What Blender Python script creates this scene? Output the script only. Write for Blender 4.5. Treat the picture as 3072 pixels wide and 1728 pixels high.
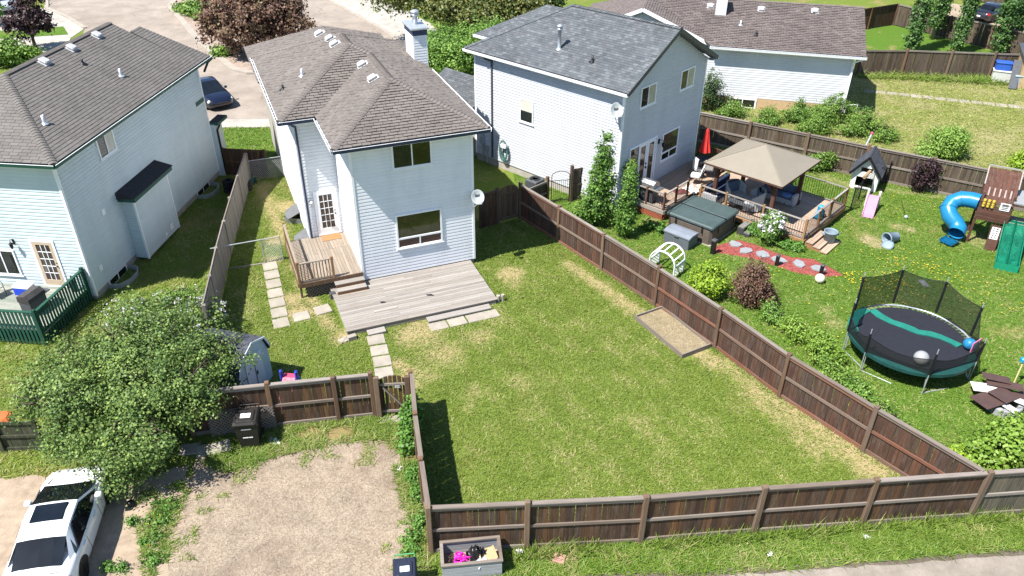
import bpy, math, random
import numpy as np
from mathutils import Vector, Matrix

rnd = random.Random(7)
scene = bpy.context.scene
for _o in list(bpy.data.objects):
    bpy.data.objects.remove(_o)
COL = scene.collection
R = math.radians

# ------------------------------------------------------------------ camera
CAM_H, FOV, PITCH, ROLL = 18.2, 66.0, 33.0, 0.4
cam_d = bpy.data.cameras.new('camera')
cam_d.sensor_fit = 'HORIZONTAL'
cam_d.angle = R(FOV)
cam_d.clip_start = 0.1
cam_d.clip_end = 2000
cam = bpy.data.objects.new('camera', cam_d)
COL.objects.link(cam)
_cr = Vector((1, 0, 0)); _cf = Vector((0, math.cos(R(PITCH)), -math.sin(R(PITCH)))); _cu = Vector((0, math.sin(R(PITCH)), math.cos(R(PITCH))))
_cr, _cu = _cr * math.cos(R(ROLL)) + _cu * math.sin(R(ROLL)), _cu * math.cos(R(ROLL)) - _cr * math.sin(R(ROLL))
_m = Matrix((( _cr.x, _cu.x, -_cf.x, 0), (_cr.y, _cu.y, -_cf.y, 0), (_cr.z, _cu.z, -_cf.z, CAM_H), (0, 0, 0, 1)))
cam.matrix_world = _m
scene.camera = cam
_F = 1536 / math.tan(R(FOV / 2))

def W(x, y, z=0.0):
    """survey helper: the place on the level z that the photograph shows at (x, y)"""
    d = _cf + _cr * ((x - 1536) / _F) + _cu * ((864 - y) / _F)
    t = (CAM_H - z) / -d.z
    return Vector((d.x * t, d.y * t, z))

# ------------------------------------------------------------------ sky, sun, exposure
SUN_AZ, SUN_EL = 34.5, 57.5          # direction the light travels (from +X towards +Y), elevation
world = bpy.data.worlds.new('World'); scene.world = world
world.use_nodes = True
_nt = world.node_tree
_bg = _nt.nodes['Background']
_sky = _nt.nodes.new('ShaderNodeTexSky')
_sky.sky_type = 'NISHITA'; _sky.sun_disc = False
_sky.sun_elevation = R(SUN_EL)
_sky.sun_rotation = R(90 - (SUN_AZ + 180))
_sky.air_density = 1.0; _sky.dust_density = 0.3; _sky.ozone_density = 2.2
_nt.links.new(_sky.outputs[0], _bg.inputs[0])
_bg.inputs[1].default_value = 0.092
sun_d = bpy.data.lights.new('sun', 'SUN')
sun_d.energy = 5.0; sun_d.angle = R(0.5); sun_d.color = (1.0, 0.955, 0.89)
sun = bpy.data.objects.new('sun', sun_d); COL.objects.link(sun)
_sd = Vector((math.cos(R(SUN_AZ)) * math.cos(R(SUN_EL)), math.sin(R(SUN_AZ)) * math.cos(R(SUN_EL)), -math.sin(R(SUN_EL))))
sun.rotation_euler = _sd.to_track_quat('-Z', 'Y').to_euler()
sun.location = (-20, 0, 40)
vs = scene.view_settings
vs.view_transform = 'Standard'; vs.look = 'None'; vs.exposure = 1.08; vs.gamma = 1.0
vs.use_curve_mapping = False
scene.cycles.max_bounces = 5; scene.cycles.diffuse_bounces = 3; scene.cycles.glossy_bounces = 2; scene.cycles.transmission_bounces = 3; scene.cycles.transparent_max_bounces = 6

# ------------------------------------------------------------------ mesh builder
class MB:
    def __init__(s): s.v = []; s.f = []; s.mi = []
    def add(s, vs_, fs, m=0):
        b = len(s.v); s.v += [tuple(p) for p in vs_]
        for f in fs: s.f.append(tuple(b + i for i in f)); s.mi.append(m)
        return s
    def box(s, x0, x1, y0, y1, z0, z1, m=0, M=None):
        vs_ = [Vector((x, y, z)) for z in (z0, z1) for y in (y0, y1) for x in (x0, x1)]
        if M: vs_ = [M @ p for p in vs_]
        return s.add(vs_, [(0, 2, 3, 1), (4, 5, 7, 6), (0, 1, 5, 4), (2, 6, 7, 3), (0, 4, 6, 2), (1, 3, 7, 5)], m)
    def bbox(s, x0, x1, y0, y1, z0, z1, b=.02, m=0, M=None):
        """box with chamfered vertical edges and a chamfered top"""
        ring = [(x0 + b, y0), (x1 - b, y0), (x1, y0 + b), (x1, y1 - b), (x1 - b, y1), (x0 + b, y1), (x0, y1 - b), (x0, y0 + b)]
        cx, cy = (x0 + x1) / 2, (y0 + y1) / 2
        k = lambda p: (p[0] + (b if p[0] < cx else -b) * .8, p[1] + (b if p[1] < cy else -b) * .8)
        lv = [[(p[0], p[1], z0) for p in ring], [(p[0], p[1], z1 - b) for p in ring], [(*k(p), z1) for p in ring]]
        vs_ = [Vector(p) for l in lv for p in l]
        if M: vs_ = [M @ p for p in vs_]
        fs = [tuple(range(7, -1, -1)), tuple(range(16, 24))]
        for a in (0, 8):
            fs += [(a + i, a + (i + 1) % 8, a + 8 + (i + 1) % 8, a + 8 + i) for i in range(8)]
        return s.add(vs_, fs, m)
    def prism(s, poly, ext, m=0):
        """poly: list of 3d points, ext: extrusion vector"""
        n = len(poly); e = Vector(ext)
        vs_ = [Vector(p) for p in poly] + [Vector(p) + e for p in poly]
        nn = Vector((0, 0, 0))
        for i in range(n): nn += Vector(poly[i]).cross(Vector(poly[(i + 1) % n]))
        fs = [tuple(range(n)), tuple(range(2 * n - 1, n - 1, -1))] + [(i, n + i, n + (i + 1) % n, (i + 1) % n) for i in range(n)]
        if nn.dot(e) > 0: fs = [f[::-1] for f in fs]
        return s.add(vs_, fs, m)
    def bar(s, a, b, w, h=None, m=0, up=(0, 0, 1)):
        """rectangular bar from a to b, w wide, h tall"""
        h = h or w
        a = Vector(a); b = Vector(b); d = (b - a)
        L = d.length; d.normalize(); u = Vector(up)
        if abs(d.dot(u)) > .98: u = Vector((1, 0, 0))
        x = d.cross(u).normalized(); y = x.cross(d).normalized()
        M = Matrix(((x.x, d.x, y.x, a.x), (x.y, d.y, y.y, a.y), (x.z, d.z, y.z, a.z), (0, 0, 0, 1)))
        return s.box(-w / 2, w / 2, 0, L, -h / 2, h / 2, m, M)
    def tube(s, pts, r, n=8, m=0, cap=True):
        pts = [Vector(p) for p in pts]; k = len(pts)
        rs = r if isinstance(r, (list, tuple)) else [r] * k
        vs_ = []; fs = []
        prev = None
        for i, p in enumerate(pts):
            d = (pts[min(i + 1, k - 1)] - pts[max(i - 1, 0)])
            d = d.normalized() if d.length > 1e-9 else Vector((0, 0, 1))
            if prev is None:
                u = Vector((0, 0, 1)) if abs(d.z) < .9 else Vector((1, 0, 0))
                x = d.cross(u).normalized()
            else:
                x = (prev - d * prev.dot(d))
                x = x.normalized() if x.length > 1e-6 else d.orthogonal().normalized()
            prev = x; y = d.cross(x)
            for j in range(n):
                a = 2 * math.pi * j / n
                vs_.append(p + (x * math.cos(a) + y * math.sin(a)) * rs[i])
        for i in range(k - 1):
            for j in range(n):
                fs.append((i * n + j, i * n + (j + 1) % n, (i + 1) * n + (j + 1) % n, (i + 1) * n + j))
        if cap: fs += [tuple(range(n - 1, -1, -1)), tuple(range((k - 1) * n, k * n))]
        return s.add(vs_, fs, m)
    def lathe(s, prof, c=(0, 0, 0), n=20, m=0, M=None):
        """prof: (radius, z) list; closed at r==0"""
        c = Vector(c); vs_ = []; fs = []
        for r_, z in prof:
            for j in range(n):
                a = 2 * math.pi * j / n
                p = Vector((r_ * math.cos(a), r_ * math.sin(a), z))
                vs_.append((M @ p if M else p) + c)
        for i in range(len(prof) - 1):
            for j in range(n):
                fs.append((i * n + j, i * n + (j + 1) % n, (i + 1) * n + (j + 1) % n, (i + 1) * n + j))
        return s.add(vs_, fs, m)
    def ball(s, c, r, n=20, k=12, m=0, sq=(1, 1, 1)):
        prof = [(max(1e-4, math.sin(math.pi * i / k)) * r, -math.cos(math.pi * i / k) * r) for i in range(k + 1)]
        return s.lathe(prof, c, n, m, Matrix.Diagonal((*sq, 1)))
    def mesh(s, name='m', mats=(), smooth=False):
        me = bpy.data.meshes.new(name)
        me.from_pydata([tuple(p) for p in s.v], [], s.f)
        for m in (mats if isinstance(mats, (list, tuple)) else [mats]): me.materials.append(m)
        if len(me.materials) > 1: me.polygons.foreach_set('material_index', s.mi)
        if smooth: me.polygons.foreach_set('use_smooth', [True] * len(me.polygons))
        me.update()
        return me
    def build(s, name, mats, parent=None, smooth=False, loc=None, rz=None, **kw):
        return link(name, s.mesh(name, mats, smooth), parent, loc, rz, **kw)

def link(name, me, parent=None, loc=None, rz=None, mat=None, **kw):
    o = bpy.data.objects.new(name, me); COL.objects.link(o)
    if parent: o.parent = parent
    if mat is not None: o.matrix_local = mat if parent else mat
    if loc is not None: o.location = loc
    if rz is not None: o.rotation_euler = (0, 0, rz)
    for k, v in kw.items(): o[k] = v
    return o
def thing(name, label, cat, loc=(0, 0, 0), rz=0.0, group=None):
    o = bpy.data.objects.new(name, None); COL.objects.link(o)
    o.location = loc; o.rotation_euler = (0, 0, rz); o.empty_display_size = .2
    return tag(o, label, cat, group)
def tag(o, label, cat, group=None):
    o['label'] = label; o['category'] = cat
    if group: o['group'] = group
    return o
def copy_tree(o, parent=None):
    c = o.copy(); COL.objects.link(c)
    if parent: c.parent = parent
    for ch in list(o.children): copy_tree(ch, c)
    return c

# ------------------------------------------------------------------ materials
MATS = {}
class NT:
    def __init__(s, name):
        s.m = bpy.data.materials.new(name); s.m.use_nodes = True
        s.t = s.m.node_tree; s.n = s.t.nodes; s.b = s.n['Principled BSDF']
        MATS[name] = s.m
    def new(s, t, **kw):
        n = s.n.new(t)
        for k, v in kw.items(): setattr(n, k, v)
        return n
    def l(s, a, b): s.t.links.new(a, b)
    def math(s, op, a, b=None, clamp=False):
        n = s.new('ShaderNodeMath', operation=op, use_clamp=clamp)
        for i, q in enumerate((a, b)):
            if q is None: continue
            if isinstance(q, (int, float)): n.inputs[i].default_value = q
            else: s.l(q, n.inputs[i])
        return n.outputs[0]
    def mix(s, f, a, b, blend='MIX'):
        n = s.new('ShaderNodeMix', data_type='RGBA', blend_type=blend)
        for i, q in ((0, f), (6, a), (7, b)):
            if isinstance(q, (int, float)): n.inputs[i].default_value = q
            elif isinstance(q, (tuple, list)): n.inputs[i].default_value = (*q[:3], 1)
            else: s.l(q, n.inputs[i])
        return n.outputs[2]
    def coords(s, kind='Object', scale=(1, 1, 1), rand=False):
        c = s.new('ShaderNodeTexCoord').outputs[kind]
        if rand:
            oi = s.new('ShaderNodeObjectInfo')
            v = s.new('ShaderNodeVectorMath', operation='SCALE'); v.inputs[0].default_value = (37., 61., 23.)
            s.l(oi.outputs['Random'], v.inputs['Scale'])
            a = s.new('ShaderNodeVectorMath', operation='ADD'); s.l(c, a.inputs[0]); s.l(v.outputs[0], a.inputs[1]); c = a.outputs[0]
        mp = s.new('ShaderNodeMapping'); mp.inputs['Scale'].default_value = scale
        s.l(c, mp.inputs[0]); return mp.outputs[0]
    def noise(s, co, scale, detail=4, rough=.6, dist=0):
        n = s.new('ShaderNodeTexNoise'); n.inputs['Scale'].default_value = scale; n.inputs['Detail'].default_value = detail
        n.inputs['Roughness'].default_value = rough; n.inputs['Distortion'].default_value = dist
        s.l(co, n.inputs['Vector']); return n.outputs[0]
    def voro(s, co, scale, feat='F1', out='Distance'):
        n = s.new('ShaderNodeTexVoronoi', feature=feat); n.inputs['Scale'].default_value = scale
        s.l(co, n.inputs['Vector']); return n.outputs[out]
    def ramp(s, f, stops, interp='LINEAR'):
        n = s.new('ShaderNodeValToRGB'); n.color_ramp.interpolation = interp
        e = n.color_ramp.elements
        while len(e) < len(stops): e.new(.5)
        for i, (p, c) in enumerate(stops):
            e[i].position = p; e[i].color = (*c[:3], 1) if isinstance(c, (tuple, list)) else (c, c, c, 1)
        s.l(f, n.inputs[0]); return n.outputs[0]
    def rand(s): return s.new('ShaderNodeObjectInfo').outputs['Random']
    def bump(s, h, strength=.3, dist=.02):
        n = s.new('ShaderNodeBump'); n.inputs['Strength'].default_value = strength; n.inputs['Distance'].default_value = dist
        s.l(h, n.inputs['Height']); s.l(n.outputs[0], s.b.inputs['Normal'])
    def out(s, col, rough=.8, spec=.3, metal=0):
        if isinstance(col, (tuple, list)): s.b.inputs['Base Color'].default_value = (*col[:3], 1)
        else: s.l(col, s.b.inputs['Base Color'])
        if isinstance(rough, (int, float)): s.b.inputs['Roughness'].default_value = rough
        else: s.l(rough, s.b.inputs['Roughness'])
        s.b.inputs['Specular IOR Level'].default_value = spec; s.b.inputs['Metallic'].default_value = metal
        return s.m

def plain(name, c, rough=.6, var=.12, scale=3.0, spec=.3, metal=0, bump=0, rnd_=0.0):
    """painted, plastic, metal or cloth surface with uneven tone and dirt"""
    k = NT(name)
    co = k.coords('Object', rand=True)
    f = k.noise(co, scale, 6, .65)
    lo = tuple(x * (1 - var) for x in c); hi = tuple(min(1, x * (1 + var * .7)) for x in c)
    col = k.ramp(f, [(.3, lo), (.7, hi)])
    if rnd_:
        g_ = k.ramp(k.rand(), [(0, 1 - rnd_), (1, 1 + rnd_)])
        col = k.mix(1.0, col, g_, 'MULTIPLY')
    if bump: k.bump(k.noise(co, scale * 12, 3), bump, .01)
    rr = k.ramp(k.noise(co, scale * 4, 3), [(.3, max(0, rough - .08)), (.7, min(1, rough + .1))])
    return k.out(col, rr, spec, metal)

def wood(name, tones, axis='z', rough=.85, streak=.5, gscale=1.0, grey=0.0):
    """weathered board: one tone for each piece, streaks along the grain, knots and greyed patches"""
    k = NT(name)
    sc = {'z': (22, 22, 1.1), 'x': (1.1, 22, 22), 'y': (22, 1.1, 22)}[axis]
    co = k.coords('Object', tuple(q * gscale for q in sc), True)
    co2 = k.coords('Object', {'z': (7, 7, 1.3), 'x': (1.3, 7, 7), 'y': (7, 1.3, 7)}[axis], True)
    n = len(tones)
    base = k.ramp(k.rand(), [(i / max(1, n - 1), t) for i, t in enumerate(tones)])
    st = k.noise(co, 1.0, 5, .7, .4)
    col = k.mix(1.0, base, k.ramp(st, [(.28, 1 - streak), (.72, 1 + streak * .55)]), 'MULTIPLY')
    pat = k.ramp(k.noise(co2, .9, 5, .7), [(.5, 0.0), (.68, 1.0)])
    g = k.math('MULTIPLY', pat, max(0, .3 + grey * .4))
    col = k.mix(g, col, (.17, .145, .125))
    k.bump(st, .35, .004)
    return k.out(col, rough, .2)

def leafmat(name, tones, trans=.25, gain=1.0):
    tones = [tuple(min(.85, q * gain) for q in t_) for t_ in tones]
    k = NT(name)
    a = k.new('ShaderNodeAttribute', attribute_name='tint')
    col = k.ramp(a.outputs['Fac'], [(i / (len(tones) - 1), t) for i, t in enumerate(tones)])
    k.out(col, .55, .35)
    if trans:
        tr = k.new('ShaderNodeBsdfTranslucent'); k.l(col, tr.inputs[0])
        mx = k.new('ShaderNodeMixShader'); mx.inputs[0].default_value = trans
        k.l(k.b.outputs[0], mx.inputs[1]); k.l(tr.outputs[0], mx.inputs[2])
        k.l(mx.outputs[0], k.n['Material Output'].inputs[0])
    return k.m

def glassy(name, c, rough=.04, spec=.6):
    k = NT(name)
    co = k.coords('Object', rand=True)
    col = k.ramp(k.noise(co, 1.3, 3), [(.35, tuple(x * .6 for x in c)), (.7, tuple(x * 1.5 for x in c))])
    return k.out(col, rough, spec)

def shinglemat(name, tones, rough=.95):
    k = NT(name)
    isl = k.new('ShaderNodeNewGeometry').outputs['Random Per Island']
    r_ = k.math('FRACT', k.math('ADD', isl, k.rand()))
    base = k.ramp(r_, [(i / (len(tones) - 1), t) for i, t in enumerate(tones)])
    gp = k.new('ShaderNodeNewGeometry').outputs['Position']
    big = k.noise(gp, .55, 5, .65)
    col = k.mix(1.0, base, k.ramp(big, [(.3, .88), (.7, 1.10)]), 'MULTIPLY')
    gr = k.noise(gp, 55, 2, .7)
    col = k.mix(1.0, col, k.ramp(gr, [(.25, .80), (.75, 1.18)]), 'MULTIPLY')
    k.bump(gr, .4, .006)
    return k.out(col, rough, .15)

def siding(name, c):
    k = NT(name)
    gp = k.new('ShaderNodeNewGeometry').outputs['Position']
    mp = k.new('ShaderNodeMapping'); mp.inputs['Scale'].default_value = (1, 1, .25); k.l(gp, mp.inputs[0])
    f = k.noise(mp.outputs[0], .9, 6, .7)
    col = k.ramp(f, [(.25, tuple(x * .87 for x in c)), (.55, c), (.85, tuple(min(1, x * 1.02) for x in c))])
    col = k.mix(1.0, col, k.ramp(k.rand(), [(0, .965), (1, 1.0)]), 'MULTIPLY')
    return k.out(col, .5, .3)

m_sid_white = siding('white_vinyl', (.77, .785, .805))
m_sid_mint = siding('mint_vinyl', (.53, .605, .62))
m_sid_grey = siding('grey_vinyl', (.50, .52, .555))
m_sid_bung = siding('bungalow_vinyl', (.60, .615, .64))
m_trim = plain('white_trim', (.82, .83, .84), .4, .05)
m_navy = plain('navy_metal', (.035, .05, .10), .45, .2)
m_green = plain('green_trim', (.02, .085, .065), .5, .25)
m_gmetal = plain('dark_grey_metal', (.07, .075, .085), .4, .2)
m_black = plain('black_paint', (.012, .012, .014), .4, .3)
m_glass = glassy('window_glass', (.012, .016, .014))
m_glass_curtain = plain('window_blind', (.55, .53, .46), .5, .12)
m_galv = plain('galvanised_metal', (.46, .49, .53), .35, .12, metal=.5)
m_ventwhite = plain('vent_paint', (.44, .44, .45), .5, .08)
m_concrete = plain('concrete', (.31, .28, .235), .9, .18, 2.0, .2, bump=.3, rnd_=.08)
m_found = plain('foundation', (.36, .335, .30), .9, .2, 2.0, .2, bump=.3)
m_stucco = plain('tan_stucco', (.48, .335, .20), .95, .12, 5.0, .1, bump=.5)
m_sh_brown = shinglemat('brown_shingle', [(.138, .122, .112), (.155, .138, .126), (.168, .148, .135), (.146, .129, .118)])
m_sh_left = shinglemat('taupe_shingle', [(.126, .117, .109), (.14, .13, .121), (.155, .142, .132), (.132, .123, .114)])
m_sh_grey = shinglemat('slate_shingle', [(.072, .080, .088), (.102, .113, .123), (.085, .094, .104), (.138, .150, .160), (.09, .092, .10)])
m_sh_bung = shinglemat('mauve_shingle', [(.122, .104, .098), (.138, .117, .11), (.155, .131, .123), (.13, .11, .104)])
m_sh_dark = shinglemat('dark_shingle', [(.045, .05, .06), (.075, .08, .095), (.055, .06, .07)])
m_deckunder = plain('roof_felt', (.025, .022, .02), .95, .2)
m_fence = wood('stained_fence', [(.050, .031, .022), (.070, .042, .028), (.092, .051, .030), (.056, .036, .026), (.14, .070, .032), (.062, .039, .027), (.078, .051, .036)])
m_fence_in = wood('stained_fence_inner', [(.056, .033, .025), (.088, .046, .032), (.066, .039, .028), (.112, .055, .035), (.064, .043, .034), (.092, .055, .040)])
m_fence_rail = wood('fence_rail', [(.19, .155, .13), (.245, .215, .19), (.165, .13, .105), (.27, .24, .215)], 'x', grey=.6, streak=.35)
m_fence_red = wood('red_rail', [(.16, .07, .045), (.21, .10, .065), (.15, .085, .06), (.19, .15, .12)], 'x', streak=.35, grey=.3)
m_fence_post = wood('fence_post', [(.115, .072, .048), (.175, .105, .058), (.14, .10, .075), (.19, .13, .085)], 'z', streak=.4)
m_fence_grey = wood('greyed_fence', [(.22, .20, .178), (.18, .165, .148), (.25, .23, .208), (.20, .175, .148)], 'z', streak=.35)
m_fence_back = wood('back_fence', [(.075, .05, .034), (.105, .08, .058), (.06, .046, .037), (.13, .10, .075), (.055, .04, .03)])
m_deck_grey = wood('greyed_deck', [(.30, .275, .245), (.245, .225, .20), (.33, .305, .28), (.265, .235, .205), (.215, .195, .175)], 'x', streak=.28)
m_deck_tan = wood('tan_deck', [(.255, .21, .16), (.30, .25, .20), (.225, .185, .145), (.31, .27, .225)], 'y', streak=.25)
m_cedar = wood('cedar_rail', [(.24, .135, .06), (.30, .17, .08), (.19, .105, .05)], 'z', streak=.3)
m_cedar_x = wood('cedar_skirt', [(.33, .18, .08), (.29, .15, .07), (.25, .15, .085)], 'x', streak=.3)
m_brown_wood = wood('brown_timber', [(.09, .042, .028), (.075, .035, .024), (.11, .052, .034)], 'z', streak=.3)
m_green_wood = wood('green_painted_wood', [(.018, .075, .05), (.022, .09, .06), (.015, .06, .042)], 'z', streak=.2, grey=-1.2)
m_wire = plain('chain_link_wire', (.42, .44, .45), .45, .1, metal=.4)
# ------------------------------------------------------------------ ground surfaces
def grassmat(name, tones, dry, amount, scale=1.0, dirt=None):
    """mown grass seen from above: blades, clumps, thatch and worn spots"""
    k = NT(name)
    gp = k.new('ShaderNodeNewGeometry').outputs['Position']
    fine = k.noise(gp, 26 * scale, 3, .75)
    mid = k.noise(gp, 4.5 * scale, 5, .7)
    big = k.noise(gp, .38 * scale, 4, .6, .6)
    base = k.ramp(k.math('ADD', k.math('MULTIPLY', fine, .6), k.math('MULTIPLY', mid, .4)), [(.3, tones[0]), (.5, tones[1]), (.7, tones[2])])
    d = k.ramp(k.math('ADD', k.math('MULTIPLY', big, .7), k.math('MULTIPLY', mid, .3)), [(.62 - amount * .25, 0.0), (.72 - amount * .2, 1.0)])
    dcol = k.ramp(fine, [(.3, tuple(x * .7 for x in dry)), (.7, tuple(x * 1.15 for x in dry))])
    col = k.mix(k.math('MULTIPLY', d, .75), base, dcol)
    a = k.new('ShaderNodeAttribute', attribute_name='wear')
    w = k.math('ADD', a.outputs['Fac'], k.math('MULTIPLY', k.math('SUBTRACT', mid, .5), 1.3))
    w = k.math('MULTIPLY', k.ramp(w, [(.28, 0.0), (.75, 1.0)]), .9)
    col = k.mix(w, col, dcol if dirt is None else k.ramp(fine, [(.3, tuple(x * .75 for x in dirt)), (.7, tuple(x * 1.2 for x in dirt))]))
    k.bump(fine, .6, .03)
    return k.out(col, .95, .1)

G_LAWN = [(.066, .105, .013), (.118, .165, .027), (.175, .21, .05)]
G_LUSH = [(.035, .085, .010), (.075, .145, .018), (.115, .185, .034)]
G_DRY = [(.095, .12, .025), (.165, .185, .05), (.22, .225, .08)]
m_lawn = grassmat('lawn_grass', G_LAWN, (.24, .21, .085), .25, dirt=(.33, .26, .14))
m_lush = grassmat('lush_grass', G_LUSH, (.26, .20, .09), .30, dirt=(.33, .26, .15))
m_lot = grassmat('dry_grass', G_DRY, (.30, .265, .14), .5)
m_side = grassmat('side_grass', [(.05, .07, .015), (.10, .12, .03), (.16, .15, .055)], (.28, .20, .10), .9, dirt=(.30, .22, .13))

def inside(poly, X, Y):
    c = np.zeros(X.shape, bool); n = len(poly)
    for i in range(n):
        x0, y0 = poly[i][:2]; x1, y1 = poly[(i + 1) % n][:2]
        if y0 == y1: continue
        t = ((y0 > Y) != (y1 > Y)) & (X < (x1 - x0) * (Y - y0) / (y1 - y0) + x0)
        c ^= t
    return c

def sheet(name, pts, z, mat, wear=None, kind='structure', step=None):
    """level sheet over a polygon; with wear spots it is a grid that carries how worn each place is"""
    me = bpy.data.meshes.new(name)
    if not wear:
        me.from_pydata([(p[0], p[1], z) for p in pts], [], [tuple(range(len(pts)))])
        me.materials.append(mat); me.update()
        if me.polygons[0].normal.z < 0: me.flip_normals()
        o = link(name, me); o['kind'] = kind; return o
    # polygon outline, triangulated finely by bmesh
    import bmesh
    bm = bmesh.new()
    vs_ = [bm.verts.new((p[0], p[1], z)) for p in pts]
    f = bm.faces.new(vs_)
    if f.normal.z < 0: f.normal_flip()
    xs = [p[0] for p in pts]; ys = [p[1] for p in pts]; st = step or .4
    for ax, lo, hi in ((0, min(xs), max(xs)), (1, min(ys), max(ys))):
        q = lo + st
        while q < hi:
            co = (q, 0, 0) if ax == 0 else (0, q, 0); no = (1, 0, 0) if ax == 0 else (0, 1, 0)
            bmesh.ops.bisect_plane(bm, geom=bm.verts[:] + bm.edges[:] + bm.faces[:], plane_co=co, plane_no=no)
            q += st
    bmesh.ops.recalc_face_normals(bm, faces=bm.faces[:])
    if sum(f.normal.z for f in bm.faces) < 0: bmesh.ops.reverse_faces(bm, faces=bm.faces[:])
    bm.to_mesh(me); bm.free()
    co = np.zeros(len(me.vertices) * 3); me.vertices.foreach_get('co', co); co = co.reshape(-1, 3)
    at = me.attributes.new('wear', 'FLOAT', 'POINT'); at.data.foreach_set('value', wearat(wear, co[:, 0], co[:, 1]))
    me.materials.append(mat); me.update()
    o = link(name, me); o['kind'] = kind
    return o

def wearat(spots, X, Y):
    """worn places: (x, y, rx, strength) dots and (x0, y0, x1, y1, r, strength) strips"""
    w = np.zeros(X.shape)
    for s in spots:
        if len(s) == 4:
            d = np.hypot(X - s[0], Y - s[1]) / s[2]; st = s[3]
        else:
            ax, ay, bx_, by_, r_, st = s
            dx, dy = bx_ - ax, by_ - ay; L2 = dx * dx + dy * dy
            t = np.clip(((X - ax) * dx + (Y - ay) * dy) / L2, 0, 1)
            d = np.hypot(X - ax - t * dx, Y - ay - t * dy) / r_
        w = np.maximum(w, st * np.clip(1.25 - d, 0, 1))
    return w
def spot(x, y, r, s): p = W(x, y); return (p.x, p.y, r, s)
def strip(x0, y0, x1, y1, r, s): p = W(x0, y0); q = W(x1, y1); return (p.x, p.y, q.x, q.y, r, s)

def vnoise(X, Y, sc, seed=0):
    """smooth value noise, 0..1"""
    rs = np.random.RandomState(seed); T = rs.rand(64, 64)
    x = X * sc; y = Y * sc; xi = np.floor(x).astype(int); yi = np.floor(y).astype(int)
    fx = x - xi; fy = y - yi; fx = fx * fx * (3 - 2 * fx); fy = fy * fy * (3 - 2 * fy)
    g = lambda a, b: T[a % 64, b % 64]
    return (g(xi, yi) * (1 - fx) + g(xi + 1, yi) * fx) * (1 - fy) + (g(xi, yi + 1) * (1 - fx) + g(xi + 1, yi + 1) * fx) * fy

def fast_mesh(name, co, nper, mat, tint=None, z=None):
    """co: (n*nper,3) loose polygons of nper corners"""
    n = len(co) // nper
    me = bpy.data.meshes.new(name)
    me.vertices.add(len(co)); me.vertices.foreach_set('co', co.astype(np.float32).ravel())
    me.loops.add(len(co)); me.loops.foreach_set('vertex_index', np.arange(len(co), dtype=np.int32))
    me.polygons.add(n); me.polygons.foreach_set('loop_start', np.arange(0, len(co), nper, dtype=np.int32))
    try: me.polygons.foreach_set('loop_total', np.full(n, nper, dtype=np.int32))
    except Exception: pass
    if tint is not None:
        at = me.attributes.new('tint', 'FLOAT', 'POINT'); at.data.foreach_set('value', np.repeat(tint, nper).astype(np.float32))
    me.materials.append(mat); me.update(); me.validate()
    return me

m_blade = leafmat('grass_blade', [(.105, .165, .018), (.168, .23, .033), (.228, .28, .06), (.33, .32, .115), (.45, .39, .21)], .25)
m_blade_lush = leafmat('lush_blade', [(.085, .165, .016), (.15, .235, .03), (.21, .29, .055), (.29, .30, .10), (.42, .36, .18)], .25)

def blades(name, poly, dens, h, mat, seed, dryness=.25, wear=(), holes=(), label=None, lean=2.4, wd=.015, fn=None, bald=.72, patch=0):
    """grass blades over a polygon: each a leaning sliver; sparser and straw-coloured where the lawn is worn"""
    rs = np.random.RandomState(seed)
    P_ = np.array([(p[0], p[1]) for p in poly]); lo = P_.min(0); hi = P_.max(0)
    n = int(np.prod(hi - lo) * dens)
    X = rs.uniform(lo[0], hi[0], n); Y = rs.uniform(lo[1], hi[1], n)
    k = inside(poly, X, Y)
    for hp in holes: k &= ~inside(hp, X, Y)
    X = X[k]; Y = Y[k]
    w = wearat(wear, X, Y) if wear else np.zeros(X.shape)
    if patch:
        kk = (vnoise(X, Y, 1.1, seed + 7) * .6 + vnoise(X, Y, 3.1, seed + 8) * .4) > patch; X = X[kk]; Y = Y[kk]; w = w[kk]
    v1 = vnoise(X, Y, .45, seed + 1); v2 = vnoise(X, Y, 1.9, seed + 2); v3 = vnoise(X, Y, 6.0, seed + 3)
    dry = np.clip(w * 1.1 + (v1 * .45 + v2 * .35 + v3 * .2 - .62 + dryness) * 1.7, 0, 1)
    if fn is not None: dry = np.clip(dry + fn(X, Y), 0, 1)
    keep = rs.rand(len(X)) > np.clip(w, 0, 1) * bald
    X = X[keep]; Y = Y[keep]; dry = dry[keep]; v3 = v3[keep]; v2 = v2[keep]
    m = len(X)
    hh = h * rs.uniform(.55, 1.25, m) * (.7 + .6 * v3); a = rs.uniform(0, 2 * np.pi, m); b = rs.uniform(0, 2 * np.pi, m)
    ww = wd * rs.uniform(.7, 1.4, m)
    co = np.zeros((m, 3, 3))
    co[:, 0] = np.stack([X - np.cos(a) * ww, Y - np.sin(a) * ww, np.zeros(m)], 1)
    co[:, 1] = np.stack([X + np.cos(a) * ww, Y + np.sin(a) * ww, np.zeros(m)], 1)
    ln = hh * lean * rs.uniform(.3, 1.4, m)
    co[:, 2] = np.stack([X + np.cos(b) * ln, Y + np.sin(b) * ln, hh], 1)
    t = np.clip(rs.uniform(0, .45, m) + v2 * .18 - .05 + (rs.rand(m) < dry) * rs.uniform(.25, .6, m), 0, 1)
    me = fast_mesh(name, co.reshape(-1, 3), 3, mat, t)
    o = link(name, me); o['kind'] = 'stuff'
    o.location.z = .012
    if label: o['label'] = label; o['category'] = 'grass'
    return o

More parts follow.
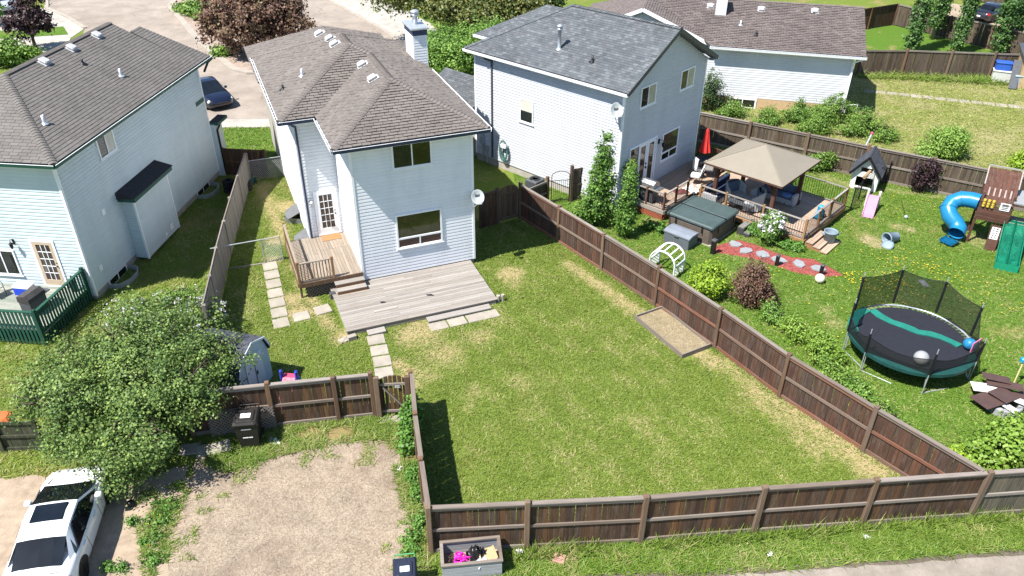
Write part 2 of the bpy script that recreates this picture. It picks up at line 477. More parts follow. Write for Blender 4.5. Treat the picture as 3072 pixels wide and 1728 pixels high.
# fence lines, surveyed post by post
RIGHT_POSTS = [(.35, 34.33), (2.11, 31.98), (3.93, 29.49), (5.86, 26.76), (7.73, 23.93), (9.40, 21.16), (11.35, 18.51), (13.42, 15.86)]
FRONT_POSTS = [(-2.20, 14.44), (.46, 14.62), (3.68, 14.85), (6.98, 15.21), (10.2, 15.52), (13.50, 15.84), (16.8, 16.15), (20.1, 16.5)]
GATE_POSTS = [(-10.4, 19.02), (-7.83, 19.45), (-5.78, 19.80), (-4.60, 20.0)]
CORNER = (-3.28, 20.13)
LEFT_POSTS = [(-11.45, 24.1), (-11.85, 26.1), (-12.30, 28.3), (-12.72, 30.6), (-13.10, 32.9), (-13.50, 35.3), (-13.90, 38.0)]
BACK_POSTS = [(10.85, 44.25), (13.5, 42.65), (16.25, 40.95), (18.95, 39.3), (21.7, 37.7), (24.45, 36.05), (27.3, 34.4), (30.1, 32.7)]

YARD = [FRONT_POSTS[0], FRONT_POSTS[5]] + RIGHT_POSTS[::-1] + [(-1.4, 33.5), (-6, 42), (-14.2, 39)] + LEFT_POSTS[::-1] + [(-10.6, 19.0), CORNER]
RYARD = [FRONT_POSTS[5], (30, 17.5), (38, 28), (30.1, 32.7)] + BACK_POSTS[::-1] + [(5, 44), (0, 40)] + RIGHT_POSTS
LOT = [(10.85, 44.3), (24.45, 36.1), (45, 24), (60, 40), (44, 56), (24, 58.0), (20, 62), (8, 56)]

yard_wear = [spot(1250, 1000, 1.3, .75), spot(1330, 1060, 1.2, .6), spot(1240, 1130, 1.1, .6), spot(1440, 1010, .9, .55), spot(1531, 821, .75, .95), spot(1540, 850, .6, .6),
             spot(1420, 1180, .7, .5), spot(1560, 1140, .6, .5), spot(1400, 1230, .5, .45), spot(1930, 1270, .8, .4), spot(1500, 960, .6, .5),
             strip(2380, 1200, 2620, 1400, .95, .8), strip(1700, 790, 1960, 960, .42, .75), strip(1960, 960, 2140, 1090, .5, .8), strip(2150, 1080, 2500, 1330, .5, .6),
             strip(2250, 1180, 2460, 1370, .5, .55), strip(1780, 860, 1900, 960, .25, .5),
             spot(870, 900, .7, .95), spot(900, 940, .8, .9), spot(920, 850, .6, .95), spot(890, 800, .5, .8), spot(1030, 1010, .6, .8),
             spot(860, 620, .9, .95), spot(800, 560, .7, .7), spot(830, 720, .8, .8), spot(820, 780, .6, .7), spot(850, 680, .6, .6), strip(780, 560, 850, 700, .5, .7), strip(990, 980, 930, 890, .4, .7), spot(1200, 1090, .5, .6),
             strip(1180, 1090, 1230, 1110, .3, .8), spot(2000, 1360, .7, .3), spot(2120, 1290, .7, .35), spot(1590, 1240, .6, .35), spot(1650, 1330, .9, .25)]
ry_wear = [spot(2610, 719, .75, .85), spot(2630, 735, .5, .9), spot(2690, 680, .55, .7), spot(2730, 690, .5, .8), spot(2510, 970, .7, .55), spot(2480, 930, .6, .55), spot(2420, 900, .6, .4),
           spot(3040, 1210, .6, .9), spot(3055, 1010, .5, .5), spot(2880, 890, .4, .5), spot(2240, 790, .7, .45), spot(2300, 830, .6, .4), spot(2080, 690, .5, .6), spot(1960, 660, .6, .6), spot(2930, 720, 1.2, .6), spot(3000, 740, 1.0, .7),
           strip(2620, 565, 2900, 600, .35, .6), strip(2440, 520, 2560, 560, .5, .55), spot(2480, 540, .8, .5), spot(1900, 600, .6, .6), spot(1980, 620, .6, .7)]

_rw = random.Random(17)
yard_wear = [(*w_[:-1], min(1.15, w_[-1] * 1.2)) for w_ in yard_wear] + [(_rw.uniform(-3, 10), _rw.uniform(15.5, 29), _rw.uniform(.12, .35), _rw.uniform(.35, .6)) for _ in range(30)]
sheet('ground', [(-400, -60), (400, -60), (400, 700), (-400, 700)], -.012, grassmat('field_grass', G_LAWN, (.26, .20, .09), .5))
sheet('lawn', YARD, .0, m_lawn, yard_wear)
sheet('lawn', RYARD, .0, m_lush, ry_wear)
sheet('lawn', LOT, -.006, m_lot, [strip(2560, 240, 3072, 280, .9, .4), spot(2880, 240, .8, .9), spot(2760, 245, .7, .8), spot(2830, 250, .7, .8), spot(2650, 250, .8, .7), spot(2980, 420, 3.5, .5), spot(2850, 380, 2.5, .4), spot(2720, 440, 2.0, .5)], step=1.0)

# ---- hard surfaces
def aggregate(name, tones, scale, patch, pscale=.35, rough=.95, bump=.5, crack=0):
    k = NT(name)
    gp = k.new('ShaderNodeNewGeometry').outputs['Position']
    c = k.new('ShaderNodeTexVoronoi'); c.inputs['Scale'].default_value = scale; k.l(gp, c.inputs['Vector'])
    bw = k.new('ShaderNodeRGBToBW'); k.l(c.outputs['Color'], bw.inputs[0])
    base = k.ramp(bw.outputs[0], [(i / (len(tones) - 1), t) for i, t in enumerate(tones)])
    b = k.noise(gp, pscale, 6, .62, .5)
    col = k.mix(k.math('MULTIPLY', k.ramp(b, [(.48, 0.0), (.66, 1.0)]), .75), base, patch)
    b2 = k.noise(gp, pscale * 5, 5, .7)
    col = k.mix(1.0, col, k.ramp(b2, [(.3, .78), (.7, 1.18)]), 'MULTIPLY')
    if crack:
        wv = k.new('ShaderNodeVectorMath', operation='ADD'); nz = k.new('ShaderNodeTexNoise'); nz.inputs['Scale'].default_value = 1.2; nz.inputs['Detail'].default_value = 4; k.l(gp, nz.inputs['Vector'])
        k.l(gp, wv.inputs[0]); k.l(nz.outputs['Color'], wv.inputs[1])
        e = k.voro(wv.outputs[0], crack, 'DISTANCE_TO_EDGE')
        ln = k.math('MULTIPLY', k.ramp(e, [(.0, 1.0), (.012, 0.0)]), k.ramp(k.noise(gp, .3, 3), [(.45, 0.0), (.6, .6)]))
        col = k.mix(ln, col, tuple(x * .45 for x in patch))
    k.bump(c.outputs['Distance'], bump, .02)
    return k.out(col, rough, .15)
m_gravel = aggregate('gravel', [(.145, .108, .078), (.24, .19, .138), (.31, .255, .19), (.195, .153, .112), (.38, .325, .255)], 22, (.135, .092, .068), .30)
m_dirt = aggregate('packed_dirt', [(.295, .228, .165), (.335, .265, .198), (.315, .248, .182), (.36, .29, .218)], 40, (.25, .19, .138), .6, bump=.3)
m_bedd = aggregate('dark_soil', [(.09, .075, .058), (.13, .108, .085), (.16, .135, .11)], 22, (.10, .085, .06), .8, bump=.6)
m_alley = aggregate('alley_asphalt', [(.22, .192, .16), (.255, .225, .19), (.28, .25, .215)], 45, (.215, .188, .158), .4, bump=.2)
m_road = aggregate('street_asphalt', [(.265, .225, .19), (.28, .24, .202), (.30, .258, .216)], 25, (.235, .198, .165), .12, bump=.05, crack=.16)
m_walk = aggregate('pavement_concrete', [(.345, .322, .287), (.36, .34, .302), (.38, .358, .32)], 25, (.32, .298, .262), .25, bump=.05)
m_kerb = plain('kerb_concrete', (.325, .29, .248), .9, .15, 1.5, .15, bump=.2)
m_mulch = aggregate('red_mulch', [(.10, .022, .022), (.22, .055, .05), (.30, .085, .075), (.16, .035, .032)], 16, (.25, .07, .06), .9, bump=1.0)
m_bed = aggregate('bed_gravel', [(.20, .155, .125), (.30, .235, .19), (.36, .29, .24), (.25, .19, .155)], 9, (.22, .17, .13), .3, bump=.6)

def ragged(poly, step=.3, amp=.16, seed=3):
    rr_ = random.Random(seed); out = []
    for i in range(len(poly)):
        a = Vector((*poly[i], 0)); b = Vector((*poly[(i + 1) % len(poly)], 0)); k_ = max(1, int((b - a).length / step)); n_ = (b - a).normalized(); n_ = Vector((-n_.y, n_.x, 0))
        for j in range(k_): q = a.lerp(b, j / k_) + n_ * rr_.uniform(-amp, amp); out.append((q.x, q.y))
    return out
GRAVEL = ragged([tuple(W(*p)[:2]) for p in ((570, 1400), (640, 1330), (760, 1320), (880, 1330), (1000, 1315), (1090, 1320), (1180, 1330), (1215, 1420), (1235, 1560), (1240, 1760), (1235, 1900), (560, 1900), (520, 1728), (535, 1600), (560, 1500))])
sheet('gravel_pad', GRAVEL, .011, m_gravel)
DIRT = ragged([tuple(W(*p)[:2]) for p in ((-200, 1440), (60, 1430), (250, 1440), (400, 1440), (480, 1420), (560, 1400), (575, 1500), (560, 1600), (540, 1728), (560, 1900), (-300, 1900))], .35, .12, 5)
sheet('dirt_driveway', DIRT, .006, m_dirt)
ALLEY = ragged([tuple(W(*p)[:2]) for p in ((1700, 1745), (1900, 1731), (2150, 1728), (2330, 1716), (2480, 1707), (2640, 1695), (2800, 1684), (3072, 1662), (3600, 1625), (3600, 2100), (1500, 2100))], .35, .05, 7)
sheet('alley', ALLEY, .004, m_alley)
sheet('alley_edge', ragged([(x, y + .22) for x, y in ALLEY], .3, .08, 9), .0015, m_bedd)

ROAD = [tuple(W(*p)[:2]) for p in ((625, 357), (830, 357), (1250, 165), (1150, 90), (1040, 30), (930, -30), (820, -90), (90, -90), (140, -5), (140, 24), (255, 85), (215, 190), (330, 300))]
sheet('street', ROAD, .002, m_road)
WALK = [tuple(W(*p)[:2]) for p in ((628, 359), (840, 358), (840, 383), (632, 384))]
sheet('pavement', WALK, .03, m_walk)
WALK2 = [tuple(W(*p)[:2]) for p in ((930, -30), (1110, -20), (1290, 70), (1330, 110), (1262, 168), (1150, 90), (1040, 30))]
sheet('pavement', WALK2, .03, m_walk)
DRV = [tuple(W(*p)[:2]) for p in ((-60, 30), (140, 24), (255, 85), (215, 112), (-60, 122))]
sheet('concrete_driveway', DRV, .01, m_walk)
WALK3 = [tuple(W(*p)[:2]) for p in ((-60, 122), (215, 104), (200, 150), (-60, 180))]
sheet('pavement', WALK3, .014, m_walk)
sheet('lawn', [tuple(W(*p)[:2]) for p in ((-60, 98), (190, 80), (205, 104), (-60, 121))], .03, m_lush)
sheet('concrete_driveway', [tuple(W(*p)[:2]) for p in ((1010, -10), (1060, -30), (1200, -10), (1110, 22))], .034, m_walk)
sheet('lawn', [tuple(W(*p)[:2]) for p in ((640, 384), (850, 383), (850, 480), (650, 480))], .004, m_lush)
sheet('lawn', [tuple(W(*p)[:2]) for p in ((1110, 22), (1330, -40), (1330, 60), (1240, 82))], .02, m_lush)
sheet('footpath', [tuple(W(*p)[:2]) for p in ((1140, 28), (1220, 14), (1225, 19), (1150, 34))], .05, m_walk)
sheet('lawn', [tuple(W(*p)[:2]) for p in ((2580, 70), (2700, 74), (3000, 160), (3000, 170), (2590, 160))], .0, m_lush)
sheet('parking_dirt', [tuple(W(*p)[:2]) for p in ((2820, 5), (3072, 40), (3200, 100), (3200, 160), (2850, 70))], .004, m_dirt)
# concrete footpath across the vacant lot, slab by slab
# kerbed planting island in the cul-de-sac
ISL = [tuple(W(*p)[:2]) for p in ((540, -20), (515, 3), (501, 22), (583, 123), (650, 180), (690, 212), (740, 224), (790, 224), (850, 190), (910, 120), (905, 40), (880, -20))]
ISL = [Vector((x, y, 0)) for x, y in ISL]
def offset_poly(P_, d):
    n = len(P_); out = []
    A = sum(P_[i].x * P_[(i + 1) % n].y - P_[(i + 1) % n].x * P_[i].y for i in range(n)); sgn = 1 if A > 0 else -1
    for i in range(n):
        a, b, c = P_[i - 1], P_[i], P_[(i + 1) % n]
        e1 = (b - a).normalized(); e2 = (c - b).normalized()
        n1 = Vector((-e1.y, e1.x, 0)) * sgn; n2 = Vector((-e2.y, e2.x, 0)) * sgn
        m = (n1 + n2).normalized(); k_ = max(.4, m.dot(n1))
        out.append(b + m * (d / k_))
    return out
isl_in = offset_poly(ISL, .55)
kb = MB(); n = len(ISL); kz = .16
for i in range(n):
    j = (i + 1) % n
    a, b, c, d = ISL[i], ISL[j], isl_in[j], isl_in[i]
    up = Vector((0, 0, kz))
    kb.add([a, b, b + up, a + up], [(0, 1, 2, 3)]); kb.add([a + up, b + up, c + up, d + up], [(0, 1, 2, 3)])
o = kb.build('kerb', m_kerb); o['kind'] = 'structure'
sheet('planting_bed', [tuple(p[:2]) for p in isl_in], kz - .03, m_bed)
kb = MB()
kp = [W(x, y) for x, y in ((930, -30), (1040, 30), (1150, 90), (1250, 165))]
for a, b in zip(kp, kp[1:]): kb.bar(a + Vector((0, 0, .05)), b + Vector((0, 0, .05)), .35, .1)
o = kb.build('kerb', m_kerb); o['kind'] = 'structure'
kp = [W(x, y) for x, y in ((140, -5), (140, 24), (200, 50), (255, 85))]
kb = MB()
for a, b in zip(kp, kp[1:]): kb.bar(a + Vector((0, 0, .03)), b + Vector((0, 0, .03)), .35, .09)
o = kb.build('kerb', m_kerb); o['kind'] = 'structure'
MULCH = [(9.55, 31.81), (9.15, 31.1), (10.2, 30.8), (10.9, 30.55), (11.8, 29.85), (12.4, 29.4), (13.4, 29.05), (14.5, 29.2), (14.0, 30.0), (13.55, 30.6), (12.6, 30.75), (11.9, 31.25), (11.3, 31.85), (10.6, 32.3)]
sheet('mulch_path', MULCH, .01, m_mulch)
# ------------------------------------------------------------------ house building kit
def frame_matrix(o, d, n):
    """x along the wall, y outwards, z up"""
    d = Vector(d); n = Vector(n)
    return Matrix(((d.x, n.x, 0, o[0]), (d.y, n.y, 0, o[1]), (0, 0, 1, o[2] if len(o) > 2 else 0), (0, 0, 0, 1)))

def board_mesh(L, e, lap=.034):
    m = MB()
    m.add([(0, -.01, 0), (L, -.01, 0), (L, lap, 0), (0, lap, 0), (0, -.01, e + .004), (L, -.01, e + .004), (L, .0, e + .004), (0, .0, e + .004), (L, lap * .86, e * .6), (0, lap * .86, e * .6)],
          [(0, 1, 2, 3)[::-1], (3, 2, 8, 9)[::-1], (9, 8, 6, 7)[::-1], (0, 3, 9, 7, 4)[::-1], (1, 5, 6, 8, 2)[::-1]])
    return m
def siding_wall(house, o, d, n, L, z0, z1, mat, e=.15, top=None, name='wall', boards=True, trim=(1, 1)):
    """clapboard wall: a backing sheet that carries one board for every course; top(s) cuts a gable"""
    F = frame_matrix(o, d, n)
    b = MB()
    if top is None: b.box(0, L, -.12, -.004, z0, z1)
    else:
        pts = [(0, z0), (L, z0)] + top
        b.prism([(s, -.004, z) for s, z in pts], (0, -.1, 0))
    wall = b.build(name, mat, house, mat=F) if False else link(name, b.mesh(name, mat), house, mat=F)
    if boards:
        k = int(math.floor((z1 - z0) / e)); me = None
        ztop = max([z for s, z in top]) if top else z1
        k = int(math.floor((ztop - z0) / e + .3))
        for i in range(k):
            za = z0 + i * e
            s0, s1 = 0.0, L
            if top:
                zc = za + e * .8
                seg = [(0, z0)] + top[::-1] + [(L, z0)]
                xs = []
                for (a, za_), (c, zc_) in zip(seg, seg[1:]):
                    if (za_ - zc) * (zc_ - zc) < 0: xs.append(a + (c - a) * (zc - za_) / (zc_ - za_))
                if len(xs) >= 2: s0, s1 = min(xs), max(xs)
            if s1 - s0 < .05: continue
            if s0 == 0 and s1 == L:
                if me is None: me = board_mesh(L, e).mesh('siding_board', mat)
                link('siding_board', me, wall, mat=Matrix.Translation((0, 0, za)))
            else:
                link('siding_board', board_mesh(s1 - s0, e).mesh('siding_board', mat), wall, mat=Matrix.Translation((s0, 0, za)))
    tz = z1 if top is None else None
    for q, s in zip(trim, (0, L)):
        if q:
            zt = z1 if top is None else [z for a, z in top if abs(a - s) < 1e-6][0]
            t = MB(); t.box(s - .05 if s == 0 else s - .045, s + .045 if s == 0 else s + .05, -.05, .042, z0 - .01, zt)
            link('corner_trim', t.mesh('corner_trim', m_trim), wall)
    return wall, F

def window(house, F, s0, s1, z0, z1, split='v', name='window', fw=.07, glass=None, frame=None, low=None):
    """framed window with its panes; split: v two side by side, t top light over two, none"""
    glass = glass or m_glass; frame = frame or m_trim
    if not isinstance(glass, (list, tuple)): glass = [glass] * 4
    f = MB(); y0, y1 = .004, .075
    f.box(s0, s1, y0, y1, z0, z0 + fw); f.box(s0, s1, y0, y1, z1 - fw, z1)
    f.box(s0, s0 + fw, y0, y1 - .002, z0 + fw, z1 - fw); f.box(s1 - fw, s1, y0, y1 - .002, z0 + fw, z1 - fw)
    f.box(s0 - .05, s1 + .05, y0, y1 + .02, z0 - .035, z0 - .001)
    a, b, c, d = s0 + fw, s1 - fw, z0 + fw, z1 - fw; mw = .05
    panes = []
    if split == 'v':
        m = (a + b) / 2; f.box(m - mw / 2, m + mw / 2, y0, y1 - .006, c, d); panes = [(a, m - mw / 2, c, d), (m + mw / 2, b, c, d)]
    elif split == 't':
        zm = c + (d - c) * .27; m = (a + b) / 2
        f.box(a, b, y0, y1 - .004, zm - .04, zm + .04); f.box(m - mw / 2, m + mw / 2, y0, y1 - .006, c, zm - .04)
        panes = [(a, b, zm + .04, d), (a, m - mw / 2, c, zm - .04), (m + mw / 2, b, c, zm - .04)]
    else: panes = [(a, b, c, d)]
    w = link(name, f.mesh(name, frame), house, mat=F)
    for i, (p, q, r_, t) in enumerate(panes):
        g = MB(); g.box(p, q, .006, .045, r_, t); link('pane', g.mesh('pane', glass[i % len(glass)]), w)
    return w

def clip(poly, a, b, c):
    """keep a*x+b*y+c >= 0"""
    out = []
    for i in range(len(poly)):
        p, q = poly[i], poly[(i + 1) % len(poly)]
        dp = a * p[0] + b * p[1] + c; dq = a * q[0] + b * q[1] + c
        if dp >= 0: out.append(p)
        if dp * dq < 0:
            t = dp / (dp - dq); out.append((p[0] + (q[0] - p[0]) * t, p[1] + (q[1] - p[1]) * t))
    return out

class Roof:
    """shingled roof: a felt-covered deck; the tabs nearest the viewer are pieces, the rest one mass"""
    def __init__(s, house, mat, expo=.145, tab=.33, thick=.016, budget=300, curl=.5, name='roof', gap=.009):
        s.gap = gap
        s.h = house; s.mat = mat; s.e = expo; s.t = tab; s.th = thick; s.budget = budget; s.curl = curl
        s.deck = MB(); s.cand = []; s.rest = MB(); s.name = name; s.caps = []
    def face(s, poly, eave=None):
        """poly: local 3d points (convex), first edge along the eave"""
        P_ = [Vector(p) for p in poly]
        x = (P_[1] - P_[0]).normalized() if eave is None else Vector(eave)
        nrm = Vector((0, 0, 0))
        for i in range(len(P_)): nrm += (P_[i] - P_[0]).cross(P_[(i + 1) % len(P_)] - P_[0])
        nrm.normalize()
        if nrm.z < 0: nrm = -nrm
        y = nrm.cross(x)
        if y.z < 0: y = -y
        if x.cross(y).z < 0: x = -x
        O = P_[0]
        q2 = [((p - O).dot(x), (p - O).dot(y)) for p in P_]
        A = sum(q2[i][0] * q2[(i + 1) % len(q2)][1] - q2[(i + 1) % len(q2)][0] * q2[i][1] for i in range(len(q2)))
        if A < 0: q2 = q2[::-1]
        s.deck.prism([O + x * a + y * b - nrm * .012 for a, b in q2], -nrm * .05)
        M = Matrix(((x.x, y.x, nrm.x, O.x), (x.y, y.y, nrm.y, O.y), (x.z, y.z, nrm.z, O.z), (0, 0, 0, 1)))
        xs = [a for a, b in q2]; ys = [b for a, b in q2]
        rr = random.Random(int(abs(O.x * 100 + O.y * 10)) + len(s.cand))
        r_ = 0; yb = min(ys) - .02
        while yb < max(ys):
            off = (r_ % 2) * s.t * .5 + rr.uniform(-.02, .02) + (r_ % 3) * .03
            xb = min(xs) - s.t + off
            while xb < max(xs):
                gp = s.gap; rect = [(xb + gp, yb), (xb + s.t - gp, yb), (xb + s.t - gp, yb + s.e + .01), (xb + gp, yb + s.e + .01)]
                pl = rect; full = True
                for i in range(len(q2)):
                    (ax, ay), (bx_, by_) = q2[i], q2[(i + 1) % len(q2)]
                    a_, b_ = -(by_ - ay), (bx_ - ax); c_ = -(a_ * ax + b_ * ay)
                    L_ = math.hypot(a_, b_)
                    n0 = len(pl)
                    if all(a_ * p[0] + b_ * p[1] + c_ >= -.022 * L_ for p in pl): continue
                    pl = clip(pl, a_, b_, c_); full = False
                    if len(pl) < 3: break
                if len(pl) >= 3:
                    cl = rr.random()
                    s.cand.append((M, pl, xb, yb, full, cl))
                xb += s.t
            yb += s.e; r_ += 1
    def tabmesh(s, pl, xb, yb, cl):
        m = MB(); n = len(pl); lift = s.th * (1 + s.curl * (cl - .3)); tv = []
        for a, b in pl:
            t = (b - yb) / s.e
            side = ((a - xb) / s.t - .5) * (cl - .5) * .02 * s.curl
            tv.append((a, b, .003 + lift * (1 - t) + side * (1 - t)))
        bv = [(a, b, -.012) for a, b in pl]
        m.add(tv + bv, [tuple(range(n))] + [(i, n + i, n + (i + 1) % n, (i + 1) % n) for i in range(n)])
        return m
    def finish(s, smooth=False):
        root = link(s.name, s.deck.mesh(s.name, m_deckunder), s.h)
        hw = s.h.matrix_basis
        cp = Vector((0, 0, CAM_H))
        def key(c):
            M, pl, xb, yb, full, cl = c
            p = hw @ (M @ Vector((xb, yb, 0))); v = cp - p
            nz = (hw.to_3x3() @ M.to_3x3() @ Vector((0, 0, 1)))
            return v.normalized().dot(nz) / v.length_squared
        idx = sorted([i for i, c in enumerate(s.cand) if c[4]], key=lambda i: -key(s.cand[i]))[:s.budget]
        chosen = set(idx); cache = {}
        for i, (M, pl, xb, yb, full, cl) in enumerate(s.cand):
            if i in chosen:
                kq = int(cl * 6)
                if kq not in cache:
                    cache[kq] = s.tabmesh([(s.gap, 0), (s.t - s.gap, 0), (s.t - s.gap, s.e + .01), (s.gap, s.e + .01)], 0, 0, (kq + .5) / 6).mesh('shingle', s.mat)
                link('shingle', cache[kq], root, mat=M @ Matrix.Translation((xb, yb, 0)))
            else:
                t = s.tabmesh(pl, xb, yb, cl)
                s.rest.add([M @ Vector(p) for p in t.v], t.f)
        if s.rest.f:
            o = link('shingle_field', s.rest.mesh('shingle_field', s.mat), root); o['kind'] = 'stuff'
        for a, b in s.caps: s._cap(root, Vector(a), Vector(b))
        return root
    def _cap(s, root, a, b):
        d = (b - a); L = d.length; d.normalize(); k = max(1, int(L / (s.e * 1.0))); st = L / k
        side = d.cross(Vector((0, 0, 1))).normalized(); up = side.cross(d).normalized()
        if not hasattr(s, 'capme'):
            m = MB(); w = .15; dr = .052
            v = []
            for y_, z_ in ((0, .032), (st + .03, .006)):
                v += [(-w, y_, z_ - dr), (-w * .4, y_, z_ - .008), (0, y_, z_ + .004), (w * .4, y_, z_ - .008), (w, y_, z_ - dr)]
            v += [(-w, 0, -.03 - dr), (w, 0, -.03 - dr)]
            m.add(v, [(i, i + 1, i + 6, i + 5) for i in range(4)] + [(10, 11, 4, 3, 2, 1, 0)])
            s.capme = m.mesh('cap_shingle', s.mat)
        for i in range(k):
            p = a + d * (st * i) + up * .02
            M = Matrix(((side.x, d.x, up.x, p.x), (side.y, d.y, up.y, p.y), (side.z, d.z, up.z, p.z), (0, 0, 0, 1)))
            link('cap_shingle', s.capme, root, mat=M)

def gutter(house, a, b, out, mat=None, lip=None, name='gutter', z=0.0, hang=0):
    """trough under an eave edge from a to b; out: outward direction"""
    a = Vector(a); b = Vector(b); d = (b - a); L = d.length; d.normalize(); out = Vector(out)
    M = Matrix(((d.x, out.x, 0, a.x), (d.y, out.y, 0, a.y), (0, 0, 1, a.z), (0, 0, 0, 1)))
    g = MB()
    pr = [(-.02, -.02), (-.02, -.17), (.10, -.17), (.125, -.03), (.112, -.03), (.092, -.155), (-.008, -.155), (-.008, -.02)]
    g.prism([(0, p[0], p[1] + z) for p in pr], (L, 0, 0))
    o = link(name, g.mesh(name, mat or m_navy), house, mat=M)
    l_ = MB(); l_.box(0, L, .108, .131, -.034 + z, -.020 + z)
    if hang:
        for i in range(int(L / hang)):
            l_.box(.3 + i * hang, .335 + i * hang, -.015, .11, -.034 + z, -.022 + z)
    link('gutter_lip', l_.mesh('gutter_lip', lip or m_trim), o)
    return o
def fascia(house, pts, h=.17, mat=None, z=-.03, name='fascia'):
    m = MB(); pts = [Vector(p) for p in pts]
    for a, b in zip(pts, pts[1:]): m.bar(a + Vector((0, 0, z - h / 2)), b + Vector((0, 0, z - h / 2)), .03, h)
    return link(name, m.mesh(name, mat or m_navy), house)
def downspout(house, pts, mat, r=.04):
    m = MB()
    for a, b in zip(pts, pts[1:]): m.bar(a, b, r * 2, r * 2)
    return link('downspout', m.mesh('downspout', mat), house)
def box_vent(roof, p, slope_dir, sl, rz=0):
    """low square roof vent on its flange; slope_dir: horizontal direction of steepest climb"""
    sd = Vector((*slope_dir, 0)).normalized(); y = (sd + Vector((0, 0, sl))).normalized(); x = Vector((sd.y, -sd.x, 0)); n = x.cross(y)
    M = Matrix(((x.x, y.x, n.x, p[0]), (x.y, y.y, n.y, p[1]), (x.z, y.z, n.z, p[2]), (0, 0, 0, 1)))
    m = MB(); m.box(-.23, .23, -.26, .26, .02, .032); m.bbox(-.14, .14, -.17, .12, .03, .09, .02); m.bbox(-.18, .18, -.22, .16, .09, .17, .045)
    return link('roof_vent', m.mesh('roof_vent', m_ventwhite), roof, mat=M)
def pipe_vent(roof, p, sl=0, h=.35, r=.06, mat=None, cone=True, capped=False):
    m = MB(); mm = mat or m_galv
    prof = [(.17, .0), (.15, .02), (r + .03, .06), (r, .10), (r, h)]
    if not cone: prof = [(r, -.08), (r, h)]
    if capped: prof += [(r * 1.5, h), (r * 1.6, h + .03), (r * 1.6, h + .07), (r * 1.1, h + .08), (r * 1.1, h + .12), (r * 1.7, h + .12), (r * 1.7, h + .2), (r * .9, h + .25), (.001, h + .26)]
    else: prof += [(r * .7, h), (r * .7, h - .1), (.001, h - .1)]
    m.lathe(prof, (0, 0, -.02), 14)
    return link('vent_pipe', m.mesh('vent_pipe', mm, True), roof, mat=Matrix.Translation(p))

# ------------------------------------------------------------------ main house: white two-storey with brown hipped roof
HA = thing('house', 'white two-storey house with brown hipped shingle roof, in the middle', 'house', (-6.28, 28.16, 0), R(22))
SL = .454; EZ = 6.45
zA = lambda t: EZ + SL * t
m = MB()
m.box(.02, 4.94, .02, 4, 0, 6.25); m.box(-1.53, 4.94, 3.67, 12, 0, 6.25); m.box(-1.53, 4.9, 11.5, 17.3, 0, 5.4)
m.build('house_core', m_found, HA)
wr, F_rear = siding_wall(HA, (0, 0), (1, 0), (0, -1), 4.96, .28, 6.30, m_sid_white, name='rear_wall')
ws, F_side = siding_wall(HA, (0, 3.65), (0, -1), (-1, 0), 3.65, .28, 6.30, m_sid_white, name='side_wall', trim=(0, 1))
wd, F_door = siding_wall(HA, (-1.55, 3.65), (1, 0), (0, -1), 1.55, .28, 6.30, m_sid_white, name='entry_wall', trim=(1, 0))
wl, F_left = siding_wall(HA, (-1.55, 12), (0, -1), (-1, 0), 8.35, .28, 6.30, m_sid_white, name='side_wall', trim=(1, 1))
wq, F_rgt = siding_wall(HA, (4.96, 0), (0, 1), (1, 0), 12, .28, 6.30, m_sid_white, name='side_wall', trim=(1, 1), boards=False)
rf = Roof(HA, m_sh_brown, .155, .36, .03, 300, .9, gap=.011)
a0, b0, c0, i0 = (-.66, -.45), (5.54, -.45), (2.44, 2.65), (-.66, 3.2)
P3 = lambda p, t: (p[0], p[1], zA(t))
Aq = P3(c0, 3.1); Vq = (2.44, 6.3, zA(3.1)); Bq = (1.7, 7.04, zA(3.84)); Cq = (1.7, 8.66, zA(3.84))
rf.face([P3(a0, 0), P3(b0, 0), Aq])
rf.face([P3(i0, 0), P3(a0, 0), Aq, Vq])
rf.face([(-2.14, 3.2, EZ), P3(i0, 0), Vq, Bq])
rf.face([P3(b0, 0), (5.54, 6.3, EZ), Vq, Aq])
rf.face([(5.54, 6.3, EZ), (5.54, 12.5, EZ), Cq, Bq, Vq])
rf.face([(-2.14, 12.5, EZ), (-2.14, 3.2, EZ), Bq, Cq])
rf.face([(5.54, 12.5, EZ), (-2.14, 12.5, EZ), Cq])
e2 = 5.45
rf.face([(-2.14, 18.0, e2), (-2.14, 11.5, e2), (1.7, 11.6, e2 + SL * 3.84), (1.7, 14.2, e2 + SL * 3.84)])
rf.face([(5.54, 11.5, e2), (5.54, 18.0, e2), (1.7, 14.2, e2 + SL * 3.84), (1.7, 11.6, e2 + SL * 3.84)])
rf.caps = [(P3(a0, 0), Aq), (P3(b0, 0), Aq), (Aq, Vq), (Vq, Bq), ((-2.14, 3.2, EZ), Bq), (Bq, Cq), ((-2.14, 12.5, EZ), Cq), ((5.54, 12.5, EZ), Cq)]
roofA = rf.finish()
for p in ((.96, 10.2), (1.2, 8.8), (1.22, 7.8)): box_vent(roofA, (p[0], p[1], zA(p[0] + 2.14)), (1, 0), SL)
for p in ((1.93, 5.5), (1.93, 3.5)): box_vent(roofA, (p[0], p[1], zA(p[0] + .66)), (1, 0), SL)
pipe_vent(roofA, (-.58, 6.45, zA(1.56)), h=.32)
pipe_vent(roofA, (-1.5, 6.2, zA(.64)), h=.22, r=.05, mat=m_black)
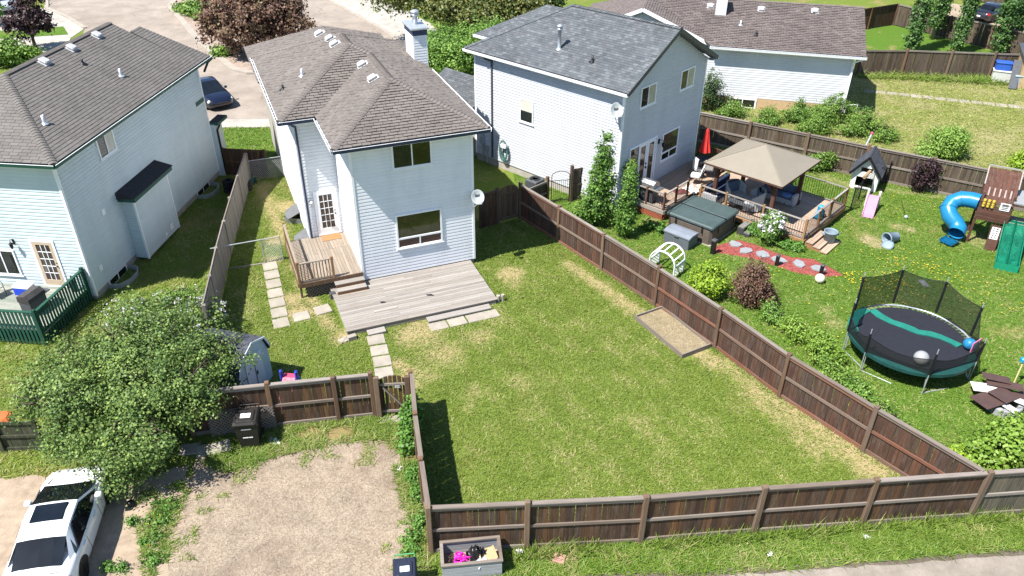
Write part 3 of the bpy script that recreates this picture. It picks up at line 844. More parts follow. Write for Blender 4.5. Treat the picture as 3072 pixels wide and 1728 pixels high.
# soffit, fascia, gutters
sf = MB(); sf.box(-.6, 5.5, -.4, 0, EZ - .2, EZ - .185); sf.box(-.6, 0, 0, 3.2, EZ - .2, EZ - .185); sf.box(-2.1, -.0, 3.22, 3.65, EZ - .2, EZ - .185); sf.box(-2.1, -1.55, 3.65, 12.4, EZ - .2, EZ - .185); sf.box(4.96, 5.5, 0, 12.4, EZ - .2, EZ - .185)
sf.build('soffit', m_trim, HA)
fascia(HA, [(-2.12, 12.5, EZ), (-2.12, 3.22, EZ), (-.64, 3.22, EZ), (-.64, -.43, EZ), (5.52, -.43, EZ), (5.52, 12.5, EZ)])
gutter(HA, (-.70, -.45, EZ), (5.6, -.45, EZ), (0, -1, 0))
gutter(HA, (-.66, 3.1, EZ), (-.66, -.5, EZ), (-1, 0, 0), m_trim, m_trim, hang=.55)
gutter(HA, (-2.2, 3.2, EZ), (-.74, 3.2, EZ), (0, -1, 0))
gutter(HA, (-2.14, 12.5, EZ), (-2.14, 3.1, EZ), (-1, 0, 0), m_trim, m_trim, hang=.6)
gutter(HA, (5.54, -.5, EZ), (5.54, 7.6, EZ), (1, 0, 0), m_trim, m_trim)
downspout(HA, [(-1.75, 3.1, EZ - .17), (-1.5, 3.52, EZ - .45), (-1.5, 3.55, .5)], m_navy)
# windows, door
m_glass_lawn_refl = glassy('lawn_reflection_glass', (.022, .028, .008), .05)  # greenish reflection of the lawn put into the glass colour
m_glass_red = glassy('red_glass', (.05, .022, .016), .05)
window(HA, F_rear, 1.62, 3.26, 5.08, 6.14, 'v', glass=[m_glass, m_glass_lawn_refl])
window(HA, F_rear, 1.56, 3.54, 1.47, 3.06, 't', glass=[m_glass_lawn_refl, m_glass_red, m_glass_red])
def french_door(house, F, s0, s1, z0, z1, leaf, rows=5, cols=3, knob=True, mat_frame=None):
    f = MB(); j = .09
    f.box(s0 - j, s0, .004, .06, z0, z1 + j); f.box(s1, s1 + j, .004, .06, z0, z1 + j); f.box(s0, s1, .004, .06, z1, z1 + j); f.box(s0 - j, s1 + j, .004, .09, z0 - .05, z0 - .001)
    d_ = link('door', f.mesh('door', mat_frame or m_trim), house, mat=F)
    l_ = MB(); st = .14
    l_.box(s0, s0 + st, .006, .06, z0, z1); l_.box(s1 - st, s1, .006, .06, z0, z1); l_.box(s0 + st, s1 - st, .006, .06, z0, z0 + .28); l_.box(s0 + st, s1 - st, .006, .06, z1 - .13, z1)
    gx0, gx1, gz0, gz1 = s0 + st, s1 - st, z0 + .28, z1 - .13
    lf = link('door_leaf', l_.mesh('door_leaf', leaf), d_)
    mt = MB()
    for i in range(1, cols): x = gx0 + (gx1 - gx0) * i / cols; mt.box(x - .013, x + .013, .04, .052, gz0, gz1)
    for i in range(1, rows): z = gz0 + (gz1 - gz0) * i / rows; mt.box(gx0, gx1, .04, .054, z - .013, z + .013)
    link('muntin', mt.mesh('muntin', m_trim), d_)
    g = MB(); g.box(gx0, gx1, .008, .04, gz0, gz1); link('pane', g.mesh('pane', m_glass_door), d_)
    if knob:
        k_ = MB(); k_.tube([(s1 - .07, .045, z0 + .95), (s1 - .07, .1, z0 + .95)], .03, 10); k_.tube([(s1 - .07, .045, z0 + 1.1), (s1 - .07, .07, z0 + 1.1)], .025, 10)
        link('door_knob', k_.mesh('door_knob', m_black), d_)
    return d_
m_glass_door = glassy('door_glass', (.06, .045, .036), .06)
french_door(HA, F_door, .46, 1.30, .82, 2.86, m_trim)
# chimney chase on the far side wall
ch = MB(); cu0, cu1, cv0, cv1 = 5.02, 5.64, 8.35, 9.75
ch.box(cu0 + .01, cu1 - .01, cv0 + .01, cv1, 0, 8.12)
ch.build('chimney', m_sid_white, HA)
chim = [o for o in HA.children if o.name.startswith('chimney')][0]
me = board_mesh(cu1 - cu0, .127).mesh('siding_board', m_sid_white); F_c = frame_matrix((cu0, cv0), (1, 0), (0, -1))
me2 = board_mesh(cv1 - cv0, .127).mesh('siding_board', m_sid_white); F_c2 = frame_matrix((cu0, cv1), (0, -1), (-1, 0))
for i in range(17):
    link('siding_board', me, chim, mat=F_c @ Matrix.Translation((0, 0, 5.86 + i * .127)))
    link('siding_board', me2, chim, mat=F_c2 @ Matrix.Translation((0, 0, 5.86 + i * .127)))
t = MB()
for x in (cu0, cu1): t.box(x - .04, x + .04, cv0 - .03, cv0 + .04, 5.8, 8.02)
t.box(cu0 - .03, cu0 + .03, cv1 - .05, cv1 + .02, 5.8, 8.02)
link('corner_trim', t.mesh('corner_trim', m_trim), chim)
t = MB(); t.box(cu0 - .05, cu1 + .05, cv0 - .06, cv1 + .05, 7.86, 8.13); link('band', t.mesh('band', m_navy), chim)
t = MB(); t.box(cu0 - .13, cu1 + .13, cv0 - .15, cv1 + .13, 8.13, 8.19); t.box(cu0 - .1, cu1 + .1, cv0 - .12, cv1 + .1, 8.19, 8.21); link('chimney_cap', t.mesh('chimney_cap', m_galv), chim)
pipe_vent(chim, ((cu0 + cu1) / 2, (cv0 + cv1) / 2, 8.22), h=.42, r=.12, cone=False, capped=True)

# ------------------------------------------------------------------ left neighbour: pale mint two-storey with green trim
HL = thing('house', 'pale mint-sided house with taupe shingle roof and dark green trim, at left', 'house', (-17.05, 26.91, 0), R(-5.8))
SLL = .5; ELZ = 6.25
m = MB(); m.box(-7, -.02, .02, 12.1, 0, 6.05); m.build('house_core', m_found, HL)
siding_wall(HL, (-7.0, 0), (1, 0), (0, -1), 7.0, .22, 6.10, m_sid_mint, name='rear_wall')
F_Lr = frame_matrix((-7.0, 0), (1, 0), (0, -1))
siding_wall(HL, (0, 0), (0, 1), (1, 0), 12.1, .32, 6.10, m_sid_mint, name='side_wall')
F_Ls = frame_matrix((0, 0), (0, 1), (1, 0))
rf = Roof(HL, m_sh_left, .155, .36, .014, 300, .5, gap=.007)
zl = lambda u: ELZ + SLL * (.35 - u)
rf.face([(-7.35, -.4, ELZ), (.35, -.4, ELZ), (-3.5, 3.45, zl(-3.5))])
rf.face([(.35, -.4, ELZ), (.35, 11.5, ELZ), (-3.5, 11.35, zl(-3.5)), (-3.5, 3.45, zl(-3.5))])
rf.face([(.35, 11.5, ELZ), (.35, 13.0, ELZ), (-2.65, 12.4, zl(-2.65)), (-2.65, 11.5, zl(-2.65))])
rf.face([(-7.35, 14, ELZ), (-7.35, -.4, ELZ), (-3.5, 3.45, zl(-3.5)), (-3.5, 11.35, zl(-3.5))])
rf.caps = [((.35, -.4, ELZ), (-3.5, 3.45, zl(-3.5))), ((-3.5, 3.45, zl(-3.5)), (-3.5, 11.35, zl(-3.5)))]
roofL = rf.finish()
for v in (9.6, 7.55, 5.55): box_vent(roofL, (-3.22, v, zl(-3.22)), (-1, 0), SLL)
pipe_vent(roofL, (-2.37, 6.85, zl(-2.37)), h=.22, r=.05, mat=m_black)
pipe_vent(roofL, (-1.08, 7.35, zl(-1.08)), h=.34); pipe_vent(roofL, (-1.05, 1.65, zl(-1.05)), h=.34)
sf = MB(); sf.box(-7.3, .3, -.36, 0, ELZ - .19, ELZ - .175); sf.box(0, .3, 0, 12.9, ELZ - .19, ELZ - .175); sf.build('soffit', m_trim, HL)
fascia(HL, [(-7.35, -.38, ELZ), (.33, -.38, ELZ), (.33, 13, ELZ)], .16, m_green)
gutter(HL, (-7.4, -.4, ELZ), (.42, -.4, ELZ), (0, -1, 0), m_green)
gutter(HL, (.35, -.46, ELZ), (.35, 13.05, ELZ), (1, 0, 0), m_green)
window(HL, F_Ls, 2.72, 3.96, 5.0, 6.0, 'v', glass=[m_glass, m_glass_curtain])
french_door(HL, F_Lr, 5.0, 5.86, .62, 2.66, plain('tan_door', (.50, .40, .29), .5, .1), knob=True)
window(HL, F_Lr, 2.9, 4.1, 1.0, 2.2, 'v')
# cantilevered bay with its own flat roof
bay = MB(); bay.box(0, .58, 3.25, 6.15, .12, 3.0); bay.build('bay', m_sid_mint, HL)
bayo = [o for o in HL.children if o.name.startswith('bay')][0]
me = board_mesh(2.9, .127).mesh('siding_board', m_sid_mint); Fb = frame_matrix((.58, 3.25), (0, 1), (1, 0))
me2 = board_mesh(.58, .127).mesh('siding_board', m_sid_mint); Fb2 = frame_matrix((0, 3.25), (1, 0), (0, -1))
for i in range(22):
    link('siding_board', me, bayo, mat=Fb @ Matrix.Translation((0, 0, .15 + i * .127))); link('siding_board', me2, bayo, mat=Fb2 @ Matrix.Translation((0, 0, .15 + i * .127)))
t = MB(); t.box(.54, .62, 3.21, 3.29, .1, 2.98); t.box(.54, .62, 6.11, 6.19, .1, 2.98); link('corner_trim', t.mesh('corner_trim', m_trim), bayo)
t = MB(); t.box(-.0, .80, 3.02, 6.40, 2.98, 3.16); link('fascia', t.mesh('fascia', m_green), bayo)
m_felt = aggregate('roll_roofing', [(.03, .03, .032), (.042, .042, .046), (.05, .05, .055)], 60, (.04, .04, .043), 1.0, bump=.2)
t = MB(); t.add([(0, 2.98, 3.42), (0, 6.44, 3.42), (.84, 6.44, 3.19), (.84, 2.98, 3.19), (0, 2.98, 3.10), (0, 6.44, 3.10), (.84, 6.44, 3.165), (.84, 2.98, 3.165)], [(0, 3, 2, 1), (3, 7, 6, 2), (0, 4, 7, 3), (1, 2, 6, 5)]); link('bay_roof', t.mesh('bay_roof', m_felt), bayo)
t = MB(); t.box(.585, .62, 5.35, 5.65, .35, .65); t.box(.585, .62, 4.85, 5.05, .3, .48); link('vent_cover', t.mesh('vent_cover', m_trim), bayo)
# basement windows in steel wells
for v0 in (.95, 9.4):
    t = MB(); t.box(-.01, .02, v0, v0 + 1.4, -.02, .34); w_ = link('basement_window', t.mesh('basement_window', m_trim), HL)
    t = MB(); t.box(.02, .03, v0 + .08, v0 + .66, .02, .28); t.box(.02, .03, v0 + .74, v0 + 1.32, .02, .28); link('pane', t.mesh('pane', m_glass), w_)
    t = MB(); pts = [(.06, v0 - .1, .1), (.5, v0 - .02, .1), (.72, v0 + .4, .1), (.72, v0 + 1.0, .1), (.5, v0 + 1.42, .1), (.06, v0 + 1.5, .1)]
    for a, b in zip(pts, pts[1:]): t.bar(a, b, .035, .24)
    link('window_well', t.mesh('window_well', m_galv), HL)
# front porch corner with green trim
t = MB(); t.box(-.1, .3, 12.12, 12.9, 0, 2.9); t.build('porch_post', m_sid_mint, HL)
t = MB(); t.box(.0, .5, 12.12, 13.3, 2.86, 3.0); t.build('porch_fascia', m_green, HL)
t = MB(); t.box(.0, .46, 12.16, 13.26, 3.0, 3.03); t.build('porch_roof', m_felt, HL)
downspout(HL, [(.45, 13.0, 6.1), (.2, 12.95, 5.9), (.2, 12.4, 5.6)], m_black)
downspout(HL, [(.5, 12.3, 2.86), (.36, 12.2, 2.6), (.36, 12.2, .3)], m_black, .04)
t = MB(); t.box(.02, .06, 11.2, 12.05, 4.2, 4.4); t.build('trim_board', m_green, HL)
for (v, z) in ((1.8, 2.95), (.6, 1.0)):
    t = MB(); t.box(.016, .06, v, v + .22, z, z + .25); t.build('vent_cover', m_trim, HL)

# ------------------------------------------------------------------ right neighbour: grey two-storey with slate-coloured roof
HG = thing('house', 'light grey-sided two-storey house with slate-grey shingle gable roof and satellite dish', 'house', (5.09, 35.0, 0), R(48))
SG = .54; EG = 6.27; GW = 7.2
zg = lambda u: EG + SG * (u + .35)
m = MB(); m.box(.02, GW - .02, .02, 9.55, 0, 6.0); m.box(2.3, GW - .02, 9, 11.2, 0, 6.0); m.box(.3, 5, 9.5, 14, 0, 2.8); m.build('house_core', m_found, HG)
pk = zg(GW / 2) - .16
siding_wall(HG, (0, 0), (1, 0), (0, -1), GW, .42, 6.05, m_sid_grey, name='rear_wall', top=[(GW, 6.20), (GW / 2, pk), (0, 6.20)])
F_Gr = frame_matrix((0, 0), (1, 0), (0, -1))
siding_wall(HG, (0, 9.57), (0, -1), (-1, 0), 9.57, .42, 6.10, m_sid_grey, name='side_wall')
F_Gs = frame_matrix((0, 9.57), (0, -1), (-1, 0))
siding_wall(HG, (GW, 0), (0, 1), (1, 0), 9.57, .42, 6.10, m_sid_grey, name='side_wall', boards=False)
rf = Roof(HG, m_sh_grey, .15, .24, .014, 300, .2, gap=.003)
rw = GW / 2
rf.face([(-.35, 10.0, EG), (-.35, -.42, EG), (rw, -.42, zg(rw)), (rw, 6.05, zg(rw))])
rf.face([(GW + .35, -.42, EG), (GW + .35, 10.0, EG), (rw, 6.05, zg(rw)), (rw, -.42, zg(rw))])
rf.face([(GW + .35, 10.0, EG), (-.35, 10.0, EG), (rw, 6.05, zg(rw))])
rf.face([(1.95, 11.5, EG), (1.95, 8.0, EG), (4.75, 7.5, EG + SG * 2.8), (4.75, 8.7, EG + SG * 2.8)])
rf.face([(7.55, 11.5, EG), (1.95, 11.5, EG), (4.75, 8.7, EG + SG * 2.8)])
rf.face([(-.35, 13.8, 2.95), (-.35, 9.65, 2.95), (1.8, 9.65, 2.95 + .45 * 2.15), (1.8, 13.8, 2.95 + .45 * 2.15)])
rf.caps = [((rw, -.42, zg(rw)), (rw, 6.05, zg(rw))), ((-.35, 10.0, EG), (rw, 6.05, zg(rw)))]
roofG = rf.finish()
pipe_vent(roofG, (.95, 4.7, zg(.95)), h=.95, r=.085, capped=True)
t = MB(); t.box(.6, 1.3, 4.3, 5.1, 0, .012)
link('vent_flange', t.mesh('vent_flange', m_galv), roofG, mat=Matrix.Translation((0, 0, zg(.95) - .95 * 0)) @ Matrix.Shear('XY', 4, (0, 0)) if False else Matrix(((1, 0, 0, 0), (0, 1, 0, 0), (SG, 0, 1, EG + SG * .35 + .03), (0, 0, 0, 1))))
pipe_vent(roofG, (.75, 2.5, zg(.75)), h=.3, r=.05, mat=m_black)
sf = MB(); sf.box(-.32, 0, -.35, 9.9, EG - .2, EG - .185); sf.box(GW, GW + .32, -.35, 9.9, EG - .2, EG - .185); sf.build('soffit', m_trim, HG)
gutter(HG, (-.35, 10.05, EG), (-.35, -.42, EG), (-1, 0, 0), m_trim)
gutter(HG, (1.95, 11.55, EG), (1.95, 9.9, EG), (-1, 0, 0), m_trim)
fascia(HG, [(-.33, 10, EG), (-.33, -.40, EG)], .17, m_gmetal)
rk = MB()
for x0, x1 in ((-.37, rw), (GW + .37, rw)):
    a = Vector((x0, -.42, EG - .10)); b = Vector((x1, -.42, zg(rw) - .09)); rk.bar(a, b, .035, .20)
    rk.prism([(x0, -.40, EG - .2), (x1, -.40, zg(rw) - .2), (x1, -.40, zg(rw) - .185), (x0, -.40, EG - .185)], (0, .40, 0))
rk.build('rake_board', m_gmetal, HG)
# windows and patio doors; patterned with what the panes show
m_pane_refl = plain('beige_reflection', (.42, .40, .31), .25, .25, 1.5, .5)  # light beige reflection in the right-hand panes, painted as their colour
window(HG, F_Gr, 1.28, 2.57, 5.0, 6.04, 'v', glass=[m_glass, m_pane_refl])
window(HG, F_Gr, 4.75, 6.05, 5.0, 6.04, 'v', glass=[m_glass, m_pane_refl])
m_glass_warm = glassy('warm_glass', (.075, .06, .038), .04)
window(HG, F_Gr, 3.68, 5.22, 1.52, 3.06, 't', glass=[m_glass_warm, m_glass, m_glass])
window(HG, F_Gs, 9.57 - 6.35, 9.57 - 5.42, 3.12, 4.38, 'none', glass=m_glass)
bl = MB(); bl.box(9.57 - 6.27, 9.57 - 5.5, .046, .054, 3.75, 4.3)
for i in range(9): bl.box(9.57 - 6.27, 9.57 - 5.5, .054, .06, 3.77 + i * .058, 3.80 + i * .058)
link('blind', bl.mesh('blind', m_glass_curtain), HG, mat=F_Gs)
pt = MB(); s0, s1, z0, z1 = .78, 3.18, .72, 3.06
for x in (s0, s0 + .78, s0 + 1.52, s1 - .08): pt.box(x, x + .08, .004, .07, z0, z1)
pt.box(s0, s1, .004, .075, z1, z1 + .09); pt.box(s0, s1, .004, .09, z0 - .06, z0)
for x in (s0 + .86, s0 + 1.6):
    pt.box(x, x + .12, .006, .055, z0, z1); pt.box(x + .54, x + .66, .006, .055, z0, z1); pt.box(x, x + .66, .006, .052, z0, z0 + .16); pt.box(x, x + .66, .006, .052, z1 - .14, z1)
pdoor = link('patio_door', pt.mesh('patio_door', m_trim), HG, mat=F_Gr)
for x0, x1 in ((s0 + .09, s0 + .78), (s0 + .98, s0 + 1.40), (s0 + 1.72, s0 + 2.14)):
    g = MB(); g.box(x0, x1, .008, .04, z0 + .05, z1 - .05); link('pane', g.mesh('pane', m_glass if x0 < 1.5 else m_glass_door), pdoor)
k_ = MB(); k_.box(s0 + 1.47, s0 + 1.53, .07, .13, z0 + .95, z0 + 1.05); k_.box(s0 + 1.47, s0 + 1.53, .07, .1, z0 + 1.15, z0 + 1.24); link('door_handle', k_.mesh('door_handle', m_black), pdoor)
downspout(HG, [(-.42, 8.75, EG - .17), (-.3, 8.5, EG - .3), (-.05, 8.32, EG - .42), (-.05, 8.32, .5)], m_gmetal, .045)
mt = MB(); mt.box(-.22, 0, 8.9, 9.1, 1.2, 1.6); mt.tube([(-.1, 9.0, 1.6), (-.1, 9.0, 3.0)], .03, 8); mt.tube([(-.1, 9.0, 1.2), (-.1, 9.0, .1)], .04, 8); mt.box(-.16, 0, 8.6, 8.8, .8, 1.1); mt.tube([(-.08, 8.7, .8), (-.08, 8.7, .1)], .03, 8); mt.build('utility_meter', m_galv, HG)
t = MB(); t.box(-.05, 1.9, 13.75, 13.85, 2.6, 2.95); t.box(-.4, -.3, 9.62, 13.8, 2.75, 2.93); t.box(-.36, 1.8, 9.62, 9.66, 2.4, 2.93); t.build('porch_fascia', m_gmetal, HG)

# ------------------------------------------------------------------ bungalow behind: mauve-brown roof, white siding over tan stucco
HB = thing('bungalow', 'low bungalow with long mauve-brown roof, white siding and tan stucco base', 'house', (14.1, 50.39, 0), R(-13.5))
SB = .42; EB = 3.95; RB = EB + SB * 4.5
m = MB(); m.box(-9, 7.1, .1, 8.5, 0, 3.7); m.build('house_core', m_sid_bung, HB)
m = MB(); m.box(-1.6, 7.15, -.02, .3, -.2, .66); m.build('stucco_base', m_stucco, HB)
siding_wall(HB, (-1.6, 0), (1, 0), (0, -1), 8.75, .66, 3.76, m_sid_bung, name='rear_wall', e=.15, trim=(0, 1))
F_Br = frame_matrix((-1.6, 0), (1, 0), (0, -1))
siding_wall(HB, (7.15, 0), (0, 1), (1, 0), 8, .4, 3.76, m_sid_bung, name='side_wall', boards=False)
rf = Roof(HB, m_sh_bung, .17, .34, .03, 300, 1.2)
rf.face([(-1.55, -.5, EB), (7.75, -.5, EB), (7.75, 4.0, RB), (-6.05, 4.0, RB)])
rf.face([(-2.05, .0, EB + SB * .5), (-6.05, 4.0, RB), (-6.05, .0, RB)], eave=(0, 1, 0))
rf.face([(7.75, 8.5, EB), (-10, 8.5, EB), (-6, 4.0, RB), (7.75, 4.0, RB)])
rf.face([(-10.5, 8.5, EB), (-10.5, .0, EB), (-6.05, .0, RB), (-6.05, 4.0, RB)])
rf.caps = [((7.75, 4, RB), (-6.05, 4, RB))]
roofB = rf.finish()
for u, v in ((-1.9, 3.2), (1.35, 3.2), (4.7, 3.35)): box_vent(roofB, (u, v, EB + SB * (v + .5)), (0, 1), SB)
pipe_vent(roofB, (.15, 1.6, EB + SB * 2.1), h=.3); pipe_vent(roofB, (1.15, .75, EB + SB * 1.25), h=.3, r=.06, mat=m_black)
t = MB(); t.box(-1.55, -.85, 2.35, 3.3, 4.9, 6.35); t.box(-1.6, -.8, 2.3, 3.35, 6.35, 6.42); t.build('chimney', m_sid_bung, HB)
gutter(HB, (-1.6, -.5, EB), (7.8, -.5, EB), (0, -1, 0), m_trim)
fascia(HB, [(-1.5, -.48, EB), (7.74, -.48, EB)], .18, m_trim)
sf = MB(); sf.box(-1.5, 7.7, -.45, 0, EB - .21, EB - .195); sf.build('soffit', m_trim, HB)
t = MB()
for u0 in (-10.5, -1.55): t.bar((u0, -.03, EB - .08), (-6.05, -.03, RB - .08), .04, .22)
t.build('rake_board', m_trim, HB)
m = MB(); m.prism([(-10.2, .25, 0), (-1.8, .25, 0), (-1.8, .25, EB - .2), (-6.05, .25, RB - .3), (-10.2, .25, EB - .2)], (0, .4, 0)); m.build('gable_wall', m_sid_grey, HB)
downspout(HB, [(7.6, -.5, EB - .2), (7.2, -.1, EB - .5), (7.2, -.1, .2)], m_trim, .05)
window(HB, F_Br, 1.68, 3.45, -.08, .62, 'v', fw=.1)
# ------------------------------------------------------------------ fences
def fence(name, label, posts, side, h=1.75, post_h=1.92, mats=None, bw=.14, mid=True, bottom=True, rails_in=False, z0=.06, post_w=.15, cap=False, hv=None, skip_post=(), group=None, capmat=None):
    """board fence through the posts; side: +1 puts rails and posts in front of the boards to the left of the run, -1 to the right"""
    mb, mr, mp = mats or (m_fence, m_fence_rail, m_fence_post)
    a = Vector((posts[0][0], posts[0][1], 0))
    t = thing(name, label, 'fence', a, 0, group)
    rr = random.Random(int(abs(a.x * 31 + a.y * 17)))
    bme = []
    for q in range(3):
        m = MB(); m.bbox(-bw / 2 + .004, bw / 2 - .004, -.011, .011, z0, h - .02 - q * .008, .004); bme.append(m.mesh('board', mb))
    pm = MB(); pm.bbox(-post_w / 2, post_w / 2, -post_w / 2, post_w / 2, -.05, post_h, .015); pme = pm.mesh('post', mp)
    for i, p in enumerate(posts):
        if i in skip_post: continue
        d = Vector((posts[min(i + 1, len(posts) - 1)][0] - posts[max(i - 1, 0)][0], posts[min(i + 1, len(posts) - 1)][1] - posts[max(i - 1, 0)][1], 0))
        link('post', pme, t, loc=(p[0] - a.x, p[1] - a.y, rr.uniform(-.03, .02)), rz=math.atan2(d.y, d.x) + rr.uniform(-.02, .02)).rotation_euler.x = rr.uniform(-.022, .022)
    for p, q in zip(posts, posts[1:]):
        A = Vector((*p, 0)) - a; B = Vector((*q, 0)) - a; d = B - A; L = d.length; d.normalize(); ang = math.atan2(d.y, d.x)
        n = Vector((-d.y, d.x, 0)) * side
        k = max(1, int((L - post_w * .6) / bw)); st = L / k
        for i in range(k):
            c = A + d * ((i + .5) * st) - n * .035
            o = link('board', bme[rr.randrange(3)], t)
            o.matrix_local = Matrix.Translation(c + Vector((0, 0, rr.uniform(-.018, .014)))) @ Matrix.Rotation(ang + rr.uniform(-.06, .06), 4, 'Z') @ Matrix.Rotation(rr.uniform(-.006, .006), 4, 'Y') @ Matrix.Diagonal((st / bw * 1.03, 1, 1, 1))
        for (z, hh, w, off) in ([(h - .02, .11, .045, .0)] if True else []) + ([(h * .52, .10, .045, .0)] if mid else []) + ([(.08, .15, .045, .0)] if bottom else []):
            m = MB(); m.box(0, L - post_w * .9, -.022, .024, z - hh / 2, z + hh / 2)
            o = link('rail', m.mesh('rail', mr), t); c = A + d * (post_w * .45)
            o.matrix_local = Matrix.Translation(c + n * .004 + Vector((0, 0, rr.uniform(-.01, .01)))) @ Matrix.Rotation(ang, 4, 'Z') @ Matrix.Rotation(rr.uniform(-.007, .007), 4, 'Y')
        if cap:
            m = MB(); m.box(0, L - post_w * .9, -.07, .07, h + .036, h + .072)
            o = link('top_cap', m.mesh('top_cap', capmat or mr), t); o.matrix_local = Matrix.Translation(A + d * (post_w * .45) - n * .01) @ Matrix.Rotation(ang, 4, 'Z')
    return t

fence('fence', 'dark stained board fence running diagonally between the two back yards', RIGHT_POSTS, -1, mats=(m_fence_in, m_fence_red, m_fence_post), cap=True, skip_post=(7,), capmat=m_fence_rail)
fence('fence', 'long dark brown board fence along the back alley grass', FRONT_POSTS[:6], -1, cap=True)
fence('fence', 'greenish grey board fence continuing past the alley corner', FRONT_POSTS[5:], -1, mats=(wood('olive_fence', [(.13, .115, .085), (.10, .09, .068), (.155, .135, .10)]), m_fence_rail, m_fence_grey), cap=True, skip_post=(0,))
fence('fence', 'brown board fence beside the arched gate, behind the black wheelie bin', GATE_POSTS, -1, cap=True)
fence('fence', 'narrow board fence between gravel pad and lawn, seen almost end on', [CORNER, (-2.95, 18.1), (-2.57, 16.2), FRONT_POSTS[0]], -1, skip_post=(3,), cap=True)
fence('fence', 'weathered grey board fence beside the mint house', LEFT_POSTS, 1, h=1.7, post_h=1.74, mats=(m_fence_grey, m_fence_rail, m_fence_grey), bottom=False)
fence('fence', 'long weathered board fence behind the gazebo', BACK_POSTS, -1, mats=(m_fence_back, m_fence_rail, m_fence_post), cap=True)
# house to right fence, in the shade of the house
fence('fence', 'short dark fence between white house and diagonal fence, in shade', [(-1.6, 33.2), (-.72, 33.72)], 1, mats=(m_fence, m_fence_post, m_fence_post), cap=True, skip_post=(0,))
# arched side gate next to it
def arched_gate(label, p, q, h0, h1, mat, parent_name='gate', bw=.135, gap=.01, brace=False, rail=None, front=1, zb=.1):
    a = Vector((*p, 0)); b = Vector((*q, 0)); d = b - a; L = d.length
    t = thing(parent_name, label, 'gate', a, math.atan2(d.y, d.x))
    k = int(L / (bw + gap)); st = L / k
    for i in range(k):
        x = (i + .5) * st; u = (x / L - .5) * 2; h = h0 + (h1 - h0) * math.sqrt(max(0, 1 - u * u * .98))
        ul = ((x - bw / 2) / L - .5) * 2; ur = ((x + bw / 2) / L - .5) * 2
        hl = h0 + (h1 - h0) * math.sqrt(max(0, 1 - ul * ul * .98)); hr = h0 + (h1 - h0) * math.sqrt(max(0, 1 - ur * ur * .98))
        m = MB(); m.prism([(x - st / 2 + gap / 2, 0, zb), (x + st / 2 - gap / 2, 0, zb), (x + st / 2 - gap / 2, 0, hr), (x - st / 2 + gap / 2, 0, hl)], (0, .022, 0))
        link('board', m.mesh('board', mat), t)
    for z in (zb + .12, h0 - .08):
        m = MB(); m.box(0, L, -.04 * front, -.001 * front, z - .045, z + .045); link('rail', m.mesh('rail', rail or mat), t)
    for x in (.04, L - .04):
        m = MB(); m.box(x - .04, x + .04, -.045 * front, -.004 * front, zb + .17, h0 - .13); link('stile', m.mesh('stile', mat), t)
    if brace:
        m = MB(); m.bar((.12, -.025 * front, h0 - .18), (L - .08, -.025 * front, zb + .2), .045, .09, up=(0, 1, 0)); link('brace', m.mesh('brace', rail or mat), t)
    return t
arched_gate('dark arched wooden gate beside the white house corner, in shade', (-.68, 33.75), (.25, 34.3), 1.62, 1.9, m_fence_post, front=1)
g = arched_gate('slatted arched wooden gate with diagonal brace beside the gravel pad', (-4.36, 20.03), (-3.46, 20.10), 1.45, 1.72, m_fence, bw=.105, gap=.028, brace=True, rail=m_fence_rail)
t = MB(); t.box(.50, .70, -.066, -.05, 1.24, 1.36)
sgn = link('number_plate', t.mesh('number_plate', m_black), g)
for (x0, x1, z0, z1) in ((.512, .688, 1.342, 1.350), (.512, .688, 1.25, 1.258), (.512, .520, 1.25, 1.35), (.680, .688, 1.25, 1.35), (.535, .55, 1.275, 1.325), (.55, .565, 1.30, 1.33), (.58, .59, 1.275, 1.325), (.60, .61, 1.275, 1.325), (.62, .63, 1.275, 1.325), (.64, .65, 1.275, 1.325)):
    q = MB(); q.box(x0, x1, -.070, -.0665, z0, z1); link('number_stroke', q.mesh('number_stroke', m_trim), sgn)
# gate posts
for p, lab in (((-4.43, 19.95), 'thick brown post hinging the slatted gate'), ((-3.42, 20.02), 'thin dark post at the latch side of the slatted gate')):
    m = MB(); m.bbox(-.085, .085, -.07, .07, 0, 1.75, .015); o = m.build('gate_post', m_fence_post); o.location = (*p, 0); o.rotation_euler.z = .1; tag(o, lab, 'post')
m = MB(); m.box(-.5, .5, -.16, .16, 0, .035); o = m.build('doorstep', m_concrete); o.location = (-3.9, 19.85, 0); o.rotation_euler.z = .08; tag(o, 'flat concrete step in front of the slatted gate', 'step')
# side-yard fence and gates of the grey house
fence('fence', 'tall brown fence panel standing against the light grey side wall', [(2.95, 36.15), (3.85, 36.55)], -1, h=1.75, post_h=2.0, mats=(m_fence_back, m_fence_back, m_fence_back))
fence('fence', 'short low board fence next to the air conditioner', [(.42, 34.6), (1.75, 35.9)], -1, h=1.25, post_h=1.5, mats=(m_fence_back, m_fence_rail, m_fence_post))
def iron_gate(label, p, q, h0, h1):
    a = Vector((*p, 0)); d = Vector((*q, 0)) - a; L = d.length
    t = thing('iron_gate', label, 'gate', a, math.atan2(d.y, d.x))
    m = MB(); m.tube([(0, 0, 0), (0, 0, h0)], .022, 8); m.tube([(L, 0, 0), (L, 0, h0)], .022, 8); m.tube([(0, 0, .15), (L, 0, .15)], .015, 6); m.tube([(0, 0, h0 - .25), (L, 0, h0 - .25)], .015, 6)
    m.tube([(L / 2 - math.cos(math.pi * i / 12) * L / 2, 0, h0 + math.sin(math.pi * i / 12) * (h1 - h0)) for i in range(13)], .018, 6)
    link('gate_frame', m.mesh('gate_frame', m_black), t)
    for i in range(1, 9):
        x = L * i / 9; m = MB(); m.tube([(x, 0, .15), (x, 0, h0 - .25)], .009, 6); link('bar', m.mesh('bar', m_black), t)
    return t
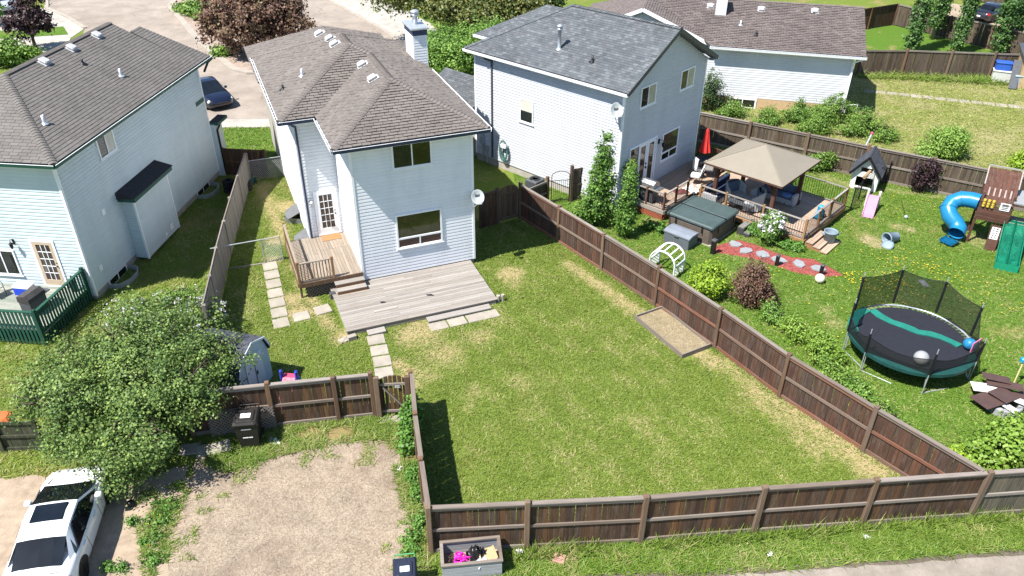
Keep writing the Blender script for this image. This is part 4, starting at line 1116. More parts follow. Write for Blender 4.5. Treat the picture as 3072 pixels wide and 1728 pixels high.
iron_gate('black iron gate with arched top by the light grey wall', (1.95, 35.95), (2.85, 36.1), 1.5, 1.75)
iron_gate('black iron gate at the far end of the passage beside the white house', (-2.9, 42.2), (-2.0, 42.6), 1.3, 1.5)

# ---- chain link
def chainlink(name, label, pts, h, step=.11, post_r=.024, cat='fence'):
    a = Vector((*pts[0], 0)); t = thing(name, label, cat, a)
    for p in pts:
        m = MB(); m.tube([(p[0] - a.x, p[1] - a.y, 0), (p[0] - a.x, p[1] - a.y, h + .03)], post_r, 8); link('post', m.mesh('post', m_wire), t)
    for p, q in zip(pts, pts[1:]):
        A = Vector((*p, 0)) - a; B = Vector((*q, 0)) - a; d = B - A; L = d.length; d.normalize()
        m = MB(); m.tube([A + Vector((0, 0, h)), B + Vector((0, 0, h))], .02, 8); link('top_rail', m.mesh('top_rail', m_wire), t)
        m = MB(); n = int((L + h) / step) + 1
        for i in range(n):
            for sg in (1, -1):
                s0 = i * step - (h if sg > 0 else 0); pts2 = []
                x0, z0_, x1, z1_ = s0, 0., s0 + h * 1.0, h
                if sg < 0: x0, z0_, x1, z1_ = s0, 0., s0 - h, h
                # clip to 0..L
                def cl(xa, za, xb, zb):
                    if xa > xb: xa, za, xb, zb = xb, zb, xa, za
                    if xb <= 0 or xa >= L: return None
                    if xa < 0: za += (zb - za) * (-xa) / (xb - xa); xa = 0
                    if xb > L: zb -= (zb - za) * (xb - L) / (xb - xa); xb = L
                    return xa, za, xb, zb
                c = cl(x0, z0_, x1, z1_)
                if c: m.tube([A + d * c[0] + Vector((0, 0, c[1])), A + d * c[2] + Vector((0, 0, c[3]))], .0065, 3, cap=False)
        o = link('wire_mesh', m.mesh('wire_mesh', m_wire), t); o['kind'] = 'stuff'
    return t
chainlink('chain_link_gate', 'small chain link gate panel beside the upper deck', [(-10.96, 29.9), (-10.22, 30.2)], 1.2, cat='gate')
chainlink('chain_link_fence', 'chain link panel at the far end of the side yard', [(-13.95, 38.3), (-12.35, 38.95)], 1.15)
t = thing('chain_link_rail', 'open steel rails between grey fence and chain link gate', 'rail', (-12.9, 29.1, 0))
for z in (1.2,):
    m = MB(); m.tube([(0, 0, z), (1.94, .8, z)], .024, 8); link('top_rail', m.mesh('top_rail', m_wire), t)
m = MB(); m.bar((0, .1, .03), (1.94, .75, .03), .07, .05); link('bottom_board', m.mesh('bottom_board', m_fence_grey), t)
# lattice panels by the bin
def lattice(t, A, B, z0, z1, mat, step=.13, w=.035, name='slat'):
    A = Vector(A); B = Vector(B); d = B - A; L = d.length; d.normalize(); h = z1 - z0
    n = Vector((-d.y, d.x, 0))
    for sg in (1, -1):
        k = int((L + h) / step) + 1
        for i in range(k):
            s0 = i * step - (h if sg > 0 else 0)
            xa, za, xb, zb = (s0, 0, s0 + h, h) if sg > 0 else (s0 - h, h, s0, 0)
            if xb <= .02 or xa >= L - .02: continue
            if xa < 0: za += (zb - za) * (-xa) / (xb - xa); xa = 0
            if xb > L: zb -= (zb - za) * (xb - L) / (xb - xa); xb = L
            m = MB(); m.bar(A + d * xa + n * (.006 * sg) + Vector((0, 0, z0 + za)), A + d * xb + n * (.006 * sg) + Vector((0, 0, z0 + zb)), .009, w, up=n.cross(d)); link(name, m.mesh(name, mat), t)
m_lat = plain('grey_lattice', (.20, .18, .165), .85, .2)
lt = thing('lattice_panel', 'grey diagonal lattice leaning on the fence behind the black wheelie bin', 'lattice', (-9.75, 18.9, 0), math.atan2(.42, 1.85))
lattice(lt, (0, 0, 0), (2.05, 0, 0), .02, 1.0, m_lat)

# fences of the properties behind
UR = [(24.9, 56.95), (28.35, 57.0), (31.45, 56.7), (34.4, 56.4), (37.5, 56.1)]
fence('fence', 'brown board fence behind the bungalow and vacant lot', UR, -1, h=1.8, post_h=1.95, mats=(m_fence_back, m_fence_rail, m_fence_post), bottom=False, mid=False)
RB_ = [(33.35, 70.9), (36.1, 66.8), (38.1, 63.95), (39.8, 61.5), (42, 58.3)]
fence('fence', 'brown board fence behind the row of poplars', RB_, -1, h=1.8, post_h=1.85, mats=(m_fence_back, m_fence_rail, m_fence_post), bottom=False, mid=False)
fence('fence', 'dark board fence in shade beyond the bungalow gable', [(28.0, 68.2), (30.6, 69.5), (33.35, 70.9)], -1, h=1.8, post_h=1.85, mats=(m_fence, m_fence, m_fence), bottom=False, mid=False)
fence('fence', 'far board fence beyond the parked car, top right', [(38, 84), (43, 81), (48, 78), (54, 74)], -1, h=1.8, mats=(m_fence_back, m_fence_rail, m_fence_post), bottom=False, mid=False)
fence('fence', 'dark green-stained board fence at left edge beside the tree', [(-17.6, 18.2), (-16.2, 18.25), (-14.9, 18.3)], -1, h=1.2, post_h=1.3, mats=(wood('green_stain', [(.05, .06, .035), (.065, .07, .04), (.045, .05, .032)]),) * 3)

# ------------------------------------------------------------------ main decks
def lathe_plank(parent, x0, x1, y0, y1, z, th=.035, mat=None, along='x', w=.14, gap=.008, name='plank', seed=1, cut=None):
    rr = random.Random(seed)
    lo, hi = (y0, y1) if along == 'x' else (x0, x1)
    k = max(1, round((hi - lo) / w)); st = (hi - lo) / k
    for i in range(k):
        a = lo + i * st + gap / 2; b = lo + (i + 1) * st - gap / 2
        segs = [(x0, x1)] if along == 'x' else [(y0, y1)]
        L = segs[0][1] - segs[0][0]
        if L > 3.5:
            c = segs[0][0] + L * rr.uniform(.3, .7); segs = [(segs[0][0] - rr.uniform(0, .012), c - .003), (c + .003, segs[0][1] + rr.uniform(0, .012))]
        for s0, s1 in segs:
            m = MB(); dz = rr.uniform(-.004, .003)
            if along == 'x': m.box(s0, s1, a, b, z - th + dz, z + dz)
            else: m.box(a, b, s0, s1, z - th + dz, z + dz)
            link(name, m.mesh(name, mat), parent)
DK = thing('deck', 'low weathered grey plank deck behind the white house', 'deck', (-6.28, 28.16, 0), R(22))
lathe_plank(DK, -1.44, 4.76, -3.38, -.03, .24, mat=m_deck_grey, seed=3)
m = MB(); m.box(-1.4, 4.72, -3.36, -3.32, .02, .195); m.box(-1.41, -1.37, -3.31, -.05, .02, .195); m.box(4.68, 4.73, -3.31, -.05, .02, .195); m.box(-1.3, 4.6, -1.8, -1.75, .03, .19)
link('skirt', m.mesh('skirt', m_deck_grey), DK)
m = MB(); m.box(-.15, .8, -2.52, -2.38, .241, .262); link('loose_plank', m.mesh('loose_plank', m_deck_grey), DK)
for (x0, x1, lab) in ((-.68, .02, 'short'), (1.72, 4.38, 'long')):
    st = MB(); st.box(x0, x1, -3.72, -3.55, .085, .12); st.box(x0, x1, -3.545, -3.39, .085, .12); st.box(x0 + .03, x1 - .03, -3.70, -3.40, .0, .08); link('step', st.mesh('step', m_deck_grey), DK)
UD = thing('deck', 'raised tan wooden deck with railing at the back door', 'deck', (-6.28, 28.16, 0), R(22))
ZU = .74
lathe_plank(UD, -2.66, -1.36, -.12, 3.62, ZU, mat=m_deck_tan, along='y', seed=5)
lathe_plank(UD, -1.35, -.02, -.12, 2.3, ZU, mat=m_deck_tan, along='y', seed=6)
lathe_plank(UD, -1.35, -.02, 2.31, 3.62, ZU, mat=m_deck_tan, along='y', seed=8)
m = MB(); m.box(-1.1, -.25, 3.05, 3.6, ZU + .002, ZU + .02); link('door_mat', m.mesh('door_mat', m_cedar_x), UD)
m = MB(); m.box(-2.66, -.03, -.16, -.125, ZU - .2, ZU); m.box(-2.70, -2.665, -.12, 3.62, ZU - .2, ZU); link('skirt', m.mesh('skirt', m_fence_post), UD)
for x, y in ((-2.6, 0), (-2.6, 1.8), (-2.6, 3.5), (-1.2, 0), (-.1, 0)):
    m = MB(); m.box(x - .045, x + .045, y - .045, y + .045, 0, ZU - .04); link('leg', m.mesh('leg', m_fence_post), UD)
lattice(UD, (-2.45, -.15, 0), (-1.2, -.15, 0), .05, ZU - .2, plain('dark_lattice', (.06, .055, .05), .8, .2), .14, .04, 'lattice_slat')
def railing(t, pts, z, h, post, rail, bal, step=.12, bsize=.035, posts=None, skirt=0, round_=False, top_w=.09, spans=None):
    for i, p in enumerate(pts):
        m = MB(); m.bbox(-.05, .05, -.05, .05, z - .15, z + h + .1, .012); link('post', m.mesh('post', post), t, loc=(p[0], p[1], 0))
    for j, (p, q) in enumerate(zip(pts, pts[1:])):
        if spans and j not in spans: continue
        A = Vector((*p, 0)); B = Vector((*q, 0)); d = (B - A); L = d.length; d.normalize()
        m = MB(); m.bar(A + d * .05 + Vector((0, 0, z + h)), B - d * .05 + Vector((0, 0, z + h)), top_w, .04); link('hand_rail', m.mesh('hand_rail', rail), t)
        m = MB(); m.bar(A + d * .05 + Vector((0, 0, z + .08)), B - d * .05 + Vector((0, 0, z + .08)), .045, .06); link('bottom_rail', m.mesh('bottom_rail', rail), t)
        k = max(1, int(L / step)); me = None
        for i in range(1, k):
            if me is None:
                m = MB()
                if round_: m.tube([(0, 0, z + .1), (0, 0, z + h - .01)], bsize / 2, 6)
                else: m.box(-bsize / 2, bsize / 2, -bsize / 2, bsize / 2, z + .1, z + h - .015)
                me = m.mesh('baluster', bal)
            link('baluster', me, t, loc=A + d * (L * i / k), rz=math.atan2(d.y, d.x))
railing(UD, [(-2.62, 3.55), (-2.62, -.1), (-1.22, -.1)], ZU, .92, m_cedar, m_deck_tan, m_cedar, .125, .038)
ST = thing('steps', 'two wooden steps from raised deck down to low deck', 'steps', (-6.28, 28.16, 0), R(22))
for i, (z, y) in enumerate(((.57, -.16), (.41, -.46))):
    m = MB(); m.box(-1.25, -.02, y - .30, y - .155, z - .035, z); link('tread', m.mesh('tread', m_deck_grey), ST)
    m = MB(); m.box(-1.25, -.02, y - .15, y - .005, z - .035, z); link('tread', m.mesh('tread', m_deck_grey), ST)
    m = MB(); m.box(-1.24, -.03, y - .285, y - .27, .245, z - .036); link('riser', m.mesh('riser', m_cedar_x), ST)
# paving slabs round the decks
rs = random.Random(11); SLABS = []
def slab(label, c, sx, sy, rz, group='grey concrete paving slabs around the decks', mat=None, h=.05):
    m = MB(); m.bbox(-sx / 2, sx / 2, -sy / 2, sy / 2, -.02, h, .012)
    rot = Matrix.Rotation(rz, 3, 'Z'); SLABS.append([tuple((Vector((c[0], c[1], 0)) + rot @ Vector((a_ * sx * .5, b_ * sy * .5, 0)))[:2]) for a_, b_ in ((-1, -1), (1, -1), (1, 1), (-1, 1))])
    o = m.build('paving_slab', mat or m_concrete, loc=(c[0], c[1], rs.uniform(-.012, .004)), rz=rz + rs.uniform(-.03, .03)); tag(o, label, 'paving slab', group); return o
L0 = Vector((-10.66, 29.62)); L1 = Vector((-9.12, 25.35))
names = ['first', 'second', 'third', 'fourth', 'fifth', 'sixth', 'seventh']
for i in range(7):
    c = L0.lerp(L1, i / 6); slab('%s square slab counting from the chain link gate, left path' % names[i], c, .62, .66, R(22), )
slab('square slab just right of the left path corner', (-8.42, 25.80), .64, .6, R(26)); slab('square slab at the left edge of the low deck', (-7.66, 26.28), .64, .6, R(28))
for i, p in enumerate(((-5.20, 24.28), (-4.98, 23.62), (-4.78, 22.96), (-4.62, 22.3))): slab('%s slab counting from the short deck step towards the gate' % names[i], p, .66, .6, R(16))
for i, x in enumerate((2.05, 2.82, 3.6, 4.2)):
    w_ = Vector((-6.28, 28.16, 0)) + Matrix.Rotation(R(22), 3, 'Z') @ Vector((x, -4.0, 0)); slab('%s slab from the left below the long deck step' % names[i], w_, .72, .52, R(22))
m = MB()
for a, b in (((-9.62, 25.0), (-10.98, 29.4)), ((-5.42, 24.4), (-4.95, 22.2)), ((-4.62, 24.2), (-4.2, 22.3))): m.bar((*a, .02), (*b, .02), .05, .09)
# ------------------------------------------------------------------ right neighbour's decks and garden things
_c48, _s48 = math.cos(R(48)), math.sin(R(48))
def BG(u, v, z=0): return Vector((5.09 + _c48 * u - _s48 * v, 35.0 + _s48 * u + _c48 * v, z))
A48 = R(48)
m_planks_r = wood('reddish_deck', [(.36, .26, .19), (.42, .31, .23), (.33, .24, .175), (.40, .31, .245)], 'x', streak=.22)
m_red_lat = plain('red_lattice', (.30, .09, .05), .8, .25)
m_bal = plain('black_baluster', (.01, .01, .01), .4, .2)
def local_planks(t, x0, x1, y0, y1, z, mat, along='x', w=.14, seed=1): lathe_plank(t, x0, x1, y0, y1, z, mat=mat, along=along, w=w, seed=seed)
D1 = thing('deck', 'upper wooden deck at the glass patio doors of the grey house', 'deck', BG(0, 0), A48)
Z1 = .56
local_planks(D1, .85, 7.0, -2.25, -.04, Z1, m_planks_r, 'x', seed=21)
m = MB(); m.box(.8, .845, -2.27, -.04, Z1 - .2, Z1 + .005); m.box(.85, 3.0, -2.30, -2.255, Z1 - .2, Z1 + .005); link('skirt', m.mesh('skirt', m_deck_grey), D1)
lattice(D1, (.83, -.1, 0), (.83, -2.2, 0), .02, Z1 - .2, m_red_lat, .13, .045, 'lattice_slat')
lattice(D1, (.9, -2.24, 0), (2.9, -2.24, 0), .02, Z1 - .2, m_red_lat, .13, .045, 'lattice_slat')
railing(D1, [(.88, -.2), (.88, -1.2), (.88, -2.2), (1.95, -2.2), (3.0, -2.2)], Z1, .85, m_brown_wood, m_deck_grey, m_bal, .115, .02, round_=True)
railing(D1, [(6.9, -.4), (6.9, -2.0)], Z1, 1.1, m_brown_wood, m_brown_wood, m_brown_wood, .11, .05)
D2 = thing('deck', 'lower wooden deck under the gazebo with black baluster railing', 'deck', BG(0, 0), A48)
Z2_ = .40
local_planks(D2, 3.05, 7.75, -8.4, -2.3, Z2_, m_planks_r, 'y', seed=22)
m = MB(); m.box(3.0, 3.045, -8.45, -2.35, Z2_ - .26, Z2_ - .002); m.box(3.05, 7.75, -8.46, -8.415, Z2_ - .26, Z2_ - .002); link('skirt', m.mesh('skirt', m_cedar_x), D2)
railing(D2, [(3.08, -2.9), (3.08, -4.3), (3.08, -6.25), (3.08, -8.36), (4.6, -8.36), (5.9, -8.36), (7.68, -8.36), (7.68, -5.5), (7.68, -2.6)], Z2_, .95, m_cedar, m_deck_grey, m_bal, .115, .02, round_=True)
for i in range(2):
    m = MB(); m.box(3.2, 6.8, -2.42 - i * .0, -2.26, .3 + i * .13, .33 + i * .13); link('level_step', m.mesh('level_step', m_cedar_x), D2)
S2 = thing('steps', 'three wooden steps down from the lower deck to the lawn', 'steps', BG(3.85, -8.48), A48)
for i in range(3):
    y0 = -.02 - .36 * i; z = .33 - .11 * i
    for q in range(2):
        m = MB(); m.box(-.75, .75, y0 - .17 * (q + 1), y0 - .17 * q - .01, z - .04, z); link('tread', m.mesh('tread', m_planks_r), S2)
    m = MB(); m.box(-.68, .68, y0 - .335, y0 - .315, .0 if i == 2 else z - .14, z - .042); link('riser', m.mesh('riser', m_cedar_x), S2)
for x in (-.72, .72):
    m = MB(); m.prism([(x, 0, .0), (x, 0, .29), (x, -1.09, .06), (x, -1.09, 0)], (.04 if x < 0 else -.04, 0, 0)); link('stringer', m.mesh('stringer', m_cedar_x), S2)

# gazebo
m_canopy = plain('tan_metal_roof', (.215, .19, .15), .6, .06, 1.2)
GZ = thing('gazebo', 'square gazebo with tan four-sided roof on brown timber posts', 'gazebo', BG(4.78, -5.02, Z2_), A48)
ez, az, hw = 2.32, 3.20, 2.02
m = MB()
for i in range(4):
    a = math.pi / 2 * i; Rm = Matrix.Rotation(a, 3, 'Z')
    k = 9
    for j in range(k):
        t0, t1 = -1 + 2 * j / k, -1 + 2 * (j + 1) / k
        p = [Vector((t0 * hw, -hw, ez)), Vector((t1 * hw, -hw, ez)), Vector((t1 * .02, -.02, az)), Vector((t0 * .02, -.02, az))]
        m.add([Rm @ q for q in p], [(0, 1, 2, 3)])
link('canopy', m.mesh('canopy', m_canopy), GZ)
m = MB()
for i in range(4):
    Rm = Matrix.Rotation(math.pi / 2 * i, 3, 'Z')
    for j in range(1, 9):
        t0 = -1 + 2 * j / 9
        m.bar(Rm @ Vector((t0 * hw, -hw, ez)), Rm @ Vector((t0 * hw, -abs(t0) * hw, az - (az - ez) * abs(t0))), .008, .006)
o = link('seam', m.mesh('seam', m_canopy), GZ); o['kind'] = 'stuff'
for i in range(4):
    Rm = Matrix.Rotation(math.pi / 2 * i, 3, 'Z'); m = MB(); m.bar(Rm @ Vector((hw, -hw, ez + .01)), Rm @ Vector((0, 0, az + .01)), .05, .03); link('hip_trim', m.mesh('hip_trim', m_canopy), GZ)
    m = MB(); m.bar(Rm @ Vector((-hw, -hw + .01, ez - .05)), Rm @ Vector((hw, -hw + .01, ez - .05)), .03, .08); link('eave_trim', m.mesh('eave_trim', m_brown_wood), GZ)
    m = MB(); m.bar(Rm @ Vector((-1.6, -1.5, ez - .14)), Rm @ Vector((1.6, -1.5, ez - .14)), .09, .2); link('beam', m.mesh('beam', m_brown_wood), GZ)
    c = Rm @ Vector((1.5, -1.5, 0)); m = MB(); m.bbox(c.x - .09, c.x + .09, c.y - .09, c.y + .09, 0, ez - .04, .015); m.bbox(c.x - .13, c.x + .13, c.y - .13, c.y + .13, 0, .2, .02); link('post', m.mesh('post', m_brown_wood), GZ)
    for dx, dy in ((-1, 0), (0, 1)):
        m = MB(); d = Rm @ Vector((dx, dy, 0)); pts = [c + Vector((0, 0, ez - .85)), c + d * .16 + Vector((0, 0, ez - .52)), c + d * .42 + Vector((0, 0, ez - .28)), c + d * .72 + Vector((0, 0, ez - .2))]
        for p, q in zip(pts, pts[1:]): m.bar(p, q, .08, .11)
        link('knee_brace', m.mesh('knee_brace', m_brown_wood), GZ)
# seating under the gazebo
m_wick = plain('grey_wicker', (.42, .42, .42), .8, .15, 14, .2, bump=.4)
m_navyc = plain('navy_cushion', (.02, .03, .07), .9, .2)
m_blue_c = plain('blue_grey_cushion', (.10, .13, .19), .9, .2)
def wicker_chair(label, u, v, rz):
    t = thing('wicker_chair', label, 'chair', BG(u, v, Z2_), A48 + rz, 'grey wicker tub chairs under the gazebo')
    m = MB(); n = 14
    prof = []
    for i in range(n + 1):
        a = math.pi * (-.08 + 1.16 * i / n); r_ = .40; h = .82 if .25 < i / n < .75 else .62 + .2 * min(1, 4 * min(i / n, 1 - i / n))
        prof.append((Vector((r_ * math.cos(a), r_ * math.sin(a), .08)), Vector((r_ * 1.1 * math.cos(a), r_ * 1.1 * math.sin(a), h)), Vector((r_ * .92 * math.cos(a), r_ * .92 * math.sin(a), h)), Vector((r_ * .8 * math.cos(a), r_ * .8 * math.sin(a), .3))))
    for p, q in zip(prof, prof[1:]): m.add([p[0], q[0], q[1], p[1], q[2], p[2], q[3], p[3]], [(0, 1, 2, 3)[::-1], (3, 2, 4, 5)[::-1], (5, 4, 6, 7)[::-1]])
    for p in (prof[0], prof[-1]): m.add(list(p), [(0, 1, 2, 3)])
    m.box(-.36, .36, -.36, .2, .06, .28)
    link('shell', m.mesh('shell', m_wick), t)
    m = MB(); m.bbox(-.31, .31, -.34, .24, .285, .42, .05); link('seat_cushion', m.mesh('seat_cushion', m_wick), t)
    m = MB(); m.bbox(-.3, .3, .12, .28, .42, .85, .06); link('back_cushion', m.mesh('back_cushion', m_blue_c), t)
    t.scale = (1.25, 1.25, 1.25)
    return t
wicker_chair('left grey wicker tub chair under the gazebo, facing away', 4.35, -4.15, R(-20))
wicker_chair('right grey wicker tub chair under the gazebo, beside the corner post', 4.25, -5.15, R(-150))
t = thing('sofa', 'navy corner sofa in the shade of the gazebo', 'sofa', BG(4.2, -3.75, Z2_), A48)
for nm, b, mt in (('base', (-.9, 1.4, .0, .75, .05, .3), m_wick), ('seat_cushion', (-.85, 1.35, .02, .6, .305, .46), m_navyc), ('backrest', (-.9, 1.4, .62, .8, .3, .8), m_navyc), ('arm', (-1.05, -.87, 0, .8, .05, .6), m_wick)):
    m = MB(); m.bbox(*b, .04); link(nm, m.mesh(nm, mt), t)
t = thing('sofa', 'blue-grey sofa behind the right gazebo post', 'sofa', BG(5.75, -5.55, Z2_), A48 + R(-90))
for nm, b, mt in (('base', (-.9, .9, .0, .75, .05, .3), m_wick), ('seat_cushion', (-.85, .85, .02, .6, .305, .46), m_blue_c), ('backrest', (-.9, .9, .62, .8, .3, .8), m_blue_c), ('arm', (.87, 1.05, 0, .8, .05, .6), m_wick)):
    m = MB(); m.bbox(*b, .04); link(nm, m.mesh(nm, mt), t)
t = thing('coffee_table', 'long dark low table in front of the wicker chairs', 'table', BG(3.75, -4.75, Z2_), A48 + R(-90))
m = MB(); m.box(-.7, .7, -.25, .25, .38, .42); link('table_top', m.mesh('table_top', m_gmetal), t)
for x in (-.62, .62):
    for y in (-.2, .2): m = MB(); m.box(x - .02, x + .02, y - .02, y + .02, 0, .38); link('leg', m.mesh('leg', m_gmetal), t)
t = thing('side_table', 'small round blue folding table beside the right gazebo post', 'table', BG(5.85, -6.15, Z2_), A48)
m = MB(); m.lathe([(.001, .5), (.27, .5), (.28, .52), (.27, .54), (.001, .54)], n=24); link('table_top', m.mesh('table_top', plain('blue_tin', (.12, .22, .42), .4, .3, 8), True), t)
m = MB()
for a in (0, 90, 180, 270): m.tube([(.22 * math.cos(R(a)), .22 * math.sin(R(a)), 0), (-.18 * math.cos(R(a)), -.18 * math.sin(R(a)), .5)], .012, 6)
link('leg_frame', m.mesh('leg_frame', m_black), t)
t = thing('toy_car', 'bright blue plastic ride-on toy behind the deck railing', 'toy', BG(5.6, -8.0, Z2_), A48)
m_tblue = plain('blue_plastic', (.01, .26, .48), .35, .15)
m = MB(); m.bbox(-.3, .3, -.16, .16, .1, .4, .07); m.bbox(-.12, .1, -.14, .14, .4, .68, .05); link('body', m.mesh('body', m_tblue), t)
for x in (-.2, .2):
    for y in (-.18, .18): m = MB(); m.tube([(x, y - .03, .1), (x, y + .03, .1)], .1, 12); link('wheel', m.mesh('wheel', m_black), t)

# dining set, umbrella, grill on the upper deck
m_cush = plain('cream_cushion', (.62, .60, .57), .85, .1, bump=.2)
def dining_chair(label, u, v, rz, tilt=0):
    t = thing('patio_chair', label, 'chair', BG(u, v, Z1), A48 + rz, 'cream cushioned patio chairs on the upper deck')
    Mx = Matrix.Rotation(tilt, 4, 'X')
    m = MB()
    for x in (-.27, .27):
        m.tube([Mx @ Vector(p) for p in ((x, -.26, 0), (x, -.26, .6), (x, .2, .62))], .014, 6); m.tube([Mx @ Vector(p) for p in ((x, .3, 0), (x, .24, .45), (x, .38, 1.02))], .014, 6); m.tube([Mx @ Vector(p) for p in ((x, -.26, .42), (x, .25, .42))], .014, 6)
    m.tube([Mx @ Vector(p) for p in ((-.27, .38, 1.02), (.27, .38, 1.02))], .014, 6)
    link('frame', m.mesh('frame', m_black), t)
    m = MB(); m.bbox(-.25, .25, -.27, .24, .43, .54, .04, M=Mx); link('seat_cushion', m.mesh('seat_cushion', m_cush), t)
    m = MB(); m.bbox(-.24, .24, -.05, .05, 0, .56, .04, M=Mx @ Matrix.Translation((0, .24, .53)) @ Matrix.Rotation(R(-14), 4, 'X')); link('back_cushion', m.mesh('back_cushion', m_cush), t)
    return t
dining_chair('cream patio chair tipped beside the red umbrella', 5.15, -1.35, R(60), R(18))
dining_chair('cream patio chair next to the gazebo corner post', 4.55, -1.75, R(200))
dining_chair('cream patio chair hidden behind the gazebo roof corner', 5.7, -1.8, R(120))
t = thing('patio_table', 'black metal patio table under the folded red umbrella', 'table', BG(6.05, -1.25, Z1), A48)
m = MB(); m.lathe([(.001, .70), (.52, .70), (.53, .715), (.52, .73), (.001, .73)], n=24); link('table_top', m.mesh('table_top', m_black), t)
m = MB()
for a in (45, 135, 225, 315): m.tube([(.42 * math.cos(R(a)), .42 * math.sin(R(a)), 0), (.1 * math.cos(R(a)), .1 * math.sin(R(a)), .35), (.4 * math.cos(R(a)), .4 * math.sin(R(a)), .7)], .015, 6)
link('leg_frame', m.mesh('leg_frame', m_black), t)
t = thing('patio_umbrella', 'folded red patio umbrella behind the gazebo', 'umbrella', BG(6.05, -1.25, Z1), A48)
m = MB(); m.tube([(0, 0, .03), (0, 0, 2.5)], .02, 8); link('pole', m.mesh('pole', m_brown_wood), t)
m = MB(); n = 24
rings = [(.02, 2.45), (.07, 2.35), (.10, 2.15), (.17, 1.7), (.24, 1.35), (.27, 1.15)]
vs_ = []; fs = []
for r_, z in rings:
    for j in range(n): a = 2 * math.pi * j / n; k_ = 1 + (.22 if j % 3 == 0 else -.12) * (1 if r_ > .05 else 0); vs_.append((r_ * k_ * math.cos(a), r_ * k_ * math.sin(a), z + (.04 if j % 3 == 0 and z < 1.3 else 0)))
for i in range(len(rings) - 1):
    for j in range(n): fs.append((i * n + j, (i + 1) * n + j, (i + 1) * n + (j + 1) % n, i * n + (j + 1) % n))
m.add(vs_, fs); link('canopy', m.mesh('canopy', plain('red_cloth', (.52, .035, .03), .85, .12, 5)), t)
m = MB(); m.lathe([(.001, 0), (.24, 0), (.24, .05), (.06, .1), (.03, .2), (.001, .2)], n=16); link('base', m.mesh('base', m_black), t)
t = thing('umbrella_bracket', 'black wall lamp beside the lower window of the grey house', 'lamp', BG(3.35, -.08, 2.75), A48)
m = MB(); m.box(-.06, .06, .0, .05, -.1, .15); m.tube([(0, 0, .1), (0, -.2, .15), (0, -.25, .0)], .012, 6); m.lathe([(.02, .02), (.09, -.02), (.07, -.2), (.03, -.25), (.001, -.25)], (0, -.25, .02), 10); link('lantern', m.mesh('lantern', m_black), t)
# gas grill by the left rail
m_steel = plain('stainless_steel', (.42, .43, .44), .3, .1, metal=.85)
t = thing('barbecue', 'stainless gas barbecue at the left railing of the upper deck', 'barbecue', BG(1.25, -1.05, Z1), A48 + R(90))
m = MB(); m.box(-.38, .38, -.26, .26, .1, .78); link('cabinet', m.mesh('cabinet', m_gmetal), t)
m = MB(); m.prism([(-.42, -.3, .8), (-.42, .28, .8), (-.42, .28, 1.02), (-.42, .1, 1.16), (-.42, -.14, 1.12), (-.42, -.3, .95)], (.84, 0, 0)); link('hood', m.mesh('hood', m_steel), t)
m = MB(); m.tube([(-.34, -.36, .98), (.34, -.36, .98)], .015, 8); link('handle', m.mesh('handle', m_black), t)
for x in (-.72, .44): m = MB(); m.box(x, x + .28, -.26, .26, .80, .83); link('side_shelf', m.mesh('side_shelf', m_steel), t)
for i in range(4): m = MB(); m.tube([(-.28 + i * .18, -.27, .72), (-.28 + i * .18, -.31, .72)], .03, 10); link('knob', m.mesh('knob', m_black), t)
m = MB(); m.tube([(-.3, -.2, .0), (-.3, .2, 0)], .07, 10); m.tube([(.3, -.2, 0), (.3, .2, 0)], .07, 10); link('caster', m.mesh('caster', m_black), t)
def crumple(name, label, loc, s, mat, seed, cat):
    rr = random.Random(seed); m = MB(); n = 9
    g_ = [[Vector(((i / n - .5) * s[0] + rr.uniform(-.03, .03), (j / n - .5) * s[1] + rr.uniform(-.03, .03), abs(rr.gauss(.0, 1)) * s[2] * .5 * (1 - max(abs(i / n - .5), abs(j / n - .5)) * 1.6) + .012)) for j in range(n + 1)] for i in range(n + 1)]
    m.add([p for r_ in g_ for p in r_], [(i * (n + 1) + j, (i + 1) * (n + 1) + j, (i + 1) * (n + 1) + j + 1, i * (n + 1) + j + 1) for i in range(n) for j in range(n)])
    m.add([(p.x, p.y, .002) for r_ in g_ for p in r_], [(i * (n + 1) + j, i * (n + 1) + j + 1, (i + 1) * (n + 1) + j + 1, (i + 1) * (n + 1) + j) for i in range(n) for j in range(n)])
    o = m.build(name, mat, smooth=True); o.location = loc; o.rotation_euler.z = rr.uniform(0, 3); return tag(o, label, cat)
crumple('blanket', 'dark red crumpled cloth lying on the upper deck boards', BG(3.2, -1.75, Z1), (.7, .5, .25), plain('maroon_cloth', (.14, .05, .045), .9, .2), 3, 'cloth')
crumple('towel', 'white towels heaped behind the upper deck railing', BG(3.7, -2.0, Z1), (.8, .5, .4), m_cush, 5, 'towel')
crumple('towel', 'white cloth draped at the corner post of the lower deck railing', BG(3.2, -2.75, 1.22), (.3, .3, .1), m_cush, 6, 'towel')
